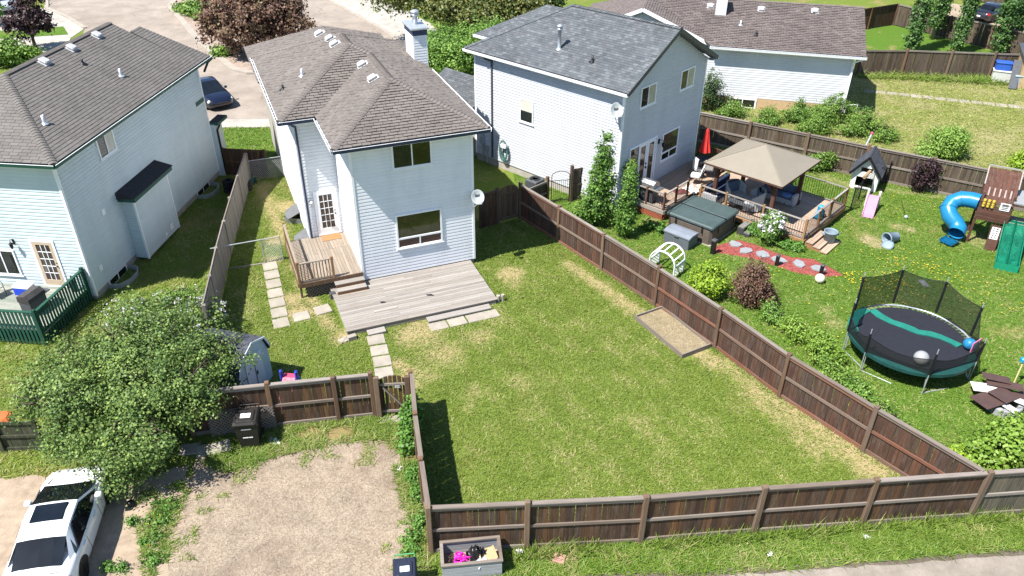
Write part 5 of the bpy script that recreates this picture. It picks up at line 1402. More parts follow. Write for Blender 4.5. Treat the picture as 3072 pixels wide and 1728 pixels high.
# hot tub, deck box, bollards
m_tub = plain('brown_tub_panel', (.105, .085, .07), .6, .12)
m_tubcover = plain('green_vinyl_cover', (.058, .085, .085), .45, .15, 2)
t = thing('hot_tub', 'brown hot tub under a dark green folding vinyl cover', 'hot tub', BG(1.4, -4.05), A48)
m = MB(); m.bbox(-1.18, 1.18, -1.18, 1.18, .04, .86, .12); link('tub_body', m.mesh('tub_body', m_tub), t)
for y0, y1 in ((-1.24, -.015), (.015, 1.24)):
    m = MB(); m.bbox(y0, y1, -1.24, 1.24, .86, 1.0, .06); o = link('cover_half', m.mesh('cover_half', m_tubcover), t)
m = MB(); m.box(-.016, .016, -1.24, 1.24, .86, 1.004); link('hinge', m.mesh('hinge', m_black), t)
for x, y, dx, dy in ((-1.26, -.7, 0, 0), (-1.26, .7, 0, 0), (-.7, -1.26, 1, 0), (.7, -1.26, 1, 0)):
    m = MB(); m.box(x - .02, x + .02, y - .02, y + .02, .55, .9); link('strap', m.mesh('strap', m_black), t)
m = MB(); m.tube([(-1.28, 1.0, .45), (-1.3, 1.1, 1.0), (-.9, 1.1, 1.12), (.9, 1.1, 1.12), (1.25, .95, .9)], .016, 6); link('cover_lifter', m.mesh('cover_lifter', m_black), t)
m = MB(); m.box(-1.22, 1.22, -1.22, 1.22, 0, .04); link('pad', m.mesh('pad', m_concrete), t)
t = thing('steps', 'black plastic two-tread steps beside the hot tub', 'steps', BG(2.55, -5.7), A48)
m_dgrey = plain('dark_grey_plastic', (.05, .05, .05), .6, .2)
for i, (z, y) in enumerate(((.4, 0), (.2, -.32))):
    m = MB(); m.bbox(-.4, .4, y - .17, y + .17, 0, z, .03); link('tread', m.mesh('tread', m_dgrey), t)
    m = MB(); m.box(-.37, .37, y - .14, y + .14, z, z + .012); link('tread_pad', m.mesh('tread_pad', plain('grip_pad%d' % i, (.16, .16, .15), .9, .2)), t)
t = thing('deck_box', 'grey plastic storage box in front of the hot tub', 'box', BG(-.45, -4.05), A48)
m_box = plain('grey_plastic', (.10, .115, .135), .5, .1); m_boxlid = plain('pale_grey_plastic', (.19, .215, .255), .45, .1)
m = MB(); m.bbox(-.4, .4, -.66, .66, 0, .56, .02); link('body', m.mesh('body', m_box), t)
m = MB(); m.prism([(-.43, -.69, .56), (.43, -.69, .56), (.43, -.69, .63), (.2, -.69, .68), (-.2, -.69, .68), (-.43, -.69, .62)], (0, 1.38, 0)); link('lid', m.mesh('lid', m_boxlid), t)
m = MB(); m.box(-.45, -.43, -.12, .12, .5, .56); link('latch', m.mesh('latch', m_gmetal), t)
for (p, s, lab) in (((9.12, 31.0), 1.35, 'largest black bollard lamp, at the hot tub corner'), ((11.75, 30.0), 1.0, 'black bollard lamp in the middle of the red mulch path'), ((13.45, 29.2), 1.0, 'black bollard lamp at the far end of the mulch path by the ball')):
    t = thing('bollard_lamp', lab, 'lamp', (*p, 0), A48, 'black bollard lamps along the mulch path')
    m = MB(); m.bbox(-.07 * s, .07 * s, -.07 * s, .07 * s, 0, .5 * s, .01); link('post', m.mesh('post', m_black), t)
    m = MB(); m.bbox(-.08 * s, .08 * s, -.08 * s, .08 * s, .5 * s, .56 * s, .015); link('cap', m.mesh('cap', m_gmetal), t)
m_flag = plain('flagstone', (.24, .255, .27), .85, .2, 4, bump=.4)
rr = random.Random(4)
for i, (x, y) in enumerate(((10.72, 31.27), (11.38, 30.93), (11.97, 30.44), (12.81, 30.09), (13.52, 29.72), (10.35, 31.85))):
    m = MB(); n = 6; pts = [(math.cos(2 * math.pi * j / n) * .36 * rr.uniform(.75, 1.15), math.sin(2 * math.pi * j / n) * .30 * rr.uniform(.75, 1.15), .0) for j in range(n)]
    m.prism(pts, (0, 0, .05)); o = m.build('stepping_stone', m_flag, loc=(x, y, .012), rz=rr.uniform(0, 3)); tag(o, ['first', 'second', 'third', 'fourth', 'fifth', 'nearest the hot tub steps,'][i] + ' flat grey stone on the red mulch path' + (', counted from the hot tub' if i < 5 else ''), 'stone', 'grey stepping stones on the mulch path')
# white garden arch lying in the grass
t = thing('garden_arch', 'white plastic garden arch with lattice sides on the grass behind the fence', 'arch', (6.75, 29.5, 0), R(-38)); t.scale = (1.2, 1.5, 1.12)
m_wp = plain('white_plastic', (.78, .79, .80), .4, .05)
ang = [math.pi * i / 12 for i in range(13)]
for y in (-.3, .3):
    m = MB(); m.tube([(.5, y, 0), (.5, y, .55)] + [(.5 * math.cos(a), y, .55 + .5 * math.sin(a)) for a in ang] + [(-.5, y, .55), (-.5, y, 0)], .03, 8); link('hoop', m.mesh('hoop', m_wp), t)
for i in range(0, 13, 2):
    a = ang[i]; m = MB(); m.bar((.5 * math.cos(a), -.3, .55 + .5 * math.sin(a)), (.5 * math.cos(a), .3, .55 + .5 * math.sin(a)), .05, .025); link('rung', m.mesh('rung', m_wp), t)
for x in (-.5, .5): lattice(t, (x, -.28, 0), (x, .28, 0), .05, .6, m_wp, .13, .025, 'lattice_slat')
# balls
def ball(label, p, r_, mat, name='ball'):
    m = MB(); m.ball((0, 0, r_), r_); o = m.build(name, mat, smooth=True); o.location = p; return tag(o, label, 'ball')
ball('white ball with faded colours on the grass at the path end', (13.2, 28.62, 0), .21, plain('worn_ball', (.66, .62, .50), .5, .2, 4))
# playhouse: white cottage with dark pitched roof
t = thing('playhouse', 'white wooden playhouse with steep dark shingle roof by the back fence', 'playhouse', (18.75, 38.35, 0), R(-30))
m_pw = plain('white_painted_wood', (.72, .71, .68), .6, .1)
m = MB()
wv = [(-.65, 0), (.65, 0), (.65, 1.05), (0, 1.85), (-.65, 1.05)]
hole = ((-.42, .42, .18, .72), (-.28, .28, .95, 1.2))
m.box(-.65, -.42, -.7, -.65, 0, 1.0); m.box(.42, .65, -.7, -.65, 0, 1.0); m.box(-.42, .42, -.7, -.65, 0, .18); m.box(-.42, .42, -.7, -.65, .72, 1.0)
m.prism([(-.65, -.7, 1.001), (-.28, -.7, 1.001), (-.28, -.7, 1.45), (-.65, -.7, 1.05)], (0, .05, 0)); m.prism([(.28, -.7, 1.001), (.65, -.7, 1.001), (.65, -.7, 1.05), (.28, -.7, 1.45)], (0, .05, 0)); m.prism([(-.28, -.7, 1.25), (.28, -.7, 1.25), (.28, -.7, 1.47), (0, -.7, 1.8), (-.28, -.7, 1.47)], (0, .05, 0))
m.box(-.65, -.6, -.65, .7, 0, 1.05); m.box(.6, .65, -.65, .7, 0, 1.05); m.prism([(p[0], .65, p[1]) for p in wv], (0, .05, 0))
link('wall', m.mesh('wall', m_pw), t)
m = MB(); m.box(-.42, .42, -.8, -.7, .14, .19); link('counter', m.mesh('counter', m_pw), t)
m = MB(); m.box(-.58, .58, .2, .62, .02, .9); link('inner_box', m.mesh('inner_box', m_black), t)
rf = Roof(t, m_sh_dark, .13, .2, .016, 120, .3)
for sg in (1, -1):
    pl = [(sg * .78, -.9, .92), (sg * .78, .85, .92), (0, .85, 1.95), (0, -.9, 1.95)]; rf.face(pl)
rf.finish()
m = MB()
for sg in (1, -1): m.bar((sg * .78, -.9, .86), (0, -.9, 1.9), .04, .12)
link('barge_board', m.mesh('barge_board', m_black), t)
# black mesh dog fence
t = thing('wire_fence', 'short black wire fence between lower deck and playhouse', 'fence', (16.9, 35.3, 0))
pp = [(0, 0), (.9, 1.3), (1.9, 2.3), (3.1, 3.3)]
for p in pp: m = MB(); m.tube([(p[0], p[1], 0), (p[0], p[1], 1.3)], .03, 8); link('post', m.mesh('post', m_black), t)
for p, q in zip(pp, pp[1:]):
    m = MB()
    for z in (.1, 1.15): m.tube([(*p, z), (*q, z)], .012, 5)
    L = math.dist(p, q); k = int(L / .1)
    for i in range(1, k): x = p[0] + (q[0] - p[0]) * i / k; y = p[1] + (q[1] - p[1]) * i / k; m.tube([(x, y, .1), (x, y, 1.15)], .005, 3)
    for j in range(1, 9): m.tube([(*p, .1 + j * .115), (*q, .1 + j * .115)], .005, 3)
    o = link('wire_mesh', m.mesh('wire_mesh', m_black), t); o['kind'] = 'stuff'
m = MB(); m.tube([(17.75, 36.5, 1.3), (18.3, 37.2, 1.32)], .085, 12); o = m.build('foam_roll', plain('tan_foam', (.30, .21, .12), .9, .2)); tag(o, 'tan roll lying on top of the black wire fence', 'roll')
# toddler slide
m_pink = plain('pink_plastic', (.46, .22, .36), .4, .08); m_cream = plain('cream_plastic', (.66, .58, .50), .45, .1)
t = thing('toddler_slide', 'small pink plastic slide on the grass by the wire fence', 'slide', (17.95, 35.45, 0), R(-28))
m = MB(); pts = [(-1.0, .03), (-.75, .08), (.15, .62), (.3, .66)]
for (y0, z0), (y1, z1) in zip(pts, pts[1:]): m.prism([(-.24, y0, z0), (.24, y0, z0), (.24, y1, z1), (-.24, y1, z1)], (0, 0, .03))
link('chute', m.mesh('chute', m_pink), t)
m = MB()
for x in (-.27, .23):
    for (y0, z0), (y1, z1) in zip(pts, pts[1:]): m.prism([(x, y0, z0), (x, y1, z1), (x, y1, z1 + .14), (x, y0, z0 + .12)], (.04, 0, 0))
link('chute_rim', m.mesh('chute_rim', m_pink), t)
for x in (-.27, .27):
    m = MB(); m.bbox(x - .06, x + .06, .28, .42, 0, .95, .03); m.prism([(x - .05, .3, .0), (x - .05, .75, 0), (x - .05, .7, .06), (x - .05, .4, .6)], (.1, 0, 0)); link('side_frame', m.mesh('side_frame', m_cream), t)
m = MB(); m.box(-.22, .22, .3, .62, .5, .56); m.box(-.22, .22, .5, .72, .22, .28); link('step', m.mesh('step', plain('green_grey_plastic', (.30, .38, .36), .5, .1)), t)
# bins
m_binblue = plain('blue_grey_plastic', (.20, .26, .31), .5, .12)
t = thing('garbage_can', 'open blue-grey garbage can standing beside the wooden steps', 'bin', (14.72, 32.0, 0))
m = MB(); m.lathe([(.001, 0), (.22, 0), (.29, .62), (.32, .63), (.32, .68), (.28, .68), (.27, .63), (.21, .03), (.001, .03)], n=24); link('body', m.mesh('body', m_binblue, True), t)
for a in (0, 180): m = MB(); m.box(.28, .38, -.08, .08, .5, .56, M=Matrix.Rotation(R(a), 4, 'Z')); link('handle', m.mesh('handle', m_binblue), t)
t = thing('garbage_can', 'blue-grey garbage can lying on its side on the lawn', 'bin', (17.65, 32.15, .26), R(205))
Mx = Matrix.Rotation(R(88), 4, 'Y')
m = MB(); m.lathe([(.001, 0), (.20, 0), (.21, .02), (.25, .60), (.29, .61), (.29, .66), (.25, .66), (.23, .6), (.19, .03), (.001, .03)], (-.35, 0, 0), 24, M=Mx); link('body', m.mesh('body', m_binblue, True), t)
m = MB(); m.lathe([(.001, 0), (.28, 0), (.29, .04), (.2, .09), (.001, .1)], (.42, .25, -.2), 20, M=Matrix.Rotation(R(35), 4, 'Y')); link('lid', m.mesh('lid', m_binblue, True), t)
# tether on a stake
t = thing('grass_trimmer', 'string trimmer with long dark shaft lying on the grass', 'trimmer', (19.4, 34.6, 0), R(72))
m = MB(); m.tube([(0, 0, .06), (1.9, .05, .06)], .013, 6); link('shaft', m.mesh('shaft', m_black), t)
m = MB(); m.ball((-.06, 0, .1), .1); link('head', m.mesh('head', m_galv, True), t)
o = crumple('sandals', 'grey cloth scrap on the grass behind the trampoline', (17.66, 28.57, .02), (.55, .28, .12), plain('grey_cloth', (.22, .24, .27), .9, .2), 9, 'cloth')
# ------------------------------------------------------------------ trampoline with net
m_mat = plain('black_jump_mat', (.016, .018, .026), .75, .15, 8, bump=.15)
m_pad = plain('teal_pad', (.015, .16, .125), .55, .2); m_padd = plain('dark_teal_pad', (.01, .055, .05), .55, .25)
k = NT('net_mesh')
co = k.coords('Object', (1, 1, 1))
tr = k.new('ShaderNodeBsdfTransparent'); mx = k.new('ShaderNodeMixShader'); mx.inputs[0].default_value = .72
k.out((.012, .014, .013), .8, .2); k.l(tr.outputs[0], mx.inputs[1]); k.l(k.b.outputs[0], mx.inputs[2]); k.l(mx.outputs[0], k.n['Material Output'].inputs[0]); m_net = k.m
TX, TY, TR, TZ = 14.78, 23.55, 2.17, .85
t = thing('trampoline', 'round trampoline with black mat, torn teal padding and safety net', 'trampoline', (TX, TY, 0))
cs = lambda a, r_, z: Vector((r_ * math.cos(R(a)), r_ * math.sin(R(a)), z))
m = MB(); n = 48; m.add([cs(360 * i / n, TR - .20, TZ) for i in range(n)] + [cs(360 * i / n, TR - .20, TZ - .012) for i in range(n)], [tuple(range(n)), tuple(range(2 * n - 1, n - 1, -1))] + [(i, n + i, n + (i + 1) % n, (i + 1) % n) for i in range(n)]); link('jump_mat', m.mesh('jump_mat', m_mat), t)
m = MB(); m.tube([cs(360 * i / 48, TR, TZ - .02) for i in range(49)], .035, 8, cap=False); link('frame_ring', m.mesh('frame_ring', m_galv, True), t)
for i in range(72):
    m = MB(); a = 360 * i / 72; m.bar(cs(a, TR - .205, TZ - .005), cs(a, TR - .03, TZ - .015), .014, .014); link('spring', m.mesh('spring', m_galv), t)
def padarc(a0, a1, r0, r1, z, mat, name, th=.035, wob=0):
    m = MB(); k_ = max(4, int(abs(a1 - a0) / 6)); rr = random.Random(int(a0 + 500)); v = []
    for i in range(k_ + 1):
        a = a0 + (a1 - a0) * i / k_; w_ = rr.uniform(-wob, wob)
        v += [cs(a, r0 + w_, z), cs(a, r0 + w_, z + th), cs(a, r1 + w_ * .5, z + th * .7), cs(a, r1 + w_ * .5, z - .1)]
    f = []
    for i in range(k_): b = i * 4; f += [(b + 1, b + 5, b + 4, b), (b + 2, b + 6, b + 5, b + 1), (b + 3, b + 7, b + 6, b + 2)]
    m.add(v, [q[::-1] for q in f]); link(name, m.mesh(name, mat), t)
padarc(-188, -25, TR - .20, TR + .06, TZ + .005, m_padd, 'padding'); padarc(118, 172, TR - .32, TR + .04, TZ + .006, m_pad, 'padding')
# torn strip of pad lying across the mat
m = MB(); pts = [(-.42, 1.75), (-.28, 1.35), (.0, .95), (.35, .68), (.62, .45), (.75, .30), (1.15, .18), (1.45, .0), (1.75, -.28), (1.9, -.55)]
pts = [Vector((x - .35, y, TZ)) for x, y in pts]; v = []; rr = random.Random(3)
for i, p in enumerate(pts):
    d = (pts[min(i + 1, len(pts) - 1)] - pts[max(i - 1, 0)]).normalized(); s_ = Vector((-d.y, d.x, 0)); w_ = .16 * rr.uniform(.8, 1.15)
    zz = rr.uniform(.02, .07)
    v += [p + s_ * w_ + Vector((0, 0, zz)), p - s_ * w_ + Vector((0, 0, rr.uniform(.015, .05))), p + s_ * w_ + Vector((0, 0, .004)), p - s_ * w_ + Vector((0, 0, .004))]
m.add(v, [q for i in range(len(pts) - 1) for q in ((i * 4, i * 4 + 1, i * 4 + 5, i * 4 + 4), (i * 4 + 4, i * 4 + 6, i * 4 + 2, i * 4), (i * 4 + 1, i * 4 + 3, i * 4 + 7, i * 4 + 5))]); link('torn_padding', m.mesh('torn_padding', m_pad), t)
poles = [(-122, 1.25), (-82, 0), (172, 2.3), (148, 2.55), (104, 2.6), (62, 2.45), (18, 2.3), (-22, 2.25)]
PA = [(172, 2.35, 0), (131, 2.6, 0), (84, 2.6, 0), (44, 2.5, 0), (2, 2.35, 0), (-40, 1.9, 0), (-98, 2.0, 0), (-155, 1.9, 0)]
for a, h, _ in PA:
    m = MB(); m.tube([cs(a, TR + .07, .0), cs(a, TR + .10, h)], .019, 8); link('net_pole', m.mesh('net_pole', m_galv), t)
    m = MB(); m.tube([cs(a, TR + .073, TZ + .05), cs(a, TR + .098, h - .2)], .045, 8); link('pole_sleeve', m.mesh('pole_sleeve', m_black), t)
for a in (-155, -98, -40, 2, 44, 84, 131, 172):
    m = MB(); m.tube([cs(a, TR - .02, TZ - .05), cs(a + 1, TR + .02, .03), cs(a + 30, TR - .12, .03)], .022, 6); link('leg', m.mesh('leg', m_galv), t)
for (a0, h0, _), (a1, h1, _) in zip(PA, PA[1:] + [(PA[0][0] - 360, PA[0][1], 0)]):
    m = MB(); k_ = 8; v = []
    low = (a0 < 0 and a0 > -170) or a0 == 2
    for i in range(k_ + 1):
        f = i / k_; p0 = cs(a0, TR + .09, 0); p1 = cs(a1, TR + .09, 0); p = p0.lerp(p1, f); sag = math.sin(math.pi * f)
        zt = (h0 - .20) + (h1 - h0) * f - sag * .10
        if low: zt = min(zt, 1.55 - .25 * sag) if a0 != 2 else (h0 - .3) * (1 - f) + 1.15 * f - .15 * sag
        v += [Vector((p.x * (1 + .0 * sag), p.y, TZ + .04)), Vector((p.x, p.y, zt))]
    m.add(v, [(2 * i, 2 * i + 2, 2 * i + 3, 2 * i + 1) for i in range(k_)]); link('safety_net', m.mesh('safety_net', m_net), t)
    m = MB(); m.tube([v[2 * i + 1] for i in range(k_ + 1)], .012, 5); link('net_cord', m.mesh('net_cord', m_black), t)
bp = cs(-28, TR - .12, 0)
m = MB(); m.box(-.26, .26, -.012, .012, 1.05, 1.42, M=Matrix.Translation((bp.x, bp.y, 0)) @ Matrix.Rotation(R(35), 4, 'Z') @ Matrix.Translation((0, 0, 0))); link('hoop_board', m.mesh('hoop_board', plain('clear_grey_plastic', (.40, .42, .42), .3, .1)), t)
m = MB(); rim = [Matrix.Rotation(R(35), 3, 'Z') @ Vector((x, -.015, z)) + Vector((bp.x, bp.y, 0)) for x, z in ((-.27, 1.04), (.27, 1.04), (.27, 1.43), (-.27, 1.43), (-.27, 1.04))]
m.tube(rim, .016, 6); link('hoop_trim', m.mesh('hoop_trim', plain('pink_trim', (.62, .10, .28), .5, .1)), t)
ball('large pale grey exercise ball on the trampoline mat', (14.42, 21.98, TZ + .002), .26, plain('grey_rubber', (.27, .28, .285), .5, .06))
ball('blue and green ball at the right edge of the trampoline', (16.55, 22.85, TZ + .02), .22, plain('globe_ball', (.02, .17, .33), .4, .5, 6))

# ------------------------------------------------------------------ wooden play tower with tube slide and wave slide
PS = thing('play_tower', 'brown wooden play tower with blue tube slide and green wave slides', 'playset', (22.15, 32.55, 0), R(-28))
m_ps = wood('play_timber', [(.085, .038, .028), (.11, .05, .036), (.07, .033, .025)], 'z', streak=.3)
m_psx = wood('play_boards', [(.095, .042, .03), (.13, .06, .04), (.08, .038, .028)], 'x', streak=.3)
m_tube = plain('blue_slide', (.012, .17, .34), .3, .1, 1.5, .5); m_grn = plain('green_slide', (.01, .21, .12), .28, .1, 1.5, .5)
hw_, dp = .62, .62
for x in (-hw_, hw_):
    for y in (-dp, dp): m = MB(); m.bbox(x - .05, x + .05, y - .05, y + .05, 0, 2.6, .01); link('post', m.mesh('post', m_ps), PS)
for i in range(9): m = MB(); m.box(-.66 + i * .147, -.66 + i * .147 + .14, -.66, .66, 1.35, 1.38); link('floor_board', m.mesh('floor_board', m_psx), PS)
for i in range(6): m = MB(); m.box(-.66, .66, -.69, -.665, 1.25 + i * .125, 1.365 + i * .125); link('wall_board', m.mesh('wall_board', m_psx), PS)
for i in range(6): m = MB(); m.box(.665, .69, -.66, .66, 1.25 + i * .125, 1.365 + i * .125); link('wall_board', m.mesh('wall_board', m_psx), PS)
# sloping shade roof of boards leaning back
for i in range(8):
    m = MB(); x = -.66 + i * .168; m.box(x, x + .155, 0, 1.75, 0, .022, M=Matrix.Translation((0, -.72, 2.15)) @ Matrix.Rotation(R(42), 4, 'X')); link('roof_board', m.mesh('roof_board', m_ps), PS)
for i in range(5):
    m = MB(); x = -.44 + i * .22; m.box(x - .03, x + .03, .35, .75, .024, .034, M=Matrix.Translation((0, -.72, 2.15)) @ Matrix.Rotation(R(42), 4, 'X')); link('slot_trim', m.mesh('slot_trim', plain('slot%d' % i, (.30, .24, .22), .8, .2)), PS)
m = MB(); m.bar((-.7, .62, 3.4), (.7, .62, 3.4), .05, .07); m.bar((-.68, -.1, 2.75), (-.68, .62, 3.36), .05, .06); m.bar((.68, -.1, 2.75), (.68, .62, 3.36), .05, .06); link('roof_frame', m.mesh('roof_frame', m_deck_grey), PS)
m = MB(); m.box(-.6, 0, -.715, -.695, 2.02, 2.2); link('game_panel', m.mesh('game_panel', m_ps), PS)
my = plain('yellow_plastic', (.55, .42, .06), .4, .15)
for i in range(3):
    for j in range(3): m = MB(); m.tube([(-.5 + i * .18, -.72, 2.04 + j * .0 + j * .13 - .1), (-.5 + i * .18, -.72, 2.13 + j * .13 - .1)], .06, 8); link('game_roller', m.mesh('game_roller', my), PS)
m = MB(); m.box(.15, .55, -.72, -.70, 1.9, 2.25); link('window_panel', m.mesh('window_panel', m_wp), PS)
for j in range(4): m = MB(); m.box(.22, .48, -.726, -.7205, 1.95 + j * .075, 1.985 + j * .075); link('window_slot', m.mesh('window_slot', m_black), PS)
m = MB(); m.box(.1, .55, -.0, .03, 0, 1.2, M=Matrix.Translation((0, -1.05, .0)) @ Matrix.Rotation(R(-16), 4, 'X')); link('climb_wall', m.mesh('climb_wall', m_psx), PS)
m = MB(); m.box(.16, .49, -.006, -.002, .55, 1.1, M=Matrix.Translation((0, -1.05, .0)) @ Matrix.Rotation(R(-16), 4, 'X')); link('lattice_panel', m.mesh('lattice_panel', m_wp), PS)
for i in range(2):
    for j in range(5): m = MB(); m.box(.21 + i * .14, .29 + i * .14, -.012, -.0065, .6 + j * .1, .65 + j * .1, M=Matrix.Translation((0, -1.05, .0)) @ Matrix.Rotation(R(-16), 4, 'X')); link('slot', m.mesh('slot', m_black), PS)
# tube slide leaving to the left, curling towards the viewer
pts = [(-.6, .1, 1.75), (-.95, .2, 1.74), (-1.35, .28, 1.66), (-1.68, .15, 1.48), (-1.78, -.15, 1.25), (-1.62, -.4, 1.0), (-1.32, -.5, .78), (-1.12, -.68, .58), (-1.18, -.95, .45)]
m = MB(); m.tube([Vector(p) for p in pts], .37, 20, cap=False); m.tube([Vector(p) for p in pts], .345, 20, cap=False); o = link('tube_slide', m.mesh('tube_slide', m_tube, True), PS)
for i in (2, 4): 
    d = (Vector(pts[i + 1]) - Vector(pts[i - 1])).normalized(); x = d.orthogonal().normalized(); y = d.cross(x); m = MB(); m.tube([Vector(pts[i]) + (x * math.cos(a) + y * math.sin(a)) * .385 for a in [2 * math.pi * j / 24 for j in range(25)]], .012, 6); link('seam_ring', m.mesh('seam_ring', m_tube), PS)
m = MB(); e0 = [(-1.18, -.9, .12), (-1.35, -1.25, .10), (-1.5, -1.55, .12)]
for p, q in zip(e0, e0[1:]):
    P_, Q_ = Vector(p), Vector(q); d = (Q_ - P_).normalized(); s_ = Vector((-d.y, d.x, 0)) * .3
    m.add([P_ - s_, P_ + s_, Q_ + s_, Q_ - s_, P_ - s_ * 1.1 + Vector((0, 0, .14)), P_ + s_ * 1.1 + Vector((0, 0, .14)), Q_ + s_ * 1.1 + Vector((0, 0, .1)), Q_ - s_ * 1.1 + Vector((0, 0, .1))], [(0, 3, 2, 1), (0, 4, 7, 3), (1, 2, 6, 5), (0, 1, 2, 3)])
link('slide_exit', m.mesh('slide_exit', m_tube), PS)
# double wave slide
ws = [(-.55, 1.36), (-.75, 1.3), (-1.2, .95), (-1.7, .62), (-2.2, .32), (-2.6, .16), (-2.85, .14)]
wx = [(.55, .14), (.60, .0), (.95, 0), (1.0, .1), (1.05, 0), (1.4, 0), (1.45, .14)]
m = MB(); v = []
for y, z in ws:
    for x, dz in wx: v.append((x, y + .15, z + dz + .05))
nn = len(wx); f = []
for i in range(len(ws) - 1):
    for j in range(nn - 1): f.append((i * nn + j, (i + 1) * nn + j, (i + 1) * nn + j + 1, i * nn + j + 1))
m.add(v, f + [q[::-1] for q in f]); 
b = (len(ws) - 1) * nn
m.add([v[b], v[b + nn - 1], (1.45, ws[-1][0] + .13, 0), (.55, ws[-1][0] + .13, 0)], [(0, 3, 2, 1)])
for x in (.55, 1.45): m.prism([(x, y + .15, z + .19) for y, z in ws] + [(x, ws[-1][0] + .15, 0), (x, ws[-1][0] + .3, 0)] + [(x, y + .15, z - .02) for y, z in ws[::-1][1:]], (.02 if x > 1 else -.02, 0, 0))
link('wave_slide', m.mesh('wave_slide', m_grn), PS)
m = MB(); m.box(.5, 1.5, -.6, .2, 1.33, 1.36); link('slide_platform', m.mesh('slide_platform', m_deck_grey), PS)
for x, y in ((1.5, -.55), (1.5, .55)): m = MB(); m.box(x - .05, x + .05, y - .05, y + .05, 0, 2.5); link('post', m.mesh('post', m_cedar), PS)
m = MB(); m.prism([(.6, -.8, 2.35), (1.9, -.8, 2.35), (1.9, .8, 2.35), (.6, .8, 2.35)], (0, 0, .06)); link('side_canopy', m.mesh('side_canopy', plain('grey_canopy', (.24, .25, .26), .8, .1)), PS)
m = MB(); m.box(.5, 1.6, -.3, .3, .35, .42); link('bench', m.mesh('bench', m_cedar_x), PS)
# fire wood stack: dark boards and white offcuts over a stone ring
t = thing('fire_pit', 'round stone fire pit under a heap of boards', 'fire pit', (16.95, 20.75, 0))
rr = random.Random(8)
m_pits = plain('pit_stone', (.24, .245, .26), .9, .3, 6, bump=.5, rnd_=.25)
m = MB(); m.bbox(-.13, .13, -.09, .09, 0, .26, .025); stme = m.mesh('stone', m_pits)
for i in range(14):
    a = 2 * math.pi * i / 14; link('stone', stme, t, loc=(.55 * math.cos(a), .55 * math.sin(a), rr.uniform(-.02, .03)), rz=a + math.pi / 2)
m_dbr = plain('dark_brown_board', (.075, .045, .04), .6, .15); m_whb = plain('white_board', (.66, .63, .60), .6, .12)
boards = [((-.55, -.1), .62, .55, 20, m_dbr, .34, 'lowest dark brown panel on the left of the fire pit heap'), ((-.3, .45), .75, .4, -15, m_whb, .36, 'white panel at the back left of the fire pit heap'), ((.0, .05), .62, .5, 28, m_dbr, .44, 'dark brown square panel in the middle of the fire pit heap'), ((.25, .5), .9, .3, -25, m_dbr, .47, 'long dark brown panel across the top of the fire pit heap'), ((.35, -.15), .75, .22, -35, m_whb, .38, 'narrow white board at the right of the fire pit heap'), ((.1, .75), .7, .3, -20, m_dbr, .53, 'dark brown panel at the back of the fire pit heap'), ((-.05, -.35), .5, .2, -60, m_whb, .31, 'small white board at the front of the fire pit heap'), ((.6, .1), .6, .35, 10, m_dbr, .33, 'dark panel at the right edge of the fire pit heap')]
for (p, sx, sy, rz, mt, z, lab) in boards:
    sx *= 1.25; sy *= 1.4
    m = MB(); m.bbox(-sx / 2, sx / 2, -sy / 2, sy / 2, 0, .022, .004); o = m.build('wood_panel', mt, loc=(16.95 + p[0] * 1.15, 20.75 + p[1] * 1.15, z), rz=R(rz)); o.rotation_euler.x = R(rr.uniform(-5, 5)); o.rotation_euler.y = R(rr.uniform(-5, 5)); tag(o, lab, 'board', 'boards heaped on the fire pit')
t = thing('toy_shovel', 'yellow-handled toy shovel with blue grip stuck upright by the fire pit', 'shovel', (17.75, 21.6, 0))
m = MB(); m.tube([(0, 0, 0), (.25, .3, 1.1)], .022, 8); link('handle', m.mesh('handle', plain('pale_handle', (.55, .42, .22), .6, .1)), t)
m = MB(); m.bbox(.13, .37, .22, .38, 1.05, 1.2, .03); link('grip', m.mesh('grip', m_tblue), t)
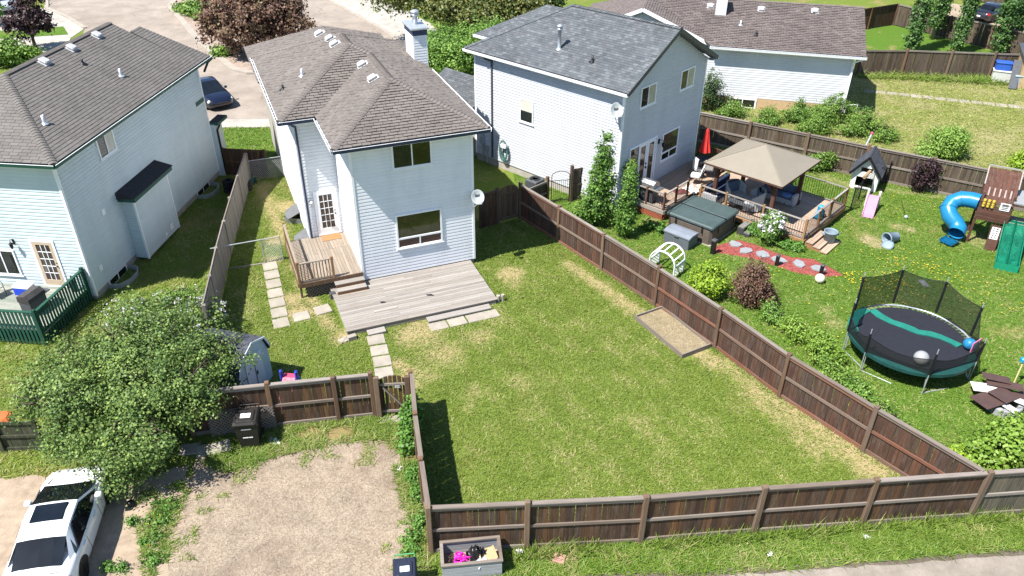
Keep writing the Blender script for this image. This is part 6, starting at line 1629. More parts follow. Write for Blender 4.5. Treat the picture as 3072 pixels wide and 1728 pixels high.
# ------------------------------------------------------------------ satellite dishes, lamps, meters
m_dish = plain('dish_paint', (.37, .40, .41), .45, .08)
def dish(label, p, wall, face=(.22, -.82, .52), s=1.0):
    """offset dish looking along 'face', on a bent mast from the wall point 'wall'"""
    t = thing('satellite_dish', label, 'satellite dish', p)
    z = Vector(face).normalized(); x = Vector((0, 0, 1)).cross(z).normalized(); y = z.cross(x)
    M = Matrix(((x.x, y.x, z.x, 0), (x.y, y.y, z.y, 0), (x.z, y.z, z.z, 0), (0, 0, 0, 1)))
    r0 = .29 * s
    pr = [(r0 * q, .10 * s * q * q) for q in (.003, .25, .5, .75, 1)] + [(r0 * 1.03, .10 * s), (r0 * 1.0, .10 * s - .022), (r0 * .6, .02), (.003, -.02)]
    m = MB(); m.lathe(pr, n=28, M=M @ Matrix.Diagonal((.93, 1.06, 1, 1))); link('reflector', m.mesh('reflector', m_dish, True), t)
    lt = MB()
    def stroke(x0, y0, x1, y1, w=.016): lt.box(min(x0, x1) - w / 2, max(x0, x1) + w / 2, min(y0, y1) - w / 2 + .08, max(y0, y1) + w / 2 + .08, .012, .034, M=M)
    for q in ((-.10, -.04, -.10, .06), (-.10, .06, -.055, .06), (-.10, .01, -.05, .01), (-.10, -.04, -.05, -.04), (-.05, .02, -.05, .05), (-.045, -.03, -.045, .0),
              (-.01, -.04, -.01, .02), (-.01, .02, .03, .02), (.03, -.01, .03, .02), (-.01, -.01, .03, -.01), (-.01, -.04, .03, -.04),
              (.065, -.04, .065, .06), (.10, -.04, .10, .06)): stroke(*q)
    link('lettering', lt.mesh('lettering', m_gmetal), t)
    foot = M @ Vector((0, -r0 * 1.05, .1)); horn = M @ Vector((0, -r0 * 1.0, .42))
    m = MB(); m.tube([M @ Vector((0, -r0 * .5, -.03)), foot, horn], .014, 6); link('feed_arm', m.mesh('feed_arm', m_dish), t)
    m = MB(); m.bbox(-.08, .08, -.06, .06, -.06, .06, .02, M=Matrix.Translation(horn) @ M); link('feed_horn', m.mesh('feed_horn', m_dish), t)
    w_ = Vector(wall) - Vector(p); bk = M @ Vector((0, -.05, -.1))
    m = MB(); m.tube([M @ Vector((0, -.05, -.02)), bk, Vector((bk.x, bk.y, bk.z - .25)), w_], .02, 8); link('mast', m.mesh('mast', m_galv), t)
    return t
_c22, _s22 = math.cos(R(22)), math.sin(R(22))
def BA(u, v, z=0): return Vector((-6.28 + _c22 * u - _s22 * v, 28.16 + _s22 * u + _c22 * v, z))
dish('white satellite dish on the corner of the white middle house', BA(5.05, -.33, 3.4), BA(4.93, -.02, 2.75))
dish('white satellite dish on the corner of the grey house', BG(-.3, .2, 5.3), BG(-.02, .3, 4.6), s=1.15)
def lantern(label, p, rz, mat):
    t = thing('wall_lamp', label, 'lamp', p, rz)
    m = MB(); m.bbox(-.05, .05, -.02, .0, -.12, .12, .01); link('back_plate', m.mesh('back_plate', mat), t)
    m = MB(); m.tube([(0, -.02, .08), (0, -.14, .16), (0, -.18, .06)], .012, 6); link('arm', m.mesh('arm', mat), t)
    m = MB(); m.lathe([(.02, .06), (.08, .0), (.075, -.02), (.05, -.2), (.02, -.24), (.001, -.24)], (0, -.18, 0), 10); link('lantern', m.mesh('lantern', mat), t)
lantern('white carriage lamp beside the back door of the middle house', BA(-1.3, 3.6, 2.55), R(22), m_galv)
_cL, _sL = math.cos(R(-5.8)), math.sin(R(-5.8))
def BL(u, v, z=0): return Vector((-17.05 + _cL * u - _sL * v, 26.91 + _sL * u + _cL * v, z))
lantern('carriage lamp beside the tan glazed door of the mint house', BL(-2.75, -.03, 2.6), R(-5.8), m_black)

# ------------------------------------------------------------------ air conditioner, hose reel, window well covers
t = thing('air_conditioner', 'dark grey outdoor air conditioner against the light grey wall', 'air conditioner', (1.15, 37.15, 0), R(48))
m = MB(); m.bbox(-.36, .36, -.36, .36, .05, .80, .04); link('casing', m.mesh('casing', plain('ac_casing', (.08, .09, .10), .5, .15)), t)
for i in range(9):
    m = MB(); z = .12 + i * .072; m.box(-.375, .375, -.375, .375, z, z + .03); link('louvre', m.mesh('louvre', m_gmetal), t)
m = MB(); m.lathe([(.001, .80), (.15, .80), (.16, .83), (.27, .83), (.29, .80)], n=20); link('fan_grille', m.mesh('fan_grille', m_black, True), t)
m = MB(); m.box(-.45, .45, -.45, .45, 0, .05); link('pad', m.mesh('pad', m_concrete), t)
t = thing('hose_reel', 'green garden hose coiled on a wall hanger of the grey house', 'hose', BG(-.12, 7.35, 1.45), A48)
rr = random.Random(5)
m = MB()
for q in range(9):
    w_, h_ = .16 + .018 * q, .40 + .03 * q
    m.tube([(-.04 - .008 * q, math.cos(2 * math.pi * i / 20) * w_ + rr.uniform(-.012, .012), -.25 + math.sin(2 * math.pi * i / 20) * h_ + rr.uniform(-.012, .012)) for i in range(21)], .012, 5)
link('hose', m.mesh('hose', plain('teal_hose', (.05, .14, .12), .5, .3)), t)
m = MB(); m.bbox(-.16, .1, -.2, .2, -.05, .14, .05); link('hanger', m.mesh('hanger', m_trim), t)
for (u, v, lab) in ((-1.95, 7.0, 'grey plastic window well cover on the side wall, farther from the deck'), (-1.95, 4.3, 'grey plastic window well cover next to the raised deck')):
    t = thing('window_well_cover', lab, 'window well', BA(u, v), R(22), 'grey window well covers beside the middle house')
    m = MB(); n = 8
    pts = [Vector((-.0 + .40 - .75 * math.sin(math.pi * i / n), -.55 + 1.1 * i / n, 0)) for i in range(n + 1)]
    for a, b in zip(pts, pts[1:]): m.add([a, b, b + Vector((0, 0, .28)), a + Vector((0, 0, .28))], [(0, 1, 2, 3), (3, 2, 1, 0)])
    link('well', m.mesh('well', m_galv), t)
    m = MB(); m.prism([(.40, -.5, .62), (.40, .55, .62), (-.22, .5, .30), (-.30, .0, .28), (-.22, -.45, .30)], (0, 0, .03)); link('cover', m.mesh('cover', plain('grey_cover', (.13, .135, .14), .5, .15)) if v > 6 else bpy.data.meshes['cover'], t)

# ------------------------------------------------------------------ white sedan
def skin(me_v, rows, cols, m, closed=False, mi=0, flip=False):
    f = []
    for i in range(rows - 1):
        for j in range(cols - 1 if not closed else cols):
            q = (i * cols + j, i * cols + (j + 1) % cols, (i + 1) * cols + (j + 1) % cols, (i + 1) * cols + j)
            f.append(q[::-1] if flip else q)
    m.add(me_v, f, mi)
def car(label, loc, rz, paint, name='parked_car', detail=True, suv=False, sunroof=False, plate=True):
    """x forward; y left. Lower body lofted over stations, cabin lofted above, wheels set in arches"""
    t = thing(name, label, 'car', loc, rz)
    up = .0 if not suv else .12
    #        x     half-width  sill  shoulder  deck
    stn = [(-2.32, .62, .42, .60, .66), (-2.25, .78, .30, .70, .86), (-2.05, .86, .24, .80, .98), (-1.6, .90, .22, .86, 1.00), (-1.0, .905, .20, .86, .96), (-.2, .905, .19, .84, .93), (.6, .905, .19, .82, .92), (1.0, .90, .20, .80, .93), (1.5, .885, .21, .76, .89), (1.95, .84, .22, .70, .80), (2.2, .72, .26, .62, .70), (2.34, .50, .34, .50, .56)]
    m = MB(); v = []
    for x, hw, sl, sh, dk in stn:
        sl += up * .6; sh += up; dk += up
        half = [(hw * .90, sl), (hw * .985, sl + .07), (hw * 1.0, sl + .16), (hw, (sl + sh) * .55), (hw * .985, sh - .02), (hw * .96, sh + .02), (hw * .90, dk - .02), (hw * .72, dk), (hw * .4, dk + .012), (0, dk + .018)]
        pr = [(x, -y, z) for y, z in half] + [(x, y, z) for y, z in half[::-1][1:]]
        v += pr
    nc = 19
    skin(v, len(stn), nc, m); 
    m.add(v[:nc], [tuple(range(nc))]); m.add(v[-nc:], [tuple(range(nc - 1, -1, -1))])
    body = link('body', m.mesh('body', paint, True), t)
    # cabin
    rz_ = 1.42 + up * 1.6
    bz = .93 + up
    cab = [(-1.86 if not suv else -2.1, .62, bz - .0, .0), (-1.0 if not suv else -1.9, .60, rz_ - .10, 1), (-.65, .61, rz_ - .02, 1), (-.15, .62, rz_, 1), (.22, .60, rz_ - .04, 1), (1.38, .70, bz - .03, 0)]
    m = MB(); v = []
    for i, (x, hw, z, _) in enumerate(cab):
        k_ = .0 if i in (0, 5) else .02
        v += [(x, -hw, z - k_), (x, -hw * .55, z + k_ * .5), (x, 0, z + k_), (x, hw * .55, z + k_ * .5), (x, hw, z - k_)]
    skin(v, 6, 5, m, flip=True); roofpart = None
    # split: glass at front and back, paint in the middle
    gl = MB(); pn = MB()
    for i in range(5):
        tgt = gl if i in (0, 4) else pn
        for j in range(4):
            a = [v[i * 5 + j], v[i * 5 + j + 1], v[(i + 1) * 5 + j + 1], v[(i + 1) * 5 + j]]
            tgt.add(a, [(0, 3, 2, 1)])
    link('roof', pn.mesh('roof', paint, True), t)
    for nm, i in (('rear_window', 0), ('windscreen', 4)):
        gl = MB()
        for j in range(4): gl.add([v[i * 5 + j], v[i * 5 + j + 1], v[(i + 1) * 5 + j + 1], v[(i + 1) * 5 + j]], [(0, 3, 2, 1)])
        link(nm, gl.mesh(nm, m_carglass, True), t)
    # side windows: belt line to roof edge
    for sg in (-1, 1):
        m = MB(); belt = [(cab[0][0] + .1, .80), (-1.25, .865), (-.4, .875), (.5, .87), (1.3, .80)]
        top = [(x, hw, z) for x, hw, z, _ in cab]
        bl_ = [Vector((x, sg * y, bz - .04)) for x, y in belt]; tp = [Vector((cab[1][0], sg * .605, cab[1][2] - .02)), Vector((-.65, sg * .612, rz_ - .04)), Vector((-.15, sg * .622, rz_ - .02)), Vector((.22, sg * .602, rz_ - .06))]
        poly = [bl_[0], bl_[1], bl_[2], bl_[3], bl_[4], tp[3], tp[2], tp[1], tp[0]]
        f = [(0, 1, 8), (1, 7, 8), (1, 2, 7), (2, 6, 7), (2, 3, 6), (3, 5, 6), (3, 4, 5)]
        m.add(poly, [q if sg < 0 else q[::-1] for q in f]); link('cabin_side', m.mesh('cabin_side', paint, True), t)
        c = sum((p for p in poly), Vector()) / len(poly)
        def ins(p, k_=.86): q = c + (p - c) * k_; return q + Vector((0, sg * .012, .006))
        g = MB(); ip = [ins(p) for p in (bl_[0].lerp(bl_[1], .45), bl_[1], bl_[2], bl_[3], bl_[4].lerp(tp[3], .12), tp[3], tp[2], tp[1], tp[0])]
        g.add(ip, [q if sg < 0 else q[::-1] for q in f]); link('side_window', g.mesh('side_window', m_carglass), t)
        pl = MB(); pl.bar(ins(bl_[2]).lerp(ins(bl_[2]), 0) + Vector((-.1, sg * .006, 0)), (tp[1] * .45 + tp[2] * .55) + Vector((0, sg * .012, -.06)), .05, .02); link('pillar', pl.mesh('pillar', m_black), t)
        mm = MB(); mm.bbox(.62, .80, sg * .93 - .09 + (0 if sg > 0 else 0), sg * .93 + .09, bz - .02, bz + .10, .03); link('mirror', mm.mesh('mirror', paint, True), t)
        h = MB(); h.bar((-.95, sg * .912, .80 + up), (-.72, sg * .912, .80 + up), .025, .03); h.bar((.05, sg * .912, .79 + up), (.28, sg * .912, .79 + up), .025, .03); link('door_handle', h.mesh('door_handle', paint), t)
        s_ = MB()
        for x in (-.62, .52): s_.bar((x, sg * .909, .30 + up), (x - .04, sg * .909, .82 + up), .006, .008)
        link('door_seam', s_.mesh('door_seam', m_black), t)
        tl = MB(); tl.bbox(-2.24, -1.96, sg * .74 - .14, sg * .74 + .14, .70 + up, .90 + up, .04); link('tail_light', tl.mesh('tail_light', m_tail), t)
        hl = MB(); hl.bbox(1.86, 2.16, sg * .66 - .15, sg * .66 + .15, .58 + up, .70 + up, .04); link('headlight', hl.mesh('headlight', m_head), t)
    # belt seal line under the glass
    for x in (-1.38, 1.36):
        for sg in (-1, 1):
            y = sg * .80
            w = MB(); w.lathe([(.001, -.1), (.20, -.1), (.31, -.1), (.335, -.07), (.335, .07), (.31, .1), (.22, .1)], (x, y, .335), 24, M=Matrix.Rotation(R(90), 4, 'X')); wo = link('wheel', w.mesh('wheel', m_tyre, True), t)
            rm = MB(); 
            for a in range(5):
                rm.box(-.03, .03, 0, .2, .085, .112, M=Matrix.Translation((x, y, .335)) @ Matrix.Rotation(R(90) * (1 if sg < 0 else -1), 4, 'X') @ Matrix.Rotation(R(72 * a), 4, 'Z'))
            rm.lathe([(.001, .09), (.06, .11), (.2, .105), (.22, .11), (.22, .08)], (x, y, .335), 20, M=Matrix.Rotation(R(90) * (1 if sg < 0 else -1), 4, 'X')); link('rim', rm.mesh('rim', m_rim), wo)
            ar = MB(); n = 12
            pts = [Vector((x + .40 * math.cos(math.pi * i / n), sg * .912, .335 + .40 * math.sin(math.pi * i / n))) for i in range(n + 1)]
            ar.add(pts + [Vector((x, sg * .912, .3))], [tuple(range(n + 1)) + (n + 1,)] if sg < 0 else [tuple(range(n + 1))[::-1] + (n + 1,)]); link('wheel_arch', ar.mesh('wheel_arch', m_black), t)
    sm = MB()
    for y in (-.62, .62): sm.bar((1.42, y, .925 + up), (2.12, y * .82, .745 + up), .012, .02)
    for x, w_, z in ((-1.93, .58, 1.0), (-2.2, .5, .93)): sm.bar((x, -w_, z + up), (x, w_, z + up), .014, .02)
    o = link('panel_seam', sm.mesh('panel_seam', m_black), t); o['kind'] = 'stuff'
    if sunroof:
        m = MB(); m.bbox(-.5, .12, -.42, .42, rz_ - .045, rz_ + .024, .02); link('sunroof', m.mesh('sunroof', m_carglass), t)
    gr = MB(); gr.box(2.2, 2.315, -.36, .36, .36 + up, .52 + up); link('grille', gr.mesh('grille', m_black), t)
    if plate:
        p_ = MB(); p_.box(-2.335, -2.31, -.16, .16, .52 + up, .64 + up); link('licence_plate', p_.mesh('licence_plate', m_trim), t)
    return t
def carpaint(name, c):
    k = NT(name); k.out(c, .28, .5); k.b.inputs['Coat Weight'].default_value = .8; k.b.inputs['Coat Roughness'].default_value = .05
    co = k.coords('Object'); k.l(k.ramp(k.noise(co, 2.5, 4), [(.35, tuple(x * .93 for x in c)), (.7, c)]), k.b.inputs['Base Color']); return k.m
m_carglass = glassy('tinted_glass', (.006, .008, .010), .03, .7)
m_tyre = plain('tyre_rubber', (.018, .018, .018), .85, .2); m_rim = plain('black_alloy', (.02, .02, .022), .35, .2, metal=.5)
m_tail = plain('red_lens', (.35, .012, .012), .2, .15, spec=.6); m_head = plain('clear_lens', (.62, .64, .66), .15, .1, spec=.7)
m_white_paint = carpaint('white_car_paint', (.80, .81, .83)); m_navy_paint = carpaint('navy_car_paint', (.004, .007, .024)); m_black_paint = carpaint('black_car_paint', (.012, .013, .022)); m_silver_paint = carpaint('silver_car_paint', (.38, .42, .48))
car('white sedan with tinted windows parked on the dirt driveway under the tree', (-12.52, 14.72, 0), R(101), m_white_paint, sunroof=True)
car('dark navy car parked in the street behind the mint house', (-20.1, 50.6, 0), R(-52), m_navy_paint)
car('black car parked on dirt behind the poplars, top right', (43.2, 73.3, 0), R(33), m_black_paint)
car('silver blue van at the top left edge of the picture', (-46.6, 74.2, 0), R(-50), m_silver_paint, suv=True)

# ------------------------------------------------------------------ wheelie bins, planter, slab and bits at the front
def wheelie(label, loc, rz, body, lid, sticker=True, handle=None, trash=False, h=1.05):
    t = thing('wheelie_bin', label, 'bin', loc, rz)
    m = MB(); v = [(-.22, -.24, .06), (.22, -.24, .06), (.22, .24, .06), (-.22, .24, .06), (-.29, -.32, h - .1), (.29, -.32, h - .1), (.29, .34, h - .1), (-.29, .34, h - .1)]
    m.add(v, [(0, 3, 2, 1), (0, 1, 5, 4), (1, 2, 6, 5), (2, 3, 7, 6), (3, 0, 4, 7), (4, 5, 6, 7)]); m.box(-.31, .31, -.34, .36, h - .12, h - .07); link('body', m.mesh('body', body), t)
    m = MB(); m.bbox(-.30, .30, -.36, .34, h - .07, h + .01, .05); m.bbox(-.22, .22, -.28, .2, h + .0, h + .04, .04); link('lid', m.mesh('lid', lid), t)
    m = MB(); m.tube([(-.26, .34, h - .04), (-.26, .44, h - .02), (.26, .44, h - .02), (.26, .34, h - .04)], .02, 8); link('handle', m.mesh('handle', handle or body), t)
    for x in (-.24, .24): m = MB(); m.tube([(x - .03, .28, .1), (x + .03, .28, .1)], .1, 14); link('wheel', m.mesh('wheel', m_tyre), t)
    for z in (.45, .78): m = MB(); m.box(-.12, .12, -.318 + (.9 - z) * .08, -.285 + (.9 - z) * .08, z, z + .03); link('grip_bar', m.mesh('grip_bar', m_wp if trash else body), t)
    if sticker: m = MB(); m.box(-.12, .12, -.15, .02, h + .04, h + .046); link('label_sticker', m.mesh('label_sticker', m_wp), t)
    return t
m_binb = plain('black_bin_plastic', (.022, .02, .018), .5, .2); m_bind = plain('navy_bin_plastic', (.02, .025, .045), .45, .2)
wheelie('black wheelie bin standing in front of the lattice under the tree', (-8.4, 18.72, 0), R(8), m_binb, m_binb, True, trash=True).scale = (1.28, 1.2, 1.12)
wheelie('dark wheelie bin with green handle at the bottom edge beside the planter', (-2.72, 13.12, 0), R(8), m_bind, m_bind, True, handle=plain('green_bin_handle', (.08, .30, .10), .5, .15))
m_planter = wood('grey_planter', [(.31, .32, .34), (.36, .37, .39), (.27, .28, .30)], 'x', streak=.25, grey=0)
t = thing('planter_box', 'grey slatted wooden planter box in front of the alley fence', 'planter', (-1.06, 13.98, 0), math.atan2(.21, 1.65))
hx, hy, hz_ = .83, .43, .66
for (x0, x1, y0, y1) in ((-hx, hx, -hy, -hy + .09), (-hx, hx, hy - .09, hy), (-hx, -hx + .09, -hy + .092, hy - .092), (hx - .09, hx, -hy + .092, hy - .092)):
    m = MB(); m.box(x0, x1, y0, y1, hz_ - .04, hz_); link('top_rail', m.mesh('top_rail', m_fence_rail), t)
for i in range(5):
    z = .04 + i * .118
    for y in (-hy + .03, hy - .05): m = MB(); m.box(-hx + .03, hx - .03, y, y + .02, z, z + .10); link('slat', m.mesh('slat', m_planter), t)
    for x in (-hx + .03, hx - .05): m = MB(); m.box(x, x + .02, -hy + .055, hy - .055, z, z + .10); link('slat', m.mesh('slat', m_planter), t)
for x in (-hx + .05, hx - .09):
    for y in (-hy + .055, hy - .095): m = MB(); m.box(x, x + .04, y, y + .04, 0, hz_ - .04); link('corner_post', m.mesh('corner_post', m_planter), t)
m = MB(); m.box(-hx + .06, hx - .06, -hy + .06, hy - .06, .1, .16); link('floor', m.mesh('floor', m_dirt), t)
PX = lambda x, y, z: Vector((-1.06, 13.98, 0)) + Matrix.Rotation(math.atan2(.21, 1.65), 3, 'Z') @ Vector((x, y, z))
rr = random.Random(12)
m = MB()
for q in range(16):
    c = Vector((rr.uniform(-.14, .14), rr.uniform(-.16, .14), rr.uniform(.02, .16))); ra = rr.uniform(.07, .13); ax = Matrix.Rotation(rr.uniform(0, 3), 3, 'X') @ Matrix.Rotation(rr.uniform(0, 3), 3, 'Z')
    m.tube([c + ax @ Vector((math.cos(2 * math.pi * i / 14) * ra, math.sin(2 * math.pi * i / 14) * ra, 0)) for i in range(15)], .014, 6)
o = m.build('pink_hose', plain('hot_pink_plastic', (.75, .02, .42), .4, .15), smooth=True); o.location = PX(-.22, -.05, .36); tag(o, 'bright pink coiled tubing inside the planter box', 'tubing')
crumple('black_bag', 'black plastic bag in the middle of the planter box', PX(.13, .08, .40), (.42, .42, .5), plain('black_bag_plastic', (.012, .012, .013), .35, .3), 21, 'bag')
crumple('paper_scrap', 'white paper at the front of the planter box', PX(.2, -.2, .40), (.36, .24, .2), m_wp, 22, 'paper')
m = MB(); m.box(-.24, .24, -.2, .2, 0, .03); m.box(-.24, -.20, -.2, .2, .03, .14); m.box(.2, .24, -.2, .2, .03, .06); o = m.build('cardboard_box', plain('cardboard', (.42, .30, .17), .85, .12)); o.location = PX(.45, .0, .40); o.rotation_euler = (R(8), R(-6), R(20)); tag(o, 'flattened brown cardboard box at the right end of the planter', 'cardboard')
m = MB()
for q in range(14): a = Vector((rr.uniform(-.15, .12), rr.uniform(-.3, .25), rr.uniform(0, .2))); m.tube([a, a + Vector((rr.uniform(-.2, .2), rr.uniform(-.25, .25), rr.uniform(.05, .25)))], .006, 4)
o = m.build('twigs', plain('dry_twig', (.16, .11, .07), .9, .2)); o.location = PX(-.58, -.02, .2); tag(o, 'dry twigs at the left end of the planter box', 'twigs')
m_redp = plain('pinkish_paver', (.44, .24, .20), .9, .2, 6, bump=.3)
m = MB(); m.bbox(-.16, .16, -.15, .15, 0, .05, .01); o = m.build('paver', m_redp, loc=(1.36, 14.23, .03), rz=R(-18)); tag(o, 'single square red paver lying in the grass by the alley fence', 'paver')
for i, (x, y) in enumerate(((-10.3, 18.35), (-9.75, 18.3), (-9.3, 18.42))):
    m = MB(); m.bbox(-.3, .3, -.24, .24, 0, .05, .01); o = m.build('paving_slab', m_concrete, loc=(x, y, .01 + .02 * i), rz=R(10 + 9 * i)); o.rotation_euler.x = R(3 * i); tag(o, ['left', 'middle', 'right'][i] + ' of three grey slabs lying under the tree by the lattice', 'paving slab', 'loose slabs under the tree')
crumple('plastic_bag', 'white plastic litter on the ground beside the black bin', W(822, 1322, .01), (.45, .25, .12), m_wp, 31, 'litter')
for i, (x, y) in enumerate(((1200, 1405), (2310, 1663), (2600, 1610), (1560, 1655))): crumple('litter', ['white litter at the gravel edge by the weeds', 'white litter in the verge grass, left of the alley end', 'pale litter in the verge near the alley fence post', 'white litter beside the planter and fence post'][i], W(x, y, .03), (.16, .12, .08), m_wp, 40 + i, 'litter')
ball('small black ball on the dirt beside the white car', W(395, 1518, 0), .11, m_black)

# ------------------------------------------------------------------ timber bed frame in the lawn, deck clutter
t = thing('sandbox', 'empty raised timber bed filled with dry straw beside the fence', 'raised bed', (6.24, 24.87, 0), math.atan2(-2.55, 1.45))
Lb, Wb = 2.93, 1.4
for (x0, x1, y0, y1) in ((-Lb / 2, Lb / 2, -Wb / 2, -Wb / 2 + .045), (-Lb / 2, Lb / 2, Wb / 2 - .045, Wb / 2), (-Lb / 2, -Lb / 2 + .045, -Wb / 2 + .046, Wb / 2 - .046), (Lb / 2 - .045, Lb / 2, -Wb / 2 + .046, Wb / 2 - .046)):
    m = MB(); m.box(x0, x1, y0, y1, 0, .2); link('side_board', m.mesh('side_board', m_fence_rail), t)
m = MB(); m.box(-Lb / 2 + .046, Lb / 2 - .046, -Wb / 2 + .046, Wb / 2 - .046, .005, .1); link('straw_fill', m.mesh('straw_fill', aggregate('straw', [(.16, .125, .072), (.23, .185, .115), (.29, .24, .155), (.20, .16, .095)], 24, (.20, .17, .095), 1.0, bump=.8)), t)
m = MB(); m.bbox(-.17, .17, -.1, .1, 0, .19, .01); o = m.build('concrete_block', m_concrete, loc=BA(-1.3, -3.62, 0), rz=R(30)); tag(o, 'grey concrete block at the left front corner of the low deck', 'block')
crumple('stone', 'white stone next to the concrete block by the low deck', BA(-1.6, -3.6, 0), (.4, .3, .28), m_concrete, 51, 'stone')
for i in range(2):
    m = MB(); m.tube([(0, 0, 0), (0, 0, .32)], .075, 12); o = m.build('post_stub', m_concrete, loc=BA(4.85 + i * .2, -3.25, 0)); tag(o, ['left', 'right'][i] + ' of two short grey stubs at the right end of the low deck', 'stub', 'grey stubs by the deck')
m = MB(); m.bbox(-.12, .12, -.1, .1, 0, .28, .02); o = m.build('utility_box', m_gmetal, loc=BA(-1.42, -.5, .0), rz=R(22)); tag(o, 'small dark box under the raised deck steps', 'box')
for i, (u, v) in enumerate(((.35, -1.9), (2.3, -2.1))):
    m = MB(); n = 9; m.prism([(math.cos(2 * math.pi * j / n) * .2 * rr.uniform(.4, 1.1), math.sin(2 * math.pi * j / n) * .08 * rr.uniform(.4, 1.1), 0) for j in range(n)], (0, 0, .006)); o = m.build('dead_leaf', m_black, loc=BA(u, v, .243), rz=R(-5)); tag(o, ['larger dark rag flat on the low deck boards', 'smaller dark scrap on the right half of the low deck'][i], 'scrap')
# ------------------------------------------------------------------ small barn-roofed shed and slide behind the gate fence
t = thing('garden_shed', 'small pale blue shed with dark shingle roof behind the gate fence', 'shed', (-9.55, 21.35, 0), R(-14))
m_shed = plain('pale_blue_panel', (.40, .50, .58), .6, .08); m_shed2 = plain('white_blue_panel', (.55, .62, .67), .6, .08)
prof = [(-.95, 0), (.95, 0), (.95, 1.35), (.72, 1.85), (0, 2.15), (-.72, 1.85), (-.95, 1.35)]
m = MB(); m.prism([(.75, y, z) for y, z in prof], (-1.9, 0, 0)); link('shed_body', m.mesh('shed_body', m_shed), t)
m = MB(); m.box(.752, .775, -.5, .5, .08, 1.6); link('shed_door', m.mesh('shed_door', m_shed2), t)
m = MB(); m.box(.777, .79, -.01, .01, .1, 1.58); m.box(.777, .81, .05, .1, .8, .95); link('door_seam', m.mesh('door_seam', m_gmetal), t)
rf = Roof(t, m_sh_dark, .14, .3, .014, 200, .4)
for sg in (1, -1):
    rf.face([(-1.25, sg * 1.02, 1.28), (.82, sg * 1.02, 1.28), (.82, sg * .75, 1.90), (-1.25, sg * .75, 1.90)] if sg < 0 else [(.82, 1.02, 1.28), (-1.25, 1.02, 1.28), (-1.25, .75, 1.90), (.82, .75, 1.90)])
    rf.face([(-1.25, sg * .75, 1.90), (.82, sg * .75, 1.90), (.82, 0, 2.22), (-1.25, 0, 2.22)] if sg < 0 else [(.82, .75, 1.90), (-1.25, .75, 1.90), (-1.25, 0, 2.22), (.82, 0, 2.22)])
rf.finish()
m = MB(); q = [(.83, y * 1.05, z + .03) for y, z in prof[2:]]
for a, b in zip(q, q[1:]): m.bar(a, b, .03, .07)
link('roof_trim', m.mesh('roof_trim', m_shed2), t)
t = thing('toddler_slide', 'small red and blue plastic slide behind the gate fence', 'slide', (-7.75, 20.9, 0), R(-4))
m_rdp = plain('red_plastic', (.50, .06, .13), .4, .12); m_blp = plain('royal_blue_plastic', (.03, .06, .42), .4, .12)
m = MB(); pts = [(-.55, .62), (-.35, .6), (.45, .12), (.7, .06)]
for (y0, z0), (y1, z1) in zip(pts, pts[1:]): m.prism([(-.22, -y0, z0), (.22, -y0, z0), (.22, -y1, z1), (-.22, -y1, z1)], (0, 0, .03))
link('chute', m.mesh('chute', m_rdp), t)
for x in (-.27, .27): m = MB(); m.bbox(x - .05, x + .05, .3, .45, 0, .92, .03); m.prism([(x - .04, .45, .0), (x - .04, .85, 0), (x - .04, .5, .62)], (.08, 0, 0)); link('side_frame', m.mesh('side_frame', m_blp), t)
m = MB(); m.box(-.22, .22, .5, .66, .28, .33); link('step', m.mesh('step', m_blp), t)

# ------------------------------------------------------------------ left neighbour: green deck, cooler, grill, tyres, bins
t = thing('deck', 'dark green railed deck of the mint house', 'deck', (-17.05, 26.91, 0), R(-5.8))
ZD = .55
lathe_plank(t, -7.0, -.2, -3.1, -.05, ZD, mat=wood('worn_green_deck', [(.24, .26, .22), (.30, .31, .27), (.20, .23, .19)], 'x', streak=.35), seed=31)
def picket_rail(t, pts, z, h, mat):
    for p in pts: m = MB(); m.bbox(-.06, .06, -.06, .06, 0, z + h + .12, .012); link('post', m.mesh('post', mat), t, loc=(p[0], p[1], 0))
    for p, q in zip(pts, pts[1:]):
        A = Vector((*p, 0)); B = Vector((*q, 0)); d = B - A; L = d.length; d.normalize()
        for zz, w_, hh in ((z + h, .12, .045), (z + .05, .05, .08)): m = MB(); m.bar(A + Vector((0, 0, zz)), B + Vector((0, 0, zz)), w_, hh); link('rail', m.mesh('rail', mat), t)
        k_ = int(L / .155); mm = MB(); mm.box(-.045, .045, -.012, .012, .08, z + h - .02); me = mm.mesh('picket', mat)
        n = Vector((d.y, -d.x, 0))
        for i in range(k_): o = link('picket', me, t, loc=A + d * ((i + .5) * L / k_) + n * .04, rz=math.atan2(d.y, d.x))
picket_rail(t, [(-6.9, -3.15), (-3.4, -3.15), (-.26, -3.13), (-.2, -.12)], ZD, .95, m_green_wood)
t = thing('cooler', 'blue camping cooler with white lid beside the tan door', 'cooler', BL(-2.55, -.62, ZD), R(-8))
m = MB(); m.bbox(-.36, .36, -.2, .2, 0, .34, .03); link('body', m.mesh('body', plain('blue_cooler', (.015, .06, .52), .35, .1)), t)
m = MB(); m.bbox(-.37, .37, -.21, .21, .34, .42, .03); link('lid', m.mesh('lid', m_wp), t)
m = MB(); m.box(.36, .375, -.06, .06, .18, .28); link('handle', m.mesh('handle', m_wp), t)
t = thing('barbecue', 'dark barbecue with closed lid on the green deck', 'barbecue', BL(-1.35, -1.75, ZD), R(75))
m = MB(); m.box(-.4, .4, -.25, .25, 0, .62); link('cabinet', m.mesh('cabinet', m_gmetal), t)
m = MB(); m.prism([(-.42, -.28, .62), (-.42, .28, .62), (-.42, .26, .86), (-.42, -.1, .92), (-.42, -.26, .78)], (.84, 0, 0)); link('hood', m.mesh('hood', plain('dark_hood', (.06, .055, .055), .4, .3)), t)
m = MB(); m.box(.43, .7, -.22, .22, .58, .62); link('side_shelf', m.mesh('side_shelf', m_gmetal), t)
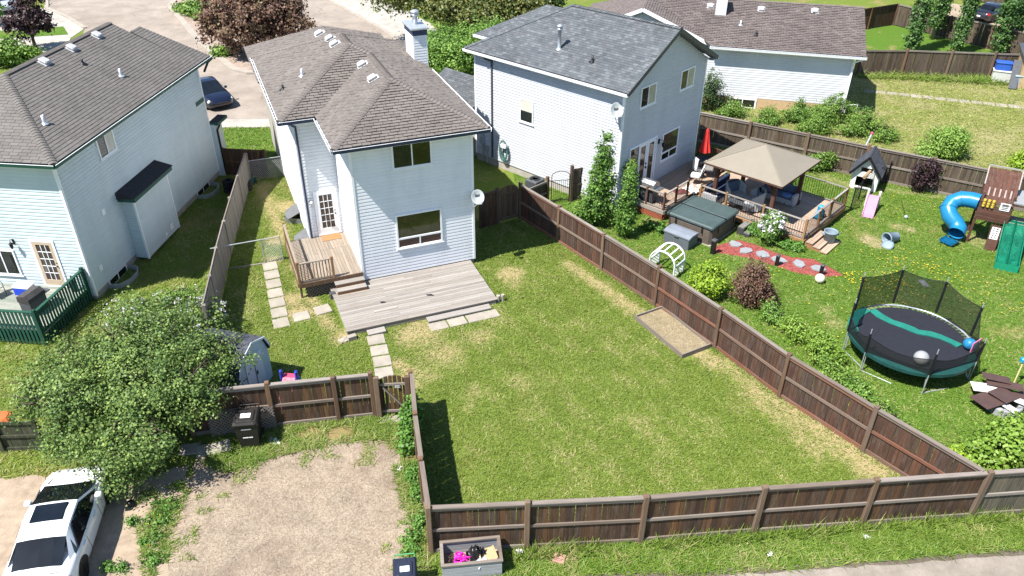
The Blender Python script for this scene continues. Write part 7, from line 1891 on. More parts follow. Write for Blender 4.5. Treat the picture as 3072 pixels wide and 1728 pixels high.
t = thing('patio_chair', 'grey mesh patio chair at the left edge of the green deck', 'chair', BL(-3.55, -1.0, ZD), R(60))
m = MB(); m.box(-.25, .25, -.25, .22, .4, .44); m.box(-.25, .25, .2, .25, .44, 1.0); link('seat', m.mesh('seat', plain('grey_mesh_cloth', (.33, .34, .34), .8, .1)), t)
m = MB()
for x in (-.27, .27): m.tube([(x, -.25, 0), (x, -.25, .62), (x, .24, .64), (x, .26, 1.02)], .014, 6); m.tube([(x, .28, 0), (x, .2, .42)], .014, 6)
link('frame', m.mesh('frame', m_gmetal), t)
t = thing('umbrella', 'folded black umbrella leaning at the corner of the green deck', 'umbrella', BL(-.75, -.3, ZD), 0)
m = MB(); m.tube([(-.6, -.3, .05), (0, 0, .85)], .012, 6); link('pole', m.mesh('pole', m_galv), t)
m = MB(); m.lathe([(.001, .75), (.03, .7), (.1, .2), (.13, .05), (.001, .05)], (.1, .05, 0), 10); link('canopy', m.mesh('canopy', m_black), t)
def tyre(label, p, rz=0, tilt=0):
    m = MB(); m.lathe([(.17, -.1), (.26, -.11), (.31, -.07), (.31, .07), (.26, .11), (.17, .1), (.19, 0), (.17, -.1)], (0, 0, .11), 24); o = m.build('tyre', m_tyre, smooth=True); o.location = p; o.rotation_euler = (tilt, 0, rz); return tag(o, label, 'tyre', 'old tyres beside the mint house')
tyre('old tyre lying in the weeds at the end of the grey fence', W(548, 888, 0))
for i, (u, v, z, lab) in enumerate(((1.35, 10.3, 0, 'bottom tyre of the left stack beside the mint house'), (1.35, 10.3, .22, 'middle tyre of the left stack beside the mint house'), (1.35, 10.3, .44, 'top tyre of the left stack beside the mint house'), (2.1, 10.6, 0, 'bottom tyre of the right stack next to the grey fence'), (2.1, 10.6, .22, 'top tyre of the right stack next to the grey fence'))): tyre(lab, BL(u, v, z))
crumple('tarp', 'dark green tarp thrown over the tyres by the grey fence', BL(1.9, 11.2, .1), (.9, .8, .8), plain('green_tarp', (.02, .06, .05), .6, .3), 61, 'tarp')
fence('fence', 'dark board fence at the front corner of the mint house', [tuple(BL(.35, 12.3)[:2]), tuple(BL(2.6, 12.3)[:2])], -1, h=1.5, post_h=1.55, mats=(m_fence, m_fence, m_fence))
t = thing('slide_toy', 'orange plastic toy at the left edge behind the low fence', 'toy', (-16.5, 18.75, 0), R(10))
m = MB(); m.bbox(-.5, .5, -.3, .3, 0, 1.0, .1); link('body', m.mesh('body', plain('orange_plastic', (.62, .13, .04), .4, .15)), t)
# ------------------------------------------------------------------ far right: shed, tubs
t = thing('garden_shed', 'plywood shed with grey roof at the far right edge', 'shed', (37.1, 55.0, 0), R(-20))
m = MB(); m.box(-1.4, 1.4, -1.2, 1.2, 0, 2.1); link('shed_body', m.mesh('shed_body', plain('raw_plywood', (.40, .29, .16), .85, .25, 1.5)), t)
m = MB(); m.prism([(-1.6, -1.4, 2.1), (1.6, -1.4, 2.2), (1.6, 1.4, 2.5), (-1.6, 1.4, 2.4)], (0, 0, .06)); link('shed_roof', m.mesh('shed_roof', m_gmetal), t)
m = MB(); m.box(-1.42, -1.40, -.5, .1, 1.1, 1.6); link('shed_window', m.mesh('shed_window', m_glass), t)
def tote(label, p, rz, mat, s=(1, .6, .6)):
    m = MB(); m.bbox(-s[0] / 2, s[0] / 2, -s[1] / 2, s[1] / 2, 0, s[2], .05); t = thing('storage_tub', label, 'tub', p, rz); link('body', m.mesh('body', mat), t)
    m = MB(); m.bbox(-s[0] / 2 - .04, s[0] / 2 + .04, -s[1] / 2 - .04, s[1] / 2 + .04, s[2] - .02, s[2] + .06, .03); link('rim', m.mesh('rim', mat), t)
tote('pale grey plastic tub by the plywood shed', (34.9, 55.7, 0), R(-25), plain('pale_tub', (.48, .49, .46), .5, .1), (1.2, .7, .8)); tote('blue plastic tub on top of the pale tub by the shed', (34.85, 55.75, .87), R(-20), plain('blue_tub', (.03, .10, .42), .4, .1), (1.0, .6, .5)); tote('grey blue tub nearest the plywood shed corner', (35.6, 54.6, 0), R(-10), plain('grey_tub', (.30, .36, .40), .5, .1), (.8, .6, .8))
m = MB(); m.bar((34.9, 54.0, .05), (35.4, 55.2, 1.7), .5, .04); o = m.build('loose_board', m_gmetal); tag(o, 'dark grey plank leaning over the tubs by the shed', 'plank')
m = MB(); m.tube([(0, 0, 0), (0, 0, .75), (.75, .05, .8), (.75, .05, 0)], .025, 8); o = m.build('metal_frame', m_wp, loc=W(2530, 350, 0)); tag(o, 'white pipe frame standing in the green bushes', 'frame')
t = thing('sprinkler', 'chrome and red garden tool leaning on the back fence in the bushes', 'tool', (18.9, 40.2, 0))
m = MB(); m.tube([(0, 0, .3), (.7, .6, 1.9)], .05, 8); link('shaft', m.mesh('shaft', m_galv), t); m = MB(); m.ball((.72, .62, 1.93), .09); link('grip', m.mesh('grip', m_rdp, True), t)
# concrete slabs of the path across the vacant lot
pa, pb = W(2590, 272), W(3100, 326)
k_ = 14
for i in range(k_):
    c = pa.lerp(pb, (i + .5) / k_); d = (pb - pa); m = MB(); m.bbox(-d.length / k_ / 2 + .05, d.length / k_ / 2 - .05, -.28, .28, -.02, .035, .02); o = m.build('paving_slab', m_concrete, loc=(c.x, c.y, rs.uniform(-.012, .004)), rz=math.atan2(d.y, d.x)); tag(o, 'long narrow slab of the path across the vacant lot', 'paving slab', 'slabs of the vacant lot path')
# ------------------------------------------------------------------ vegetation
LM = {
 'lilac': leafmat('lilac_leaf', [(.028, .060, .014), (.066, .112, .028), (.115, .168, .040), (.165, .225, .058)], .25, 1.6),
 'green': leafmat('green_leaf', [(.022, .060, .010), (.055, .120, .018), (.10, .185, .03), (.16, .25, .05)], .25, 1.5),
 'dark': leafmat('dark_leaf', [(.012, .030, .010), (.028, .060, .016), (.055, .095, .026)], .15, 1.3),
 'red': leafmat('red_leaf', [(.030, .018, .013), (.068, .036, .026), (.105, .056, .038), (.11, .085, .045)], .15, 1.6),
 'purple': leafmat('purple_leaf', [(.016, .009, .011), (.035, .018, .021), (.065, .034, .038)], .15, 1.3),
 'gold': leafmat('gold_leaf', [(.028, .052, .012), (.065, .092, .02), (.105, .125, .03), (.16, .15, .042)], .2, 1.2),
 'lime': leafmat('lime_leaf', [(.08, .14, .012), (.17, .26, .02), (.28, .38, .045)], .3, 1.5),
 'spring': leafmat('spring_leaf', [(.040, .085, .014), (.09, .16, .025), (.15, .23, .045)], .25, 1.6),
 'poplar': leafmat('poplar_leaf', [(.016, .042, .010), (.035, .080, .018), (.065, .12, .03), (.10, .16, .05)], .2, 1.7),
 'weed': leafmat('weed_leaf', [(.03, .075, .012), (.06, .135, .02), (.10, .19, .035)], .2, 1.6),
 'bright': leafmat('bright_leaf', [(.075, .15, .014), (.14, .25, .026), (.21, .34, .05), (.28, .40, .08)], .3),
 'flower': leafmat('white_petal', [(.65, .62, .66), (.78, .77, .78)], .15),
 'lav': leafmat('lavender_petal', [(.45, .42, .50), (.62, .60, .66)], .15),
 'yellow': leafmat('dandelion_petal', [(.55, .40, .015), (.70, .52, .03)], .1),
}
m_bark = plain('bark', (.075, .06, .048), .95, .35, 6, .1, bump=.6); m_bark_pale = plain('pale_bark', (.24, .215, .185), .95, .3, 6, .1, bump=.5)

def leafmesh(name, C, nrm, size, mat, rs, tint, aspect=1.9, fold=.25):
    """leaf-shaped quads at points C turned roughly along nrm"""
    n = len(C)
    a = rs.normal(size=(n, 3)); nn = nrm + a * .75; nn /= np.linalg.norm(nn, axis=1)[:, None]
    t = np.cross(nn, rs.normal(size=(n, 3))); t /= np.linalg.norm(t, axis=1)[:, None] + 1e-9
    b = np.cross(nn, t)
    s = (size * rs.uniform(.6, 1.35, n))[:, None]
    co = np.zeros((n, 4, 3))
    co[:, 0] = C - t * s * .5 * aspect * .5; co[:, 2] = C + t * s * .5 * aspect * .5
    up = nn * s * fold * .4
    co[:, 1] = C + b * s * .42 + up - t * s * .05; co[:, 3] = C - b * s * .42 + up - t * s * .05
    return fast_mesh(name, co.reshape(-1, 3), 4, mat, tint)

def crown_points(lobes, n, rs, clump=.28, per=26, shell=.55, flat=1.0):
    """lobes: (x,y,z,rx,ry,rz); leaves grow in clumps, denser towards the outside"""
    L = np.array(lobes, float); vol = L[:, 3] * L[:, 4] * L[:, 5]; p = vol ** .75 / (vol ** .75).sum()
    k = max(8, n // per); li = rs.choice(len(L), k, p=p)
    d = rs.normal(size=(k, 3)); d /= np.linalg.norm(d, axis=1)[:, None]
    r = shell + (1 - shell) * rs.rand(k) ** .6; r *= np.where(rs.rand(k) < .14, rs.uniform(1.1, 1.38, k), rs.uniform(.75, 1.1, k))
    cc = L[li, :3] + d * r[:, None] * L[li, 3:]
    ci = rs.randint(0, k, n)
    cs_ = clump * rs.uniform(.5, 1.4, k)
    off = rs.normal(size=(n, 3)) * cs_[ci][:, None] * np.array([1, 1, .75]) * .6
    C = cc[ci] + off
    nr = d[ci] * .8 + off / (np.linalg.norm(off, axis=1)[:, None] + 1e-6) * .5 + np.array([0, 0, .55])
    ct = rs.uniform(-.22, .22, k)[ci]
    return C, nr, ct

def plant(name, label, cat, base, lobes, n, leaf, mat, seed, trunk=None, limbs=6, clump=.28, group=None, per=26, tint=(.15, .8), extra=None, shell=.5, bark=None, crown='crown'):
    rs_ = np.random.RandomState(seed); rr_ = random.Random(seed)
    t = thing(name, label, cat, (base[0], base[1], base[2] if len(base) > 2 else 0), 0, group)
    C, nr, ct = crown_points(lobes, n, rs_, clump, per, shell)
    ok = C[:, 2] > .02; C = C[ok]; nr = nr[ok]; ct = ct[ok]
    tn = np.clip(rs_.uniform(tint[0], tint[1], len(C)) + ct, 0, 1)
    link(crown, leafmesh(crown, C, nr, leaf, LM[mat], rs_, tn), t)
    if extra:
        em, frac, es = extra; m_ = int(n * frac); C2, nr2, _ = crown_points(lobes, m_, rs_, clump * .5, 14, .9)
        k_ = C2[:, 2] > np.median(C2[:, 2]) - .2
        link('blossom', leafmesh('blossom', C2[k_], nr2[k_], es, LM[em], rs_, rs_.rand(k_.sum()), 1.1), t)
    if trunk:
        h, r_ = trunk; m = MB()
        m.tube([(0, 0, -.05), (rr_.uniform(-.05, .05), rr_.uniform(-.05, .05), h * .5), (0, 0, h)], [r_ * 1.25, r_, r_ * .75], 9)
        link('trunk', m.mesh('trunk', bark or m_bark, True), t)
        m = MB()
        for i in range(limbs):
            lo = lobes[i % len(lobes)]; e = Vector(lo[:3]) + Vector((rr_.uniform(-.7, .7) * lo[3], rr_.uniform(-.7, .7) * lo[4], rr_.uniform(-.1, .75) * lo[5]))
            s_ = Vector((0, 0, h * rr_.uniform(.6, 1.0))); mid = s_.lerp(e, .5) + Vector((rr_.uniform(-.2, .2), rr_.uniform(-.2, .2), rr_.uniform(.0, .3)))
            m.tube([s_, mid, e], [r_ * .5, r_ * .32, r_ * .1], 6)
            for q in range(3):
                f = e + Vector((rr_.uniform(-.4, .4) * lo[3], rr_.uniform(-.4, .4) * lo[4], rr_.uniform(-.1, .4) * lo[5])); m.tube([mid.lerp(e, rr_.uniform(.2, .8)), f], [r_ * .16, r_ * .05], 5)
        o = link('limbs', m.mesh('limbs', bark or m_bark, True), t); o['kind'] = 'stuff'
    return t

# big leafy shrub over the parking pad
plant('lilac_tree', 'large sprawling green tree over the parked white car', 'tree', (-11.9, 19.1),
      [(0, .4, 2.1, 2.4, 2.2, 1.3), (-1.7, -.5, 2.0, 1.6, 1.5, 1.1), (1.5, .0, 2.1, 1.2, 1.4, 1.1), (-.2, 2.0, 2.5, 1.9, 1.4, 1.0), (.1, -1.3, 1.6, 1.6, 1.0, .9), (1.5, 1.5, 2.0, 1.1, 1.0, .9), (-2.9, .3, 1.8, 1.0, 1.1, .8), (2.2, -.5, 1.8, .7, .6, .6), (.6, -2.2, 1.1, .9, .6, .6), (-2.6, 1.6, 2.0, 1.0, .9, .8), (-1.2, -1.9, 1.5, 1.0, .7, .7), (.4, -2.9, .7, .6, .5, .5), (1.2, -2.4, 1.8, .9, .7, .6), (.3, -2.6, 1.6, .9, .6, .6), (2.3, .9, 2.0, .9, .9, .85), (2.0, 1.9, 1.9, .9, .7, .8)],
      84000, .082, 'lilac', 1, trunk=(1.2, .17), limbs=70, clump=.3, shell=.25, per=80)
# street and front-garden trees behind the houses
p = W(775, 165); plant('red_tree', 'round dark red-leaved tree on the kerbed island', 'tree', (p.x, p.y), [(0, 0, 3.0, 2.8, 2.6, 1.9), (-2.0, .5, 3.0, 1.8, 1.8, 1.6), (2.2, .3, 3.1, 2.0, 1.8, 1.6), (.2, .5, 4.5, 2.0, 1.8, 1.3), (-.5, -1.2, 1.9, 2.2, 1.3, 1.2), (3.4, -.2, 2.4, 1.2, 1.0, 1.0), (-3.2, 0, 2.2, 1.1, 1.0, 1.0)], 26000, .2, 'red', 2, trunk=(1.6, .2), clump=.42, limbs=26, per=60, tint=(.25, 1))
p = W(110, 150); plant('purple_tree', 'dark purple-leaved small tree behind the mint house roof', 'tree', (p.x, p.y), [(0, 0, 2.6, 1.5, 1.4, 1.8), (-.8, .2, 2.0, 1.2, 1.2, 1.3), (.6, .3, 3.6, .9, .9, 1.6), (1.2, 0, 2.4, 1.2, 1.0, .9)], 5200, .2, 'purple', 3, trunk=(1.4, .12), clump=.34, limbs=16, per=70)
p = W(20, 195); plant('shrub', 'bright green shrub below the purple tree at left edge', 'shrub', (p.x, p.y), [(0, 0, .9, 1.8, 1.2, 1.0), (1.6, .2, .6, 1.0, .8, .7)], 5000, .2, 'spring', 4, clump=.35)
p = W(0, 75); plant('shrub', 'small green shrub at the left edge near the silver van', 'shrub', (p.x - 1, p.y), [(0, 0, 1.2, 1.2, 1.2, 1.2)], 2500, .25, 'spring', 5, clump=.4)
for i, (x, y, s) in enumerate(((585, 45, 1.1), (610, 60, .8), (545, 35, .6), (640, 20, 1.2), (670, 165, .6))):
    p = W(x, y, .13); plant('shrub', ['leafy green shrub at the near left of the island bed', 'smaller green shrub touching the red tree', 'low green shrub at the island tip', 'dark green shrub behind the red tree', 'small low plant at the island kerb by the roof'][i], 'shrub', (p.x, p.y, .13), [(0, 0, .5 * s, s, .8 * s, .6 * s)], int(1500 * s), .22, 'spring' if i != 3 else 'dark', 10 + i, clump=.3, group='shrubs on the island bed')
p = W(1360, 190); plant('green_tree', 'bright green bushy tree between white chimney and grey roof', 'tree', (p.x, p.y - 2.5), [(-.6, 0, 1.9, 1.9, 1.6, 1.4), (1.4, .6, 2.0, 1.6, 1.5, 1.3), (-1.2, -2.0, 1.4, 1.5, 1.4, 1.2), (.6, -1.6, 1.7, 1.5, 1.5, 1.3), (2.8, 1.6, 2.4, 1.3, 1.2, 1.1)], 30000, .14, 'green', 20, trunk=(1.2, .16), clump=.4, tint=(.3, 1.0))
p = W(1345, 92); plant('golden_tree', 'tall spreading tree with golden green leaves beyond the chimney', 'tree', (p.x, p.y), [(0, 0, 5.6, 3.6, 3.2, 1.8), (-3.6, -3.6, 3.7, 2.2, 2.0, 1.1), (0, -4.2, 3.2, 2.6, 2.0, 1.1), (3.4, -4.4, 2.9, 2.4, 2.0, 1.4), (6.2, -4.4, 2.8, 2.0, 2.0, 1.6), (1.8, -5.4, 2.5, 1.4, 1.1, .9)], 34000, .2, 'gold', 21, trunk=(4.0, .26), clump=.6, limbs=12, tint=(.2, 1))
for i, (x, y, h) in enumerate(((1590, 70, 6.5), (1640, 60, 7.0), (1560, 62, 6.0))):
    p = W(x, y); plant('conifer', ['left', 'right', 'middle'][i] + ' dark evergreen in the row behind the slate roof', 'tree', (p.x, p.y + 1.5), [(0, 0, h * .25, 1.6, 1.6, h * .25), (0, 0, h * .5, 1.2, 1.2, h * .25), (0, 0, h * .75, .8, .8, h * .22)], 7000, .2, 'dark', 24 + i, trunk=(h * .6, .15), clump=.3, group='dark evergreens behind the slate roof')
# poplars
for i, (x, y, h, w_, lab) in enumerate(((2730, 158, 8.5, .62, 'leftmost columnar poplar beyond the vacant lot'), (2796, 118, 7.5, .62, 'poplar with bare pale trunk base near the back fence'), (2865, 160, 8.5, .45, 'thin pale poplar in the middle of the row'), (2985, 160, 9.0, .72, 'broad dark poplar right of the thin one'), (3030, 150, 9.5, .72, 'rightmost poplar of the row, at the picture edge'))):
    p = W(x, y); b0_ = 1.2 if i == 1 else .3
    lo = [(.05 * q, .03 * q, b0_ + (h - b0_) * (q + .5) / 6, w_ * (1.0 - .08 * abs(q - 2)), w_ * (1.0 - .08 * abs(q - 2)), h / 9) for q in range(6)]
    plant('poplar_tree', lab, 'tree', (p.x, p.y), lo, 7500, .17, 'poplar', 30 + i, trunk=(h * .8, .13), clump=.28, limbs=10, group='columnar poplars beyond the vacant lot', bark=m_bark_pale, tint=(.1, .75))
# shrubs along the bungalow
for i, (x, y, s, mt, lab) in enumerate(((2120, 330, 1.15, 'dark', 'tall dark shrub between grey house and bungalow'), (2195, 352, .72, 'spring', 'low green shrub left of the bungalow basement window'), (2300, 376, .68, 'spring', 'low green shrub in front of the tan stucco'), (2395, 366, .85, 'green', 'dense shrub under the bungalow wall'), (2485, 372, 1.3, 'spring', 'large spreading green bush at the bungalow corner'), (2580, 405, 1.05, 'spring', 'sprawling bush at the right end of the bungalow row'), (2440, 402, .85, 'spring', 'bush leaning on the back fence behind the gazebo'), (2650, 425, .6, 'spring', 'sparse bush behind the playhouse roof'))):
    p = W(x, y); zz = 1.3 if i == 0 else .75
    plant('shrub', lab, 'shrub', (p.x, p.y), [(0, 0, zz * s * .9, .8 * s, .7 * s, zz * s * .85), (.8 * s, .2, .5 * s, .8 * s, .5 * s, .5 * s), (-.7 * s, -.1, .45 * s, .8 * s, .5 * s, .45 * s), (.2 * s, .3, 1.1 * s, .35 * s, .35 * s, .5 * s)], int(6000 * s), .085, mt, 40 + i, trunk=(.5, .05), clump=.26, limbs=12, per=60, shell=.25, group='shrubs behind the back fence')
p = W(2830, 470); plant('shrub', 'round bright green shrub alone on the vacant lot', 'shrub', (p.x, p.y), [(0, 0, .9, 1.1, .9, .85), (-1.0, -.3, .5, .7, .5, .4)], 8000, .11, 'spring', 50, trunk=(.5, .06), clump=.3, tint=(.45, 1.0))
p = W(3060, 530); plant('shrub', 'small yellowish shrub behind the play tower', 'shrub', (p.x, p.y), [(0, 0, .8, .7, .6, .7)], 2500, .12, 'lime', 51, clump=.2)
# garden of the grey house
p = (4.1, 33.75); plant('aspen_tree', 'young slender tree in front of the light grey wall', 'tree', p, [(0, 0, 1.2, .75, .7, 1.0), (.05, .05, 2.3, .65, .6, 1.0), (.1, .1, 3.3, .42, .4, .8), (-.3, -.1, .7, .6, .6, .5), (.12, .12, 4.1, .2, .2, .5)], 11000, .105, 'green', 60, trunk=(3.8, .05), clump=.2, limbs=12, bark=m_bark_pale, tint=(.1, .7))
plant('columnar_shrub', 'narrow columnar green tree at the grey house corner', 'tree', (5.25, 32.55), [(0, 0, .9, .42, .42, .9), (.03, 0, 2.0, .36, .36, .8), (.1, .1, 2.9, .26, .26, .6)], 8000, .085, 'green', 61, trunk=(2.6, .04), clump=.14, limbs=6)
plant('climbing_plant', 'leafy climber beside the glass patio doors', 'plant', tuple(BG(.55, -.35)[:2]), [(0, 0, 2.2, .3, .2, .7), (.1, 0, 1.4, .25, .2, .5)], 1400, .09, 'spring', 62, trunk=(2.2, .02), clump=.14, limbs=5)
plant('shrub', 'small leafy shrub at the foot of the slender young tree', 'shrub', (3.3, 33.9), [(0, 0, .5, .7, .6, .5)], 2500, .09, 'spring', 63, clump=.18)
plant('yellow_shrub', 'yellow-green shrub behind the diagonal fence', 'shrub', (8.1, 27.55), [(0, 0, .75, .75, .7, .75)], 7000, .09, 'lime', 64, trunk=(.4, .04), clump=.18)
plant('barberry', 'dark red-leaved shrub behind the diagonal fence', 'shrub', (9.75, 26.9), [(0, 0, .9, .75, .65, .9), (.1, 0, 1.6, .45, .4, .5), (.55, -.2, .55, .5, .45, .5)], 9000, .075, 'red', 65, trunk=(.6, .05), clump=.17, tint=(.3, .85))
for i, (x, y, s, mt) in enumerate(((10.35, 25.7, .55, 'green'), (10.9, 24.6, .7, 'bright'), (11.5, 23.45, .85, 'bright'), (11.55, 22.3, .6, 'spring'), (12.0, 21.1, .62, 'green'), (12.6, 20.0, .45, 'spring'))):
    plant('shrub', ['green shrub next to the red-leaved one', 'second', 'third, largest', 'fourth', 'fifth', 'last'][i] + (' green shrub along the diagonal fence, from the red-leaved one' if i else ' along the diagonal fence'), 'shrub', (x, y), [(0, 0, .6 * s, .7 * s, .7 * s, .6 * s), (.4 * s, -.5 * s, .4 * s, .6 * s, .5 * s, .4 * s), (-.2 * s, .5 * s, .8 * s, .35 * s, .35 * s, .5 * s)], int(4200 * s), .08, mt, 70 + i, trunk=(.4, .04), clump=.22, per=55, shell=.25, group='shrubs along the diagonal fence', tint=(.25, .95))
plant('sumac', 'bright green long-leaved shrub at the right end of the alley fence', 'shrub', (15.55, 17.75), [(0, 0, .8, 1.2, .9, .75), (1.3, .2, .75, 1.1, .8, .7), (-.9, .1, .5, .6, .5, .4), (.6, .6, .8, .9, .7, .6)], 13000, .13, 'bright', 80, trunk=(.6, .06), clump=.22, tint=(.3, 1.0), per=40)
plant('yellow_shrub', 'small lime-coloured shrub left of the long-leaved shrub', 'shrub', (14.15, 17.9), [(0, 0, .4, .4, .4, .4)], 1600, .08, 'lime', 81, clump=.14)
plant('hydrangea', 'white-flowering shrub at the lower deck railing', 'shrub', tuple(BG(2.45, -7.0)[:2]), [(0, 0, .7, .5, .6, .7), (.1, -.2, 1.2, .4, .45, .4)], 4000, .09, 'green', 82, trunk=(.5, .03), clump=.18, extra=('flower', .55, .12))
plant('dark_climber', 'dark purple climber on the back fence', 'plant', (21.35, 37.5), [(0, 0, 1.3, .75, .3, .55), (-.2, 0, .6, .3, .25, .5), (.4, 0, .7, .3, .25, .5)], 3000, .09, 'purple', 83, trunk=(1.2, .05), clump=.2, limbs=10)
plant('juniper', 'low spiky green shrub at the back fence behind the gazebo', 'shrub', (16.75, 40.15), [(0, 0, .5, .85, .4, .5), (.5, -.1, .7, .5, .35, .4)], 3500, .08, 'spring', 84, trunk=(.4, .03), clump=.2, limbs=10)
plant('potted_shrub', 'dark leafy plant inside the far railing of the lower deck', 'plant', tuple(BG(6.9, -5.4)[:2]) + (.3,), [(0, 0, .55, .5, .5, .55)], 2500, .09, 'dark', 85, clump=.18)
for i, (u, v, s) in enumerate(((2.8, -6.1, .45), (2.5, -7.8, .35), (2.7, -8.3, .3))): plant('perennial', ['clump of green blades at the hot tub steps', 'low green plant below the deck railing', 'low green plant at the wooden steps'][i], 'plant', tuple(BG(u, v)[:2]), [(0, 0, .25 * s * 2, s, s, .3 * s * 2)], 1200, .09, 'weed', 90 + i, clump=.14)
for i, (x, y) in enumerate(((5.6, 33.9), (6.5, 33.3), (7.1, 32.9))): plant('perennial', ['left', 'middle', 'right'][i] + ' small iris clump under the red lattice', 'plant', (x, y), [(0, 0, .22, .25, .25, .25)], 500, .09, 'weed', 95 + i, clump=.1, group='iris clumps under the red lattice')
# white-blossomed weeds behind the tree at the end of the grey fence
plant('lilac_bush', 'bush with pale lavender blossom behind the large tree', 'shrub', (-12.9, 24.2), [(0, 0, .9, 1.6, 1.2, .9), (-1.6, .3, .8, 1.2, .9, .8), (1.1, .3, .8, .9, .8, .8)], 9000, .1, 'lilac', 100, trunk=(.6, .06), clump=.24, extra=('lav', .22, .09), limbs=12)
plant('weed_clump', 'tall pale-flowered weeds at the end of the grey fence', 'plant', (-12.9, 26.4), [(0, 0, .5, 1.1, .5, .5), (-1.2, .2, .3, .8, .4, .3)], 2600, .075, 'spring', 101, clump=.2, extra=('flower', .2, .06))
# weeds
plant('weed_clump', 'tall bright green weeds at the gate corner of the gravel pad', 'plant', (-3.35, 18.7), [(0, .6, .4, .28, .5, .45), (.1, -.2, .35, .28, .5, .4), (.1, 1.1, .5, .3, .3, .5)], 3200, .11, 'weed', 102, clump=.16)
for i, (x, y, s) in enumerate(((-2.95, 17.3, .3), (-2.75, 16.5, .25), (-2.6, 15.5, .25), (-2.75, 14.7, .3))): plant('weed_clump', ['first', 'second', 'third', 'fourth'][i] + ' low weed patch along the narrow fence, from the gate', 'plant', (x, y), [(0, 0, .12, s, s * 1.6, .18)], 900, .07, 'weed', 103 + i, clump=.12, group='weeds along the narrow fence')
for i, (x, y, s) in enumerate(((470, 1560, .5), (450, 1620, .45), (470, 1680, .4), (500, 1520, .5), (400, 1570, .2), (330, 1705, .2), (365, 1705, .2))):
    p = W(x, y); plant('weed_clump', ['dandelion patch right of the white car', 'weeds beside the dandelions', 'weed patch at the bottom of the strip', 'weeds at the shade edge', 'tiny weed tuft by the car', 'left weed tuft near bottom edge', 'right weed tuft near bottom edge'][i], 'plant', (p.x, p.y), [(0, 0, .08, s * .8, s * .65, .12)], int(900 * s) + 150, .06, 'weed', 110 + i, clump=.12, group='weeds between driveway and gravel', extra=('yellow', .02, .07) if i < 2 else None)

# ------------------------------------------------------------------ grass blades
GR_H = [[(v.x, v.y) for v in [BA(u, v_) for u, v_ in ((-1.5, -3.4), (4.8, -3.4), (4.8, 0), (4.96, 12), (-1.55, 12), (-1.55, 3.6), (-2.7, 3.6), (-2.7, -.15), (-1.5, -.15))]]]
RYH = [[tuple(BG(u, v)[:2]) for u, v in ((.8, 12), (.8, -2.3), (3.0, -2.3), (3.0, -8.5), (7.8, -8.5), (7.8, 0), (7.3, 12))], [tuple(BG(u, v)[:2]) for u, v in ((.1, -2.7), (.1, -5.4), (2.7, -5.4), (2.7, -2.7))], [(p.x, p.y) for p in [BG(0, 0), BG(0, 9.6), BG(7.2, 9.6), BG(7.2, 0)]], MULCH]
BEDH = [[(4.95, 25.65), (6.5, 23.1), (7.55, 23.85), (6.0, 26.6)]]
stripes = lambda X, Y: 0.24 * np.sin((X * .82 + Y * .57) * 6.0 + vnoise(X, Y, .5, 77) * 3) - .06
blades('grass', [p for p in YARD], 820, .052, m_blade, 200, .17, yard_wear, GR_H + BEDH + SLABS, fn=lambda X, Y: stripes(X, Y))
blades('grass', RYARD, 420, .06, m_blade_lush, 210, .20, ry_wear, RYH)
VERGE = [(-2.1, 14.35), (13.5, 15.75), (20, 16.4), (20, 14.9), (14.39, 14.62), (11.76, 14.4), (8.1, 13.97), (5.6, 13.75), (2.35, 13.73), (1, 12.5), (-2.3, 12.5)]
sheet('verge', VERGE, .0, m_lush, [spot(1640, 1640, .5, .9), spot(1700, 1660, .6, .7), spot(1850, 1650, .5, .5), spot(2250, 1680, .8, .5), spot(2600, 1640, .8, .4)])
blades('grass', VERGE, 700, .11, m_blade_lush, 220, .14, [spot(1640, 1640, .5, .9), spot(1700, 1660, .6, .7), spot(2250, 1680, .8, .5)])
TALL = [(-.1, 14.1), (3.7, 14.45), (10.2, 15.2), (13.4, 15.5), (20, 16.1), (20, 16.4), (13.5, 15.78), (3.7, 14.8), (.4, 14.55)]
blades('grass', TALL, 420, .42, m_blade_lush, 221, .15, wd=.013, lean=.75, patch=.36)
PADV = [tuple(W(*p)[:2]) for p in ((650, 1290), (820, 1270), (1000, 1255), (1190, 1240), (1235, 1260), (1255, 1450), (1285, 1700), (1275, 1760), (1225, 1760), (1215, 1560), (1160, 1320), (1000, 1335), (820, 1375), (700, 1420), (610, 1400))]
sheet('verge', ragged(PADV, .3, .12, 4), .008, m_side, [spot(1240, 1600, .6, .5), spot(700, 1350, .8, .6)])
blades('grass', PADV, 800, .13, m_blade_lush, 222, .2, patch=.34)
PADI = [tuple(W(*p)[:2]) for p in ((590, 1330), (820, 1290), (1190, 1260), (1250, 1450), (1280, 1760), (1140, 1760), (1150, 1560), (1120, 1420), (1000, 1400), (820, 1440), (700, 1500), (600, 1560), (580, 1728), (480, 1760), (520, 1500))]
blades('grass', PADI, 420, .08, m_blade_lush, 230, .35, patch=.60)
LEFTG = [(-30, 12), (-14.4, 12), (-14.3, 17.0), (-11.8, 17.2), (-10.2, 17.0), (-10.6, 19), (-11.4, 24), (-14, 39), (-16.4, 39), (-17, 27), (-30, 27)]
DH = [DIRT]
blades('grass', LEFTG, 330, .075, m_blade, 223, .26, (), DH)
MID = [tuple(W(*p)[:2]) for p in ((400, 1480), (560, 1440), (560, 1500), (520, 1600), (500, 1728), (430, 1760), (420, 1640), (405, 1560))]
blades('grass', MID, 700, .10, m_blade_lush, 224, .3, patch=.45)
blades('grass', LOT, 70, .11, m_blade, 225, .62, wd=.022)
TALL2 = [(25, 56.8), (37, 55.9), (37, 54.6), (31, 55.4), (25, 56.2)]
blades('grass', TALL2, 120, .4, m_blade_lush, 226, .15, wd=.03)
FRG = [tuple(W(*p)[:2]) for p in ((640, 384), (850, 383), (850, 480), (650, 480))]
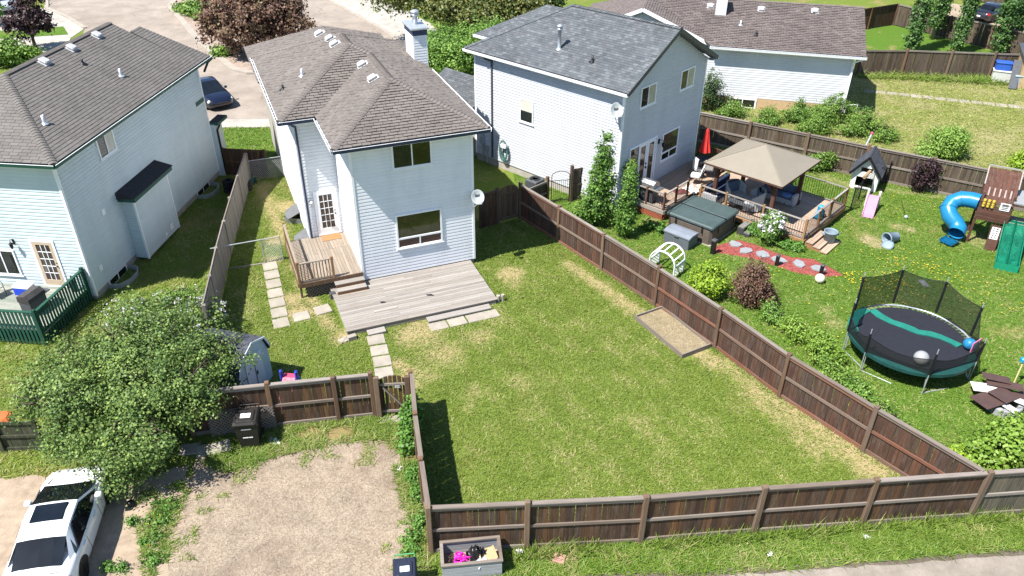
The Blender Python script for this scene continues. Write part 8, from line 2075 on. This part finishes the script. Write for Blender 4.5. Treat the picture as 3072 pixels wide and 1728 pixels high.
blades('grass', FRG, 200, .10, m_blade_lush, 227, .05, wd=.022)
def fence_tufts(posts, off, seed, h=.16, dens=260, patch=.42):
    P_ = [Vector((*p, 0)) for p in posts]; a = []; b = []
    for i, p in enumerate(P_):
        d = (P_[min(i + 1, len(P_) - 1)] - P_[max(i - 1, 0)]).normalized(); n_ = Vector((-d.y, d.x, 0))
        a.append(tuple((p + n_ * off[0])[:2])); b.append(tuple((p + n_ * off[1])[:2]))
    blades('grass', a + b[::-1], dens, h, m_blade_lush, seed, .25, wd=.012, lean=.9, patch=patch)
fence_tufts(RIGHT_POSTS, (-.28, -.05), 240, .12); fence_tufts(RIGHT_POSTS, (.05, .4), 241, .18, 320, .36); fence_tufts(FRONT_POSTS[:6], (.04, .3), 242, .14); fence_tufts(BACK_POSTS, (-.3, -.05), 243, .16); fence_tufts(LEFT_POSTS, (.05, .3), 244, .14)
# dandelions
rs_ = np.random.RandomState(9)
pts = []
for (x, y, r_, n_) in ((2640, 860, 1.0, 50), (2680, 850, .8, 40), (2740, 790, 1.2, 60), (2560, 840, .8, 25), (2540, 830, .4, 20), (2270, 850, .5, 18), (2310, 820, .5, 16), (2650, 790, 1.5, 50), (2800, 810, 1.0, 30), (2850, 830, .8, 20), (2900, 860, 1.5, 25), (2700, 900, 1.5, 30), (2480, 1000, 1.5, 20), (2700, 620, 2.0, 30), (3000, 870, 1.0, 20), (2120, 780, .4, 8), (2560, 900, 1.8, 30), (3030, 900, 1.5, 20), (2600, 670, 2.5, 25)):
    p = W(x, y); pts += [(p.x + rs_.normal() * r_ * .6, p.y + rs_.normal() * r_ * .5, .075 + rs_.rand() * .03) for _ in range(int(n_ * .6))]
C = np.array(pts); co = np.zeros((len(C), 6, 3))
for j in range(6): co[:, j] = C + np.array([math.cos(j * math.pi / 3), math.sin(j * math.pi / 3), 0]) * .032
o = link('dandelions', fast_mesh('dandelions', co.reshape(-1, 3), 6, LM['yellow'], rs_.rand(len(C)))); o['kind'] = 'stuff'
# pebbles on the gravel pad
n = 24000
G_ = np.array(GRAVEL); lo, hi = G_.min(0), G_.max(0)
X = rs_.uniform(lo[0], hi[0], n * 2); Y = rs_.uniform(max(lo[1], 11.5), hi[1], n * 2); k_ = inside(GRAVEL, X, Y) & (vnoise(X, Y, .7, 5) > rs_.rand(n * 2) * .75); X = X[k_][:n]; Y = Y[k_][:n]; n = len(X)
s = rs_.uniform(.010, .030, n); ph = rs_.uniform(0, 6.28, n); tri = []
P0 = np.stack([X, Y, .006 + s * .75], 1)
ring = [np.stack([X + np.cos(ph + j * 2.094) * s, Y + np.sin(ph + j * 2.094) * s * .8, np.full(n, .004)], 1) for j in range(3)]
co = np.concatenate([np.stack([P0, ring[j], ring[(j + 1) % 3]], 1) for j in range(3)])
m_peb = leafmat('pebble', [(.16, .125, .10), (.27, .225, .18), (.37, .32, .265), (.46, .41, .35)], 0)
o = link('pebbles', fast_mesh('pebbles', co.reshape(-1, 3), 3, m_peb, np.tile(rs_.rand(n), 3))); o['kind'] = 'stuff'
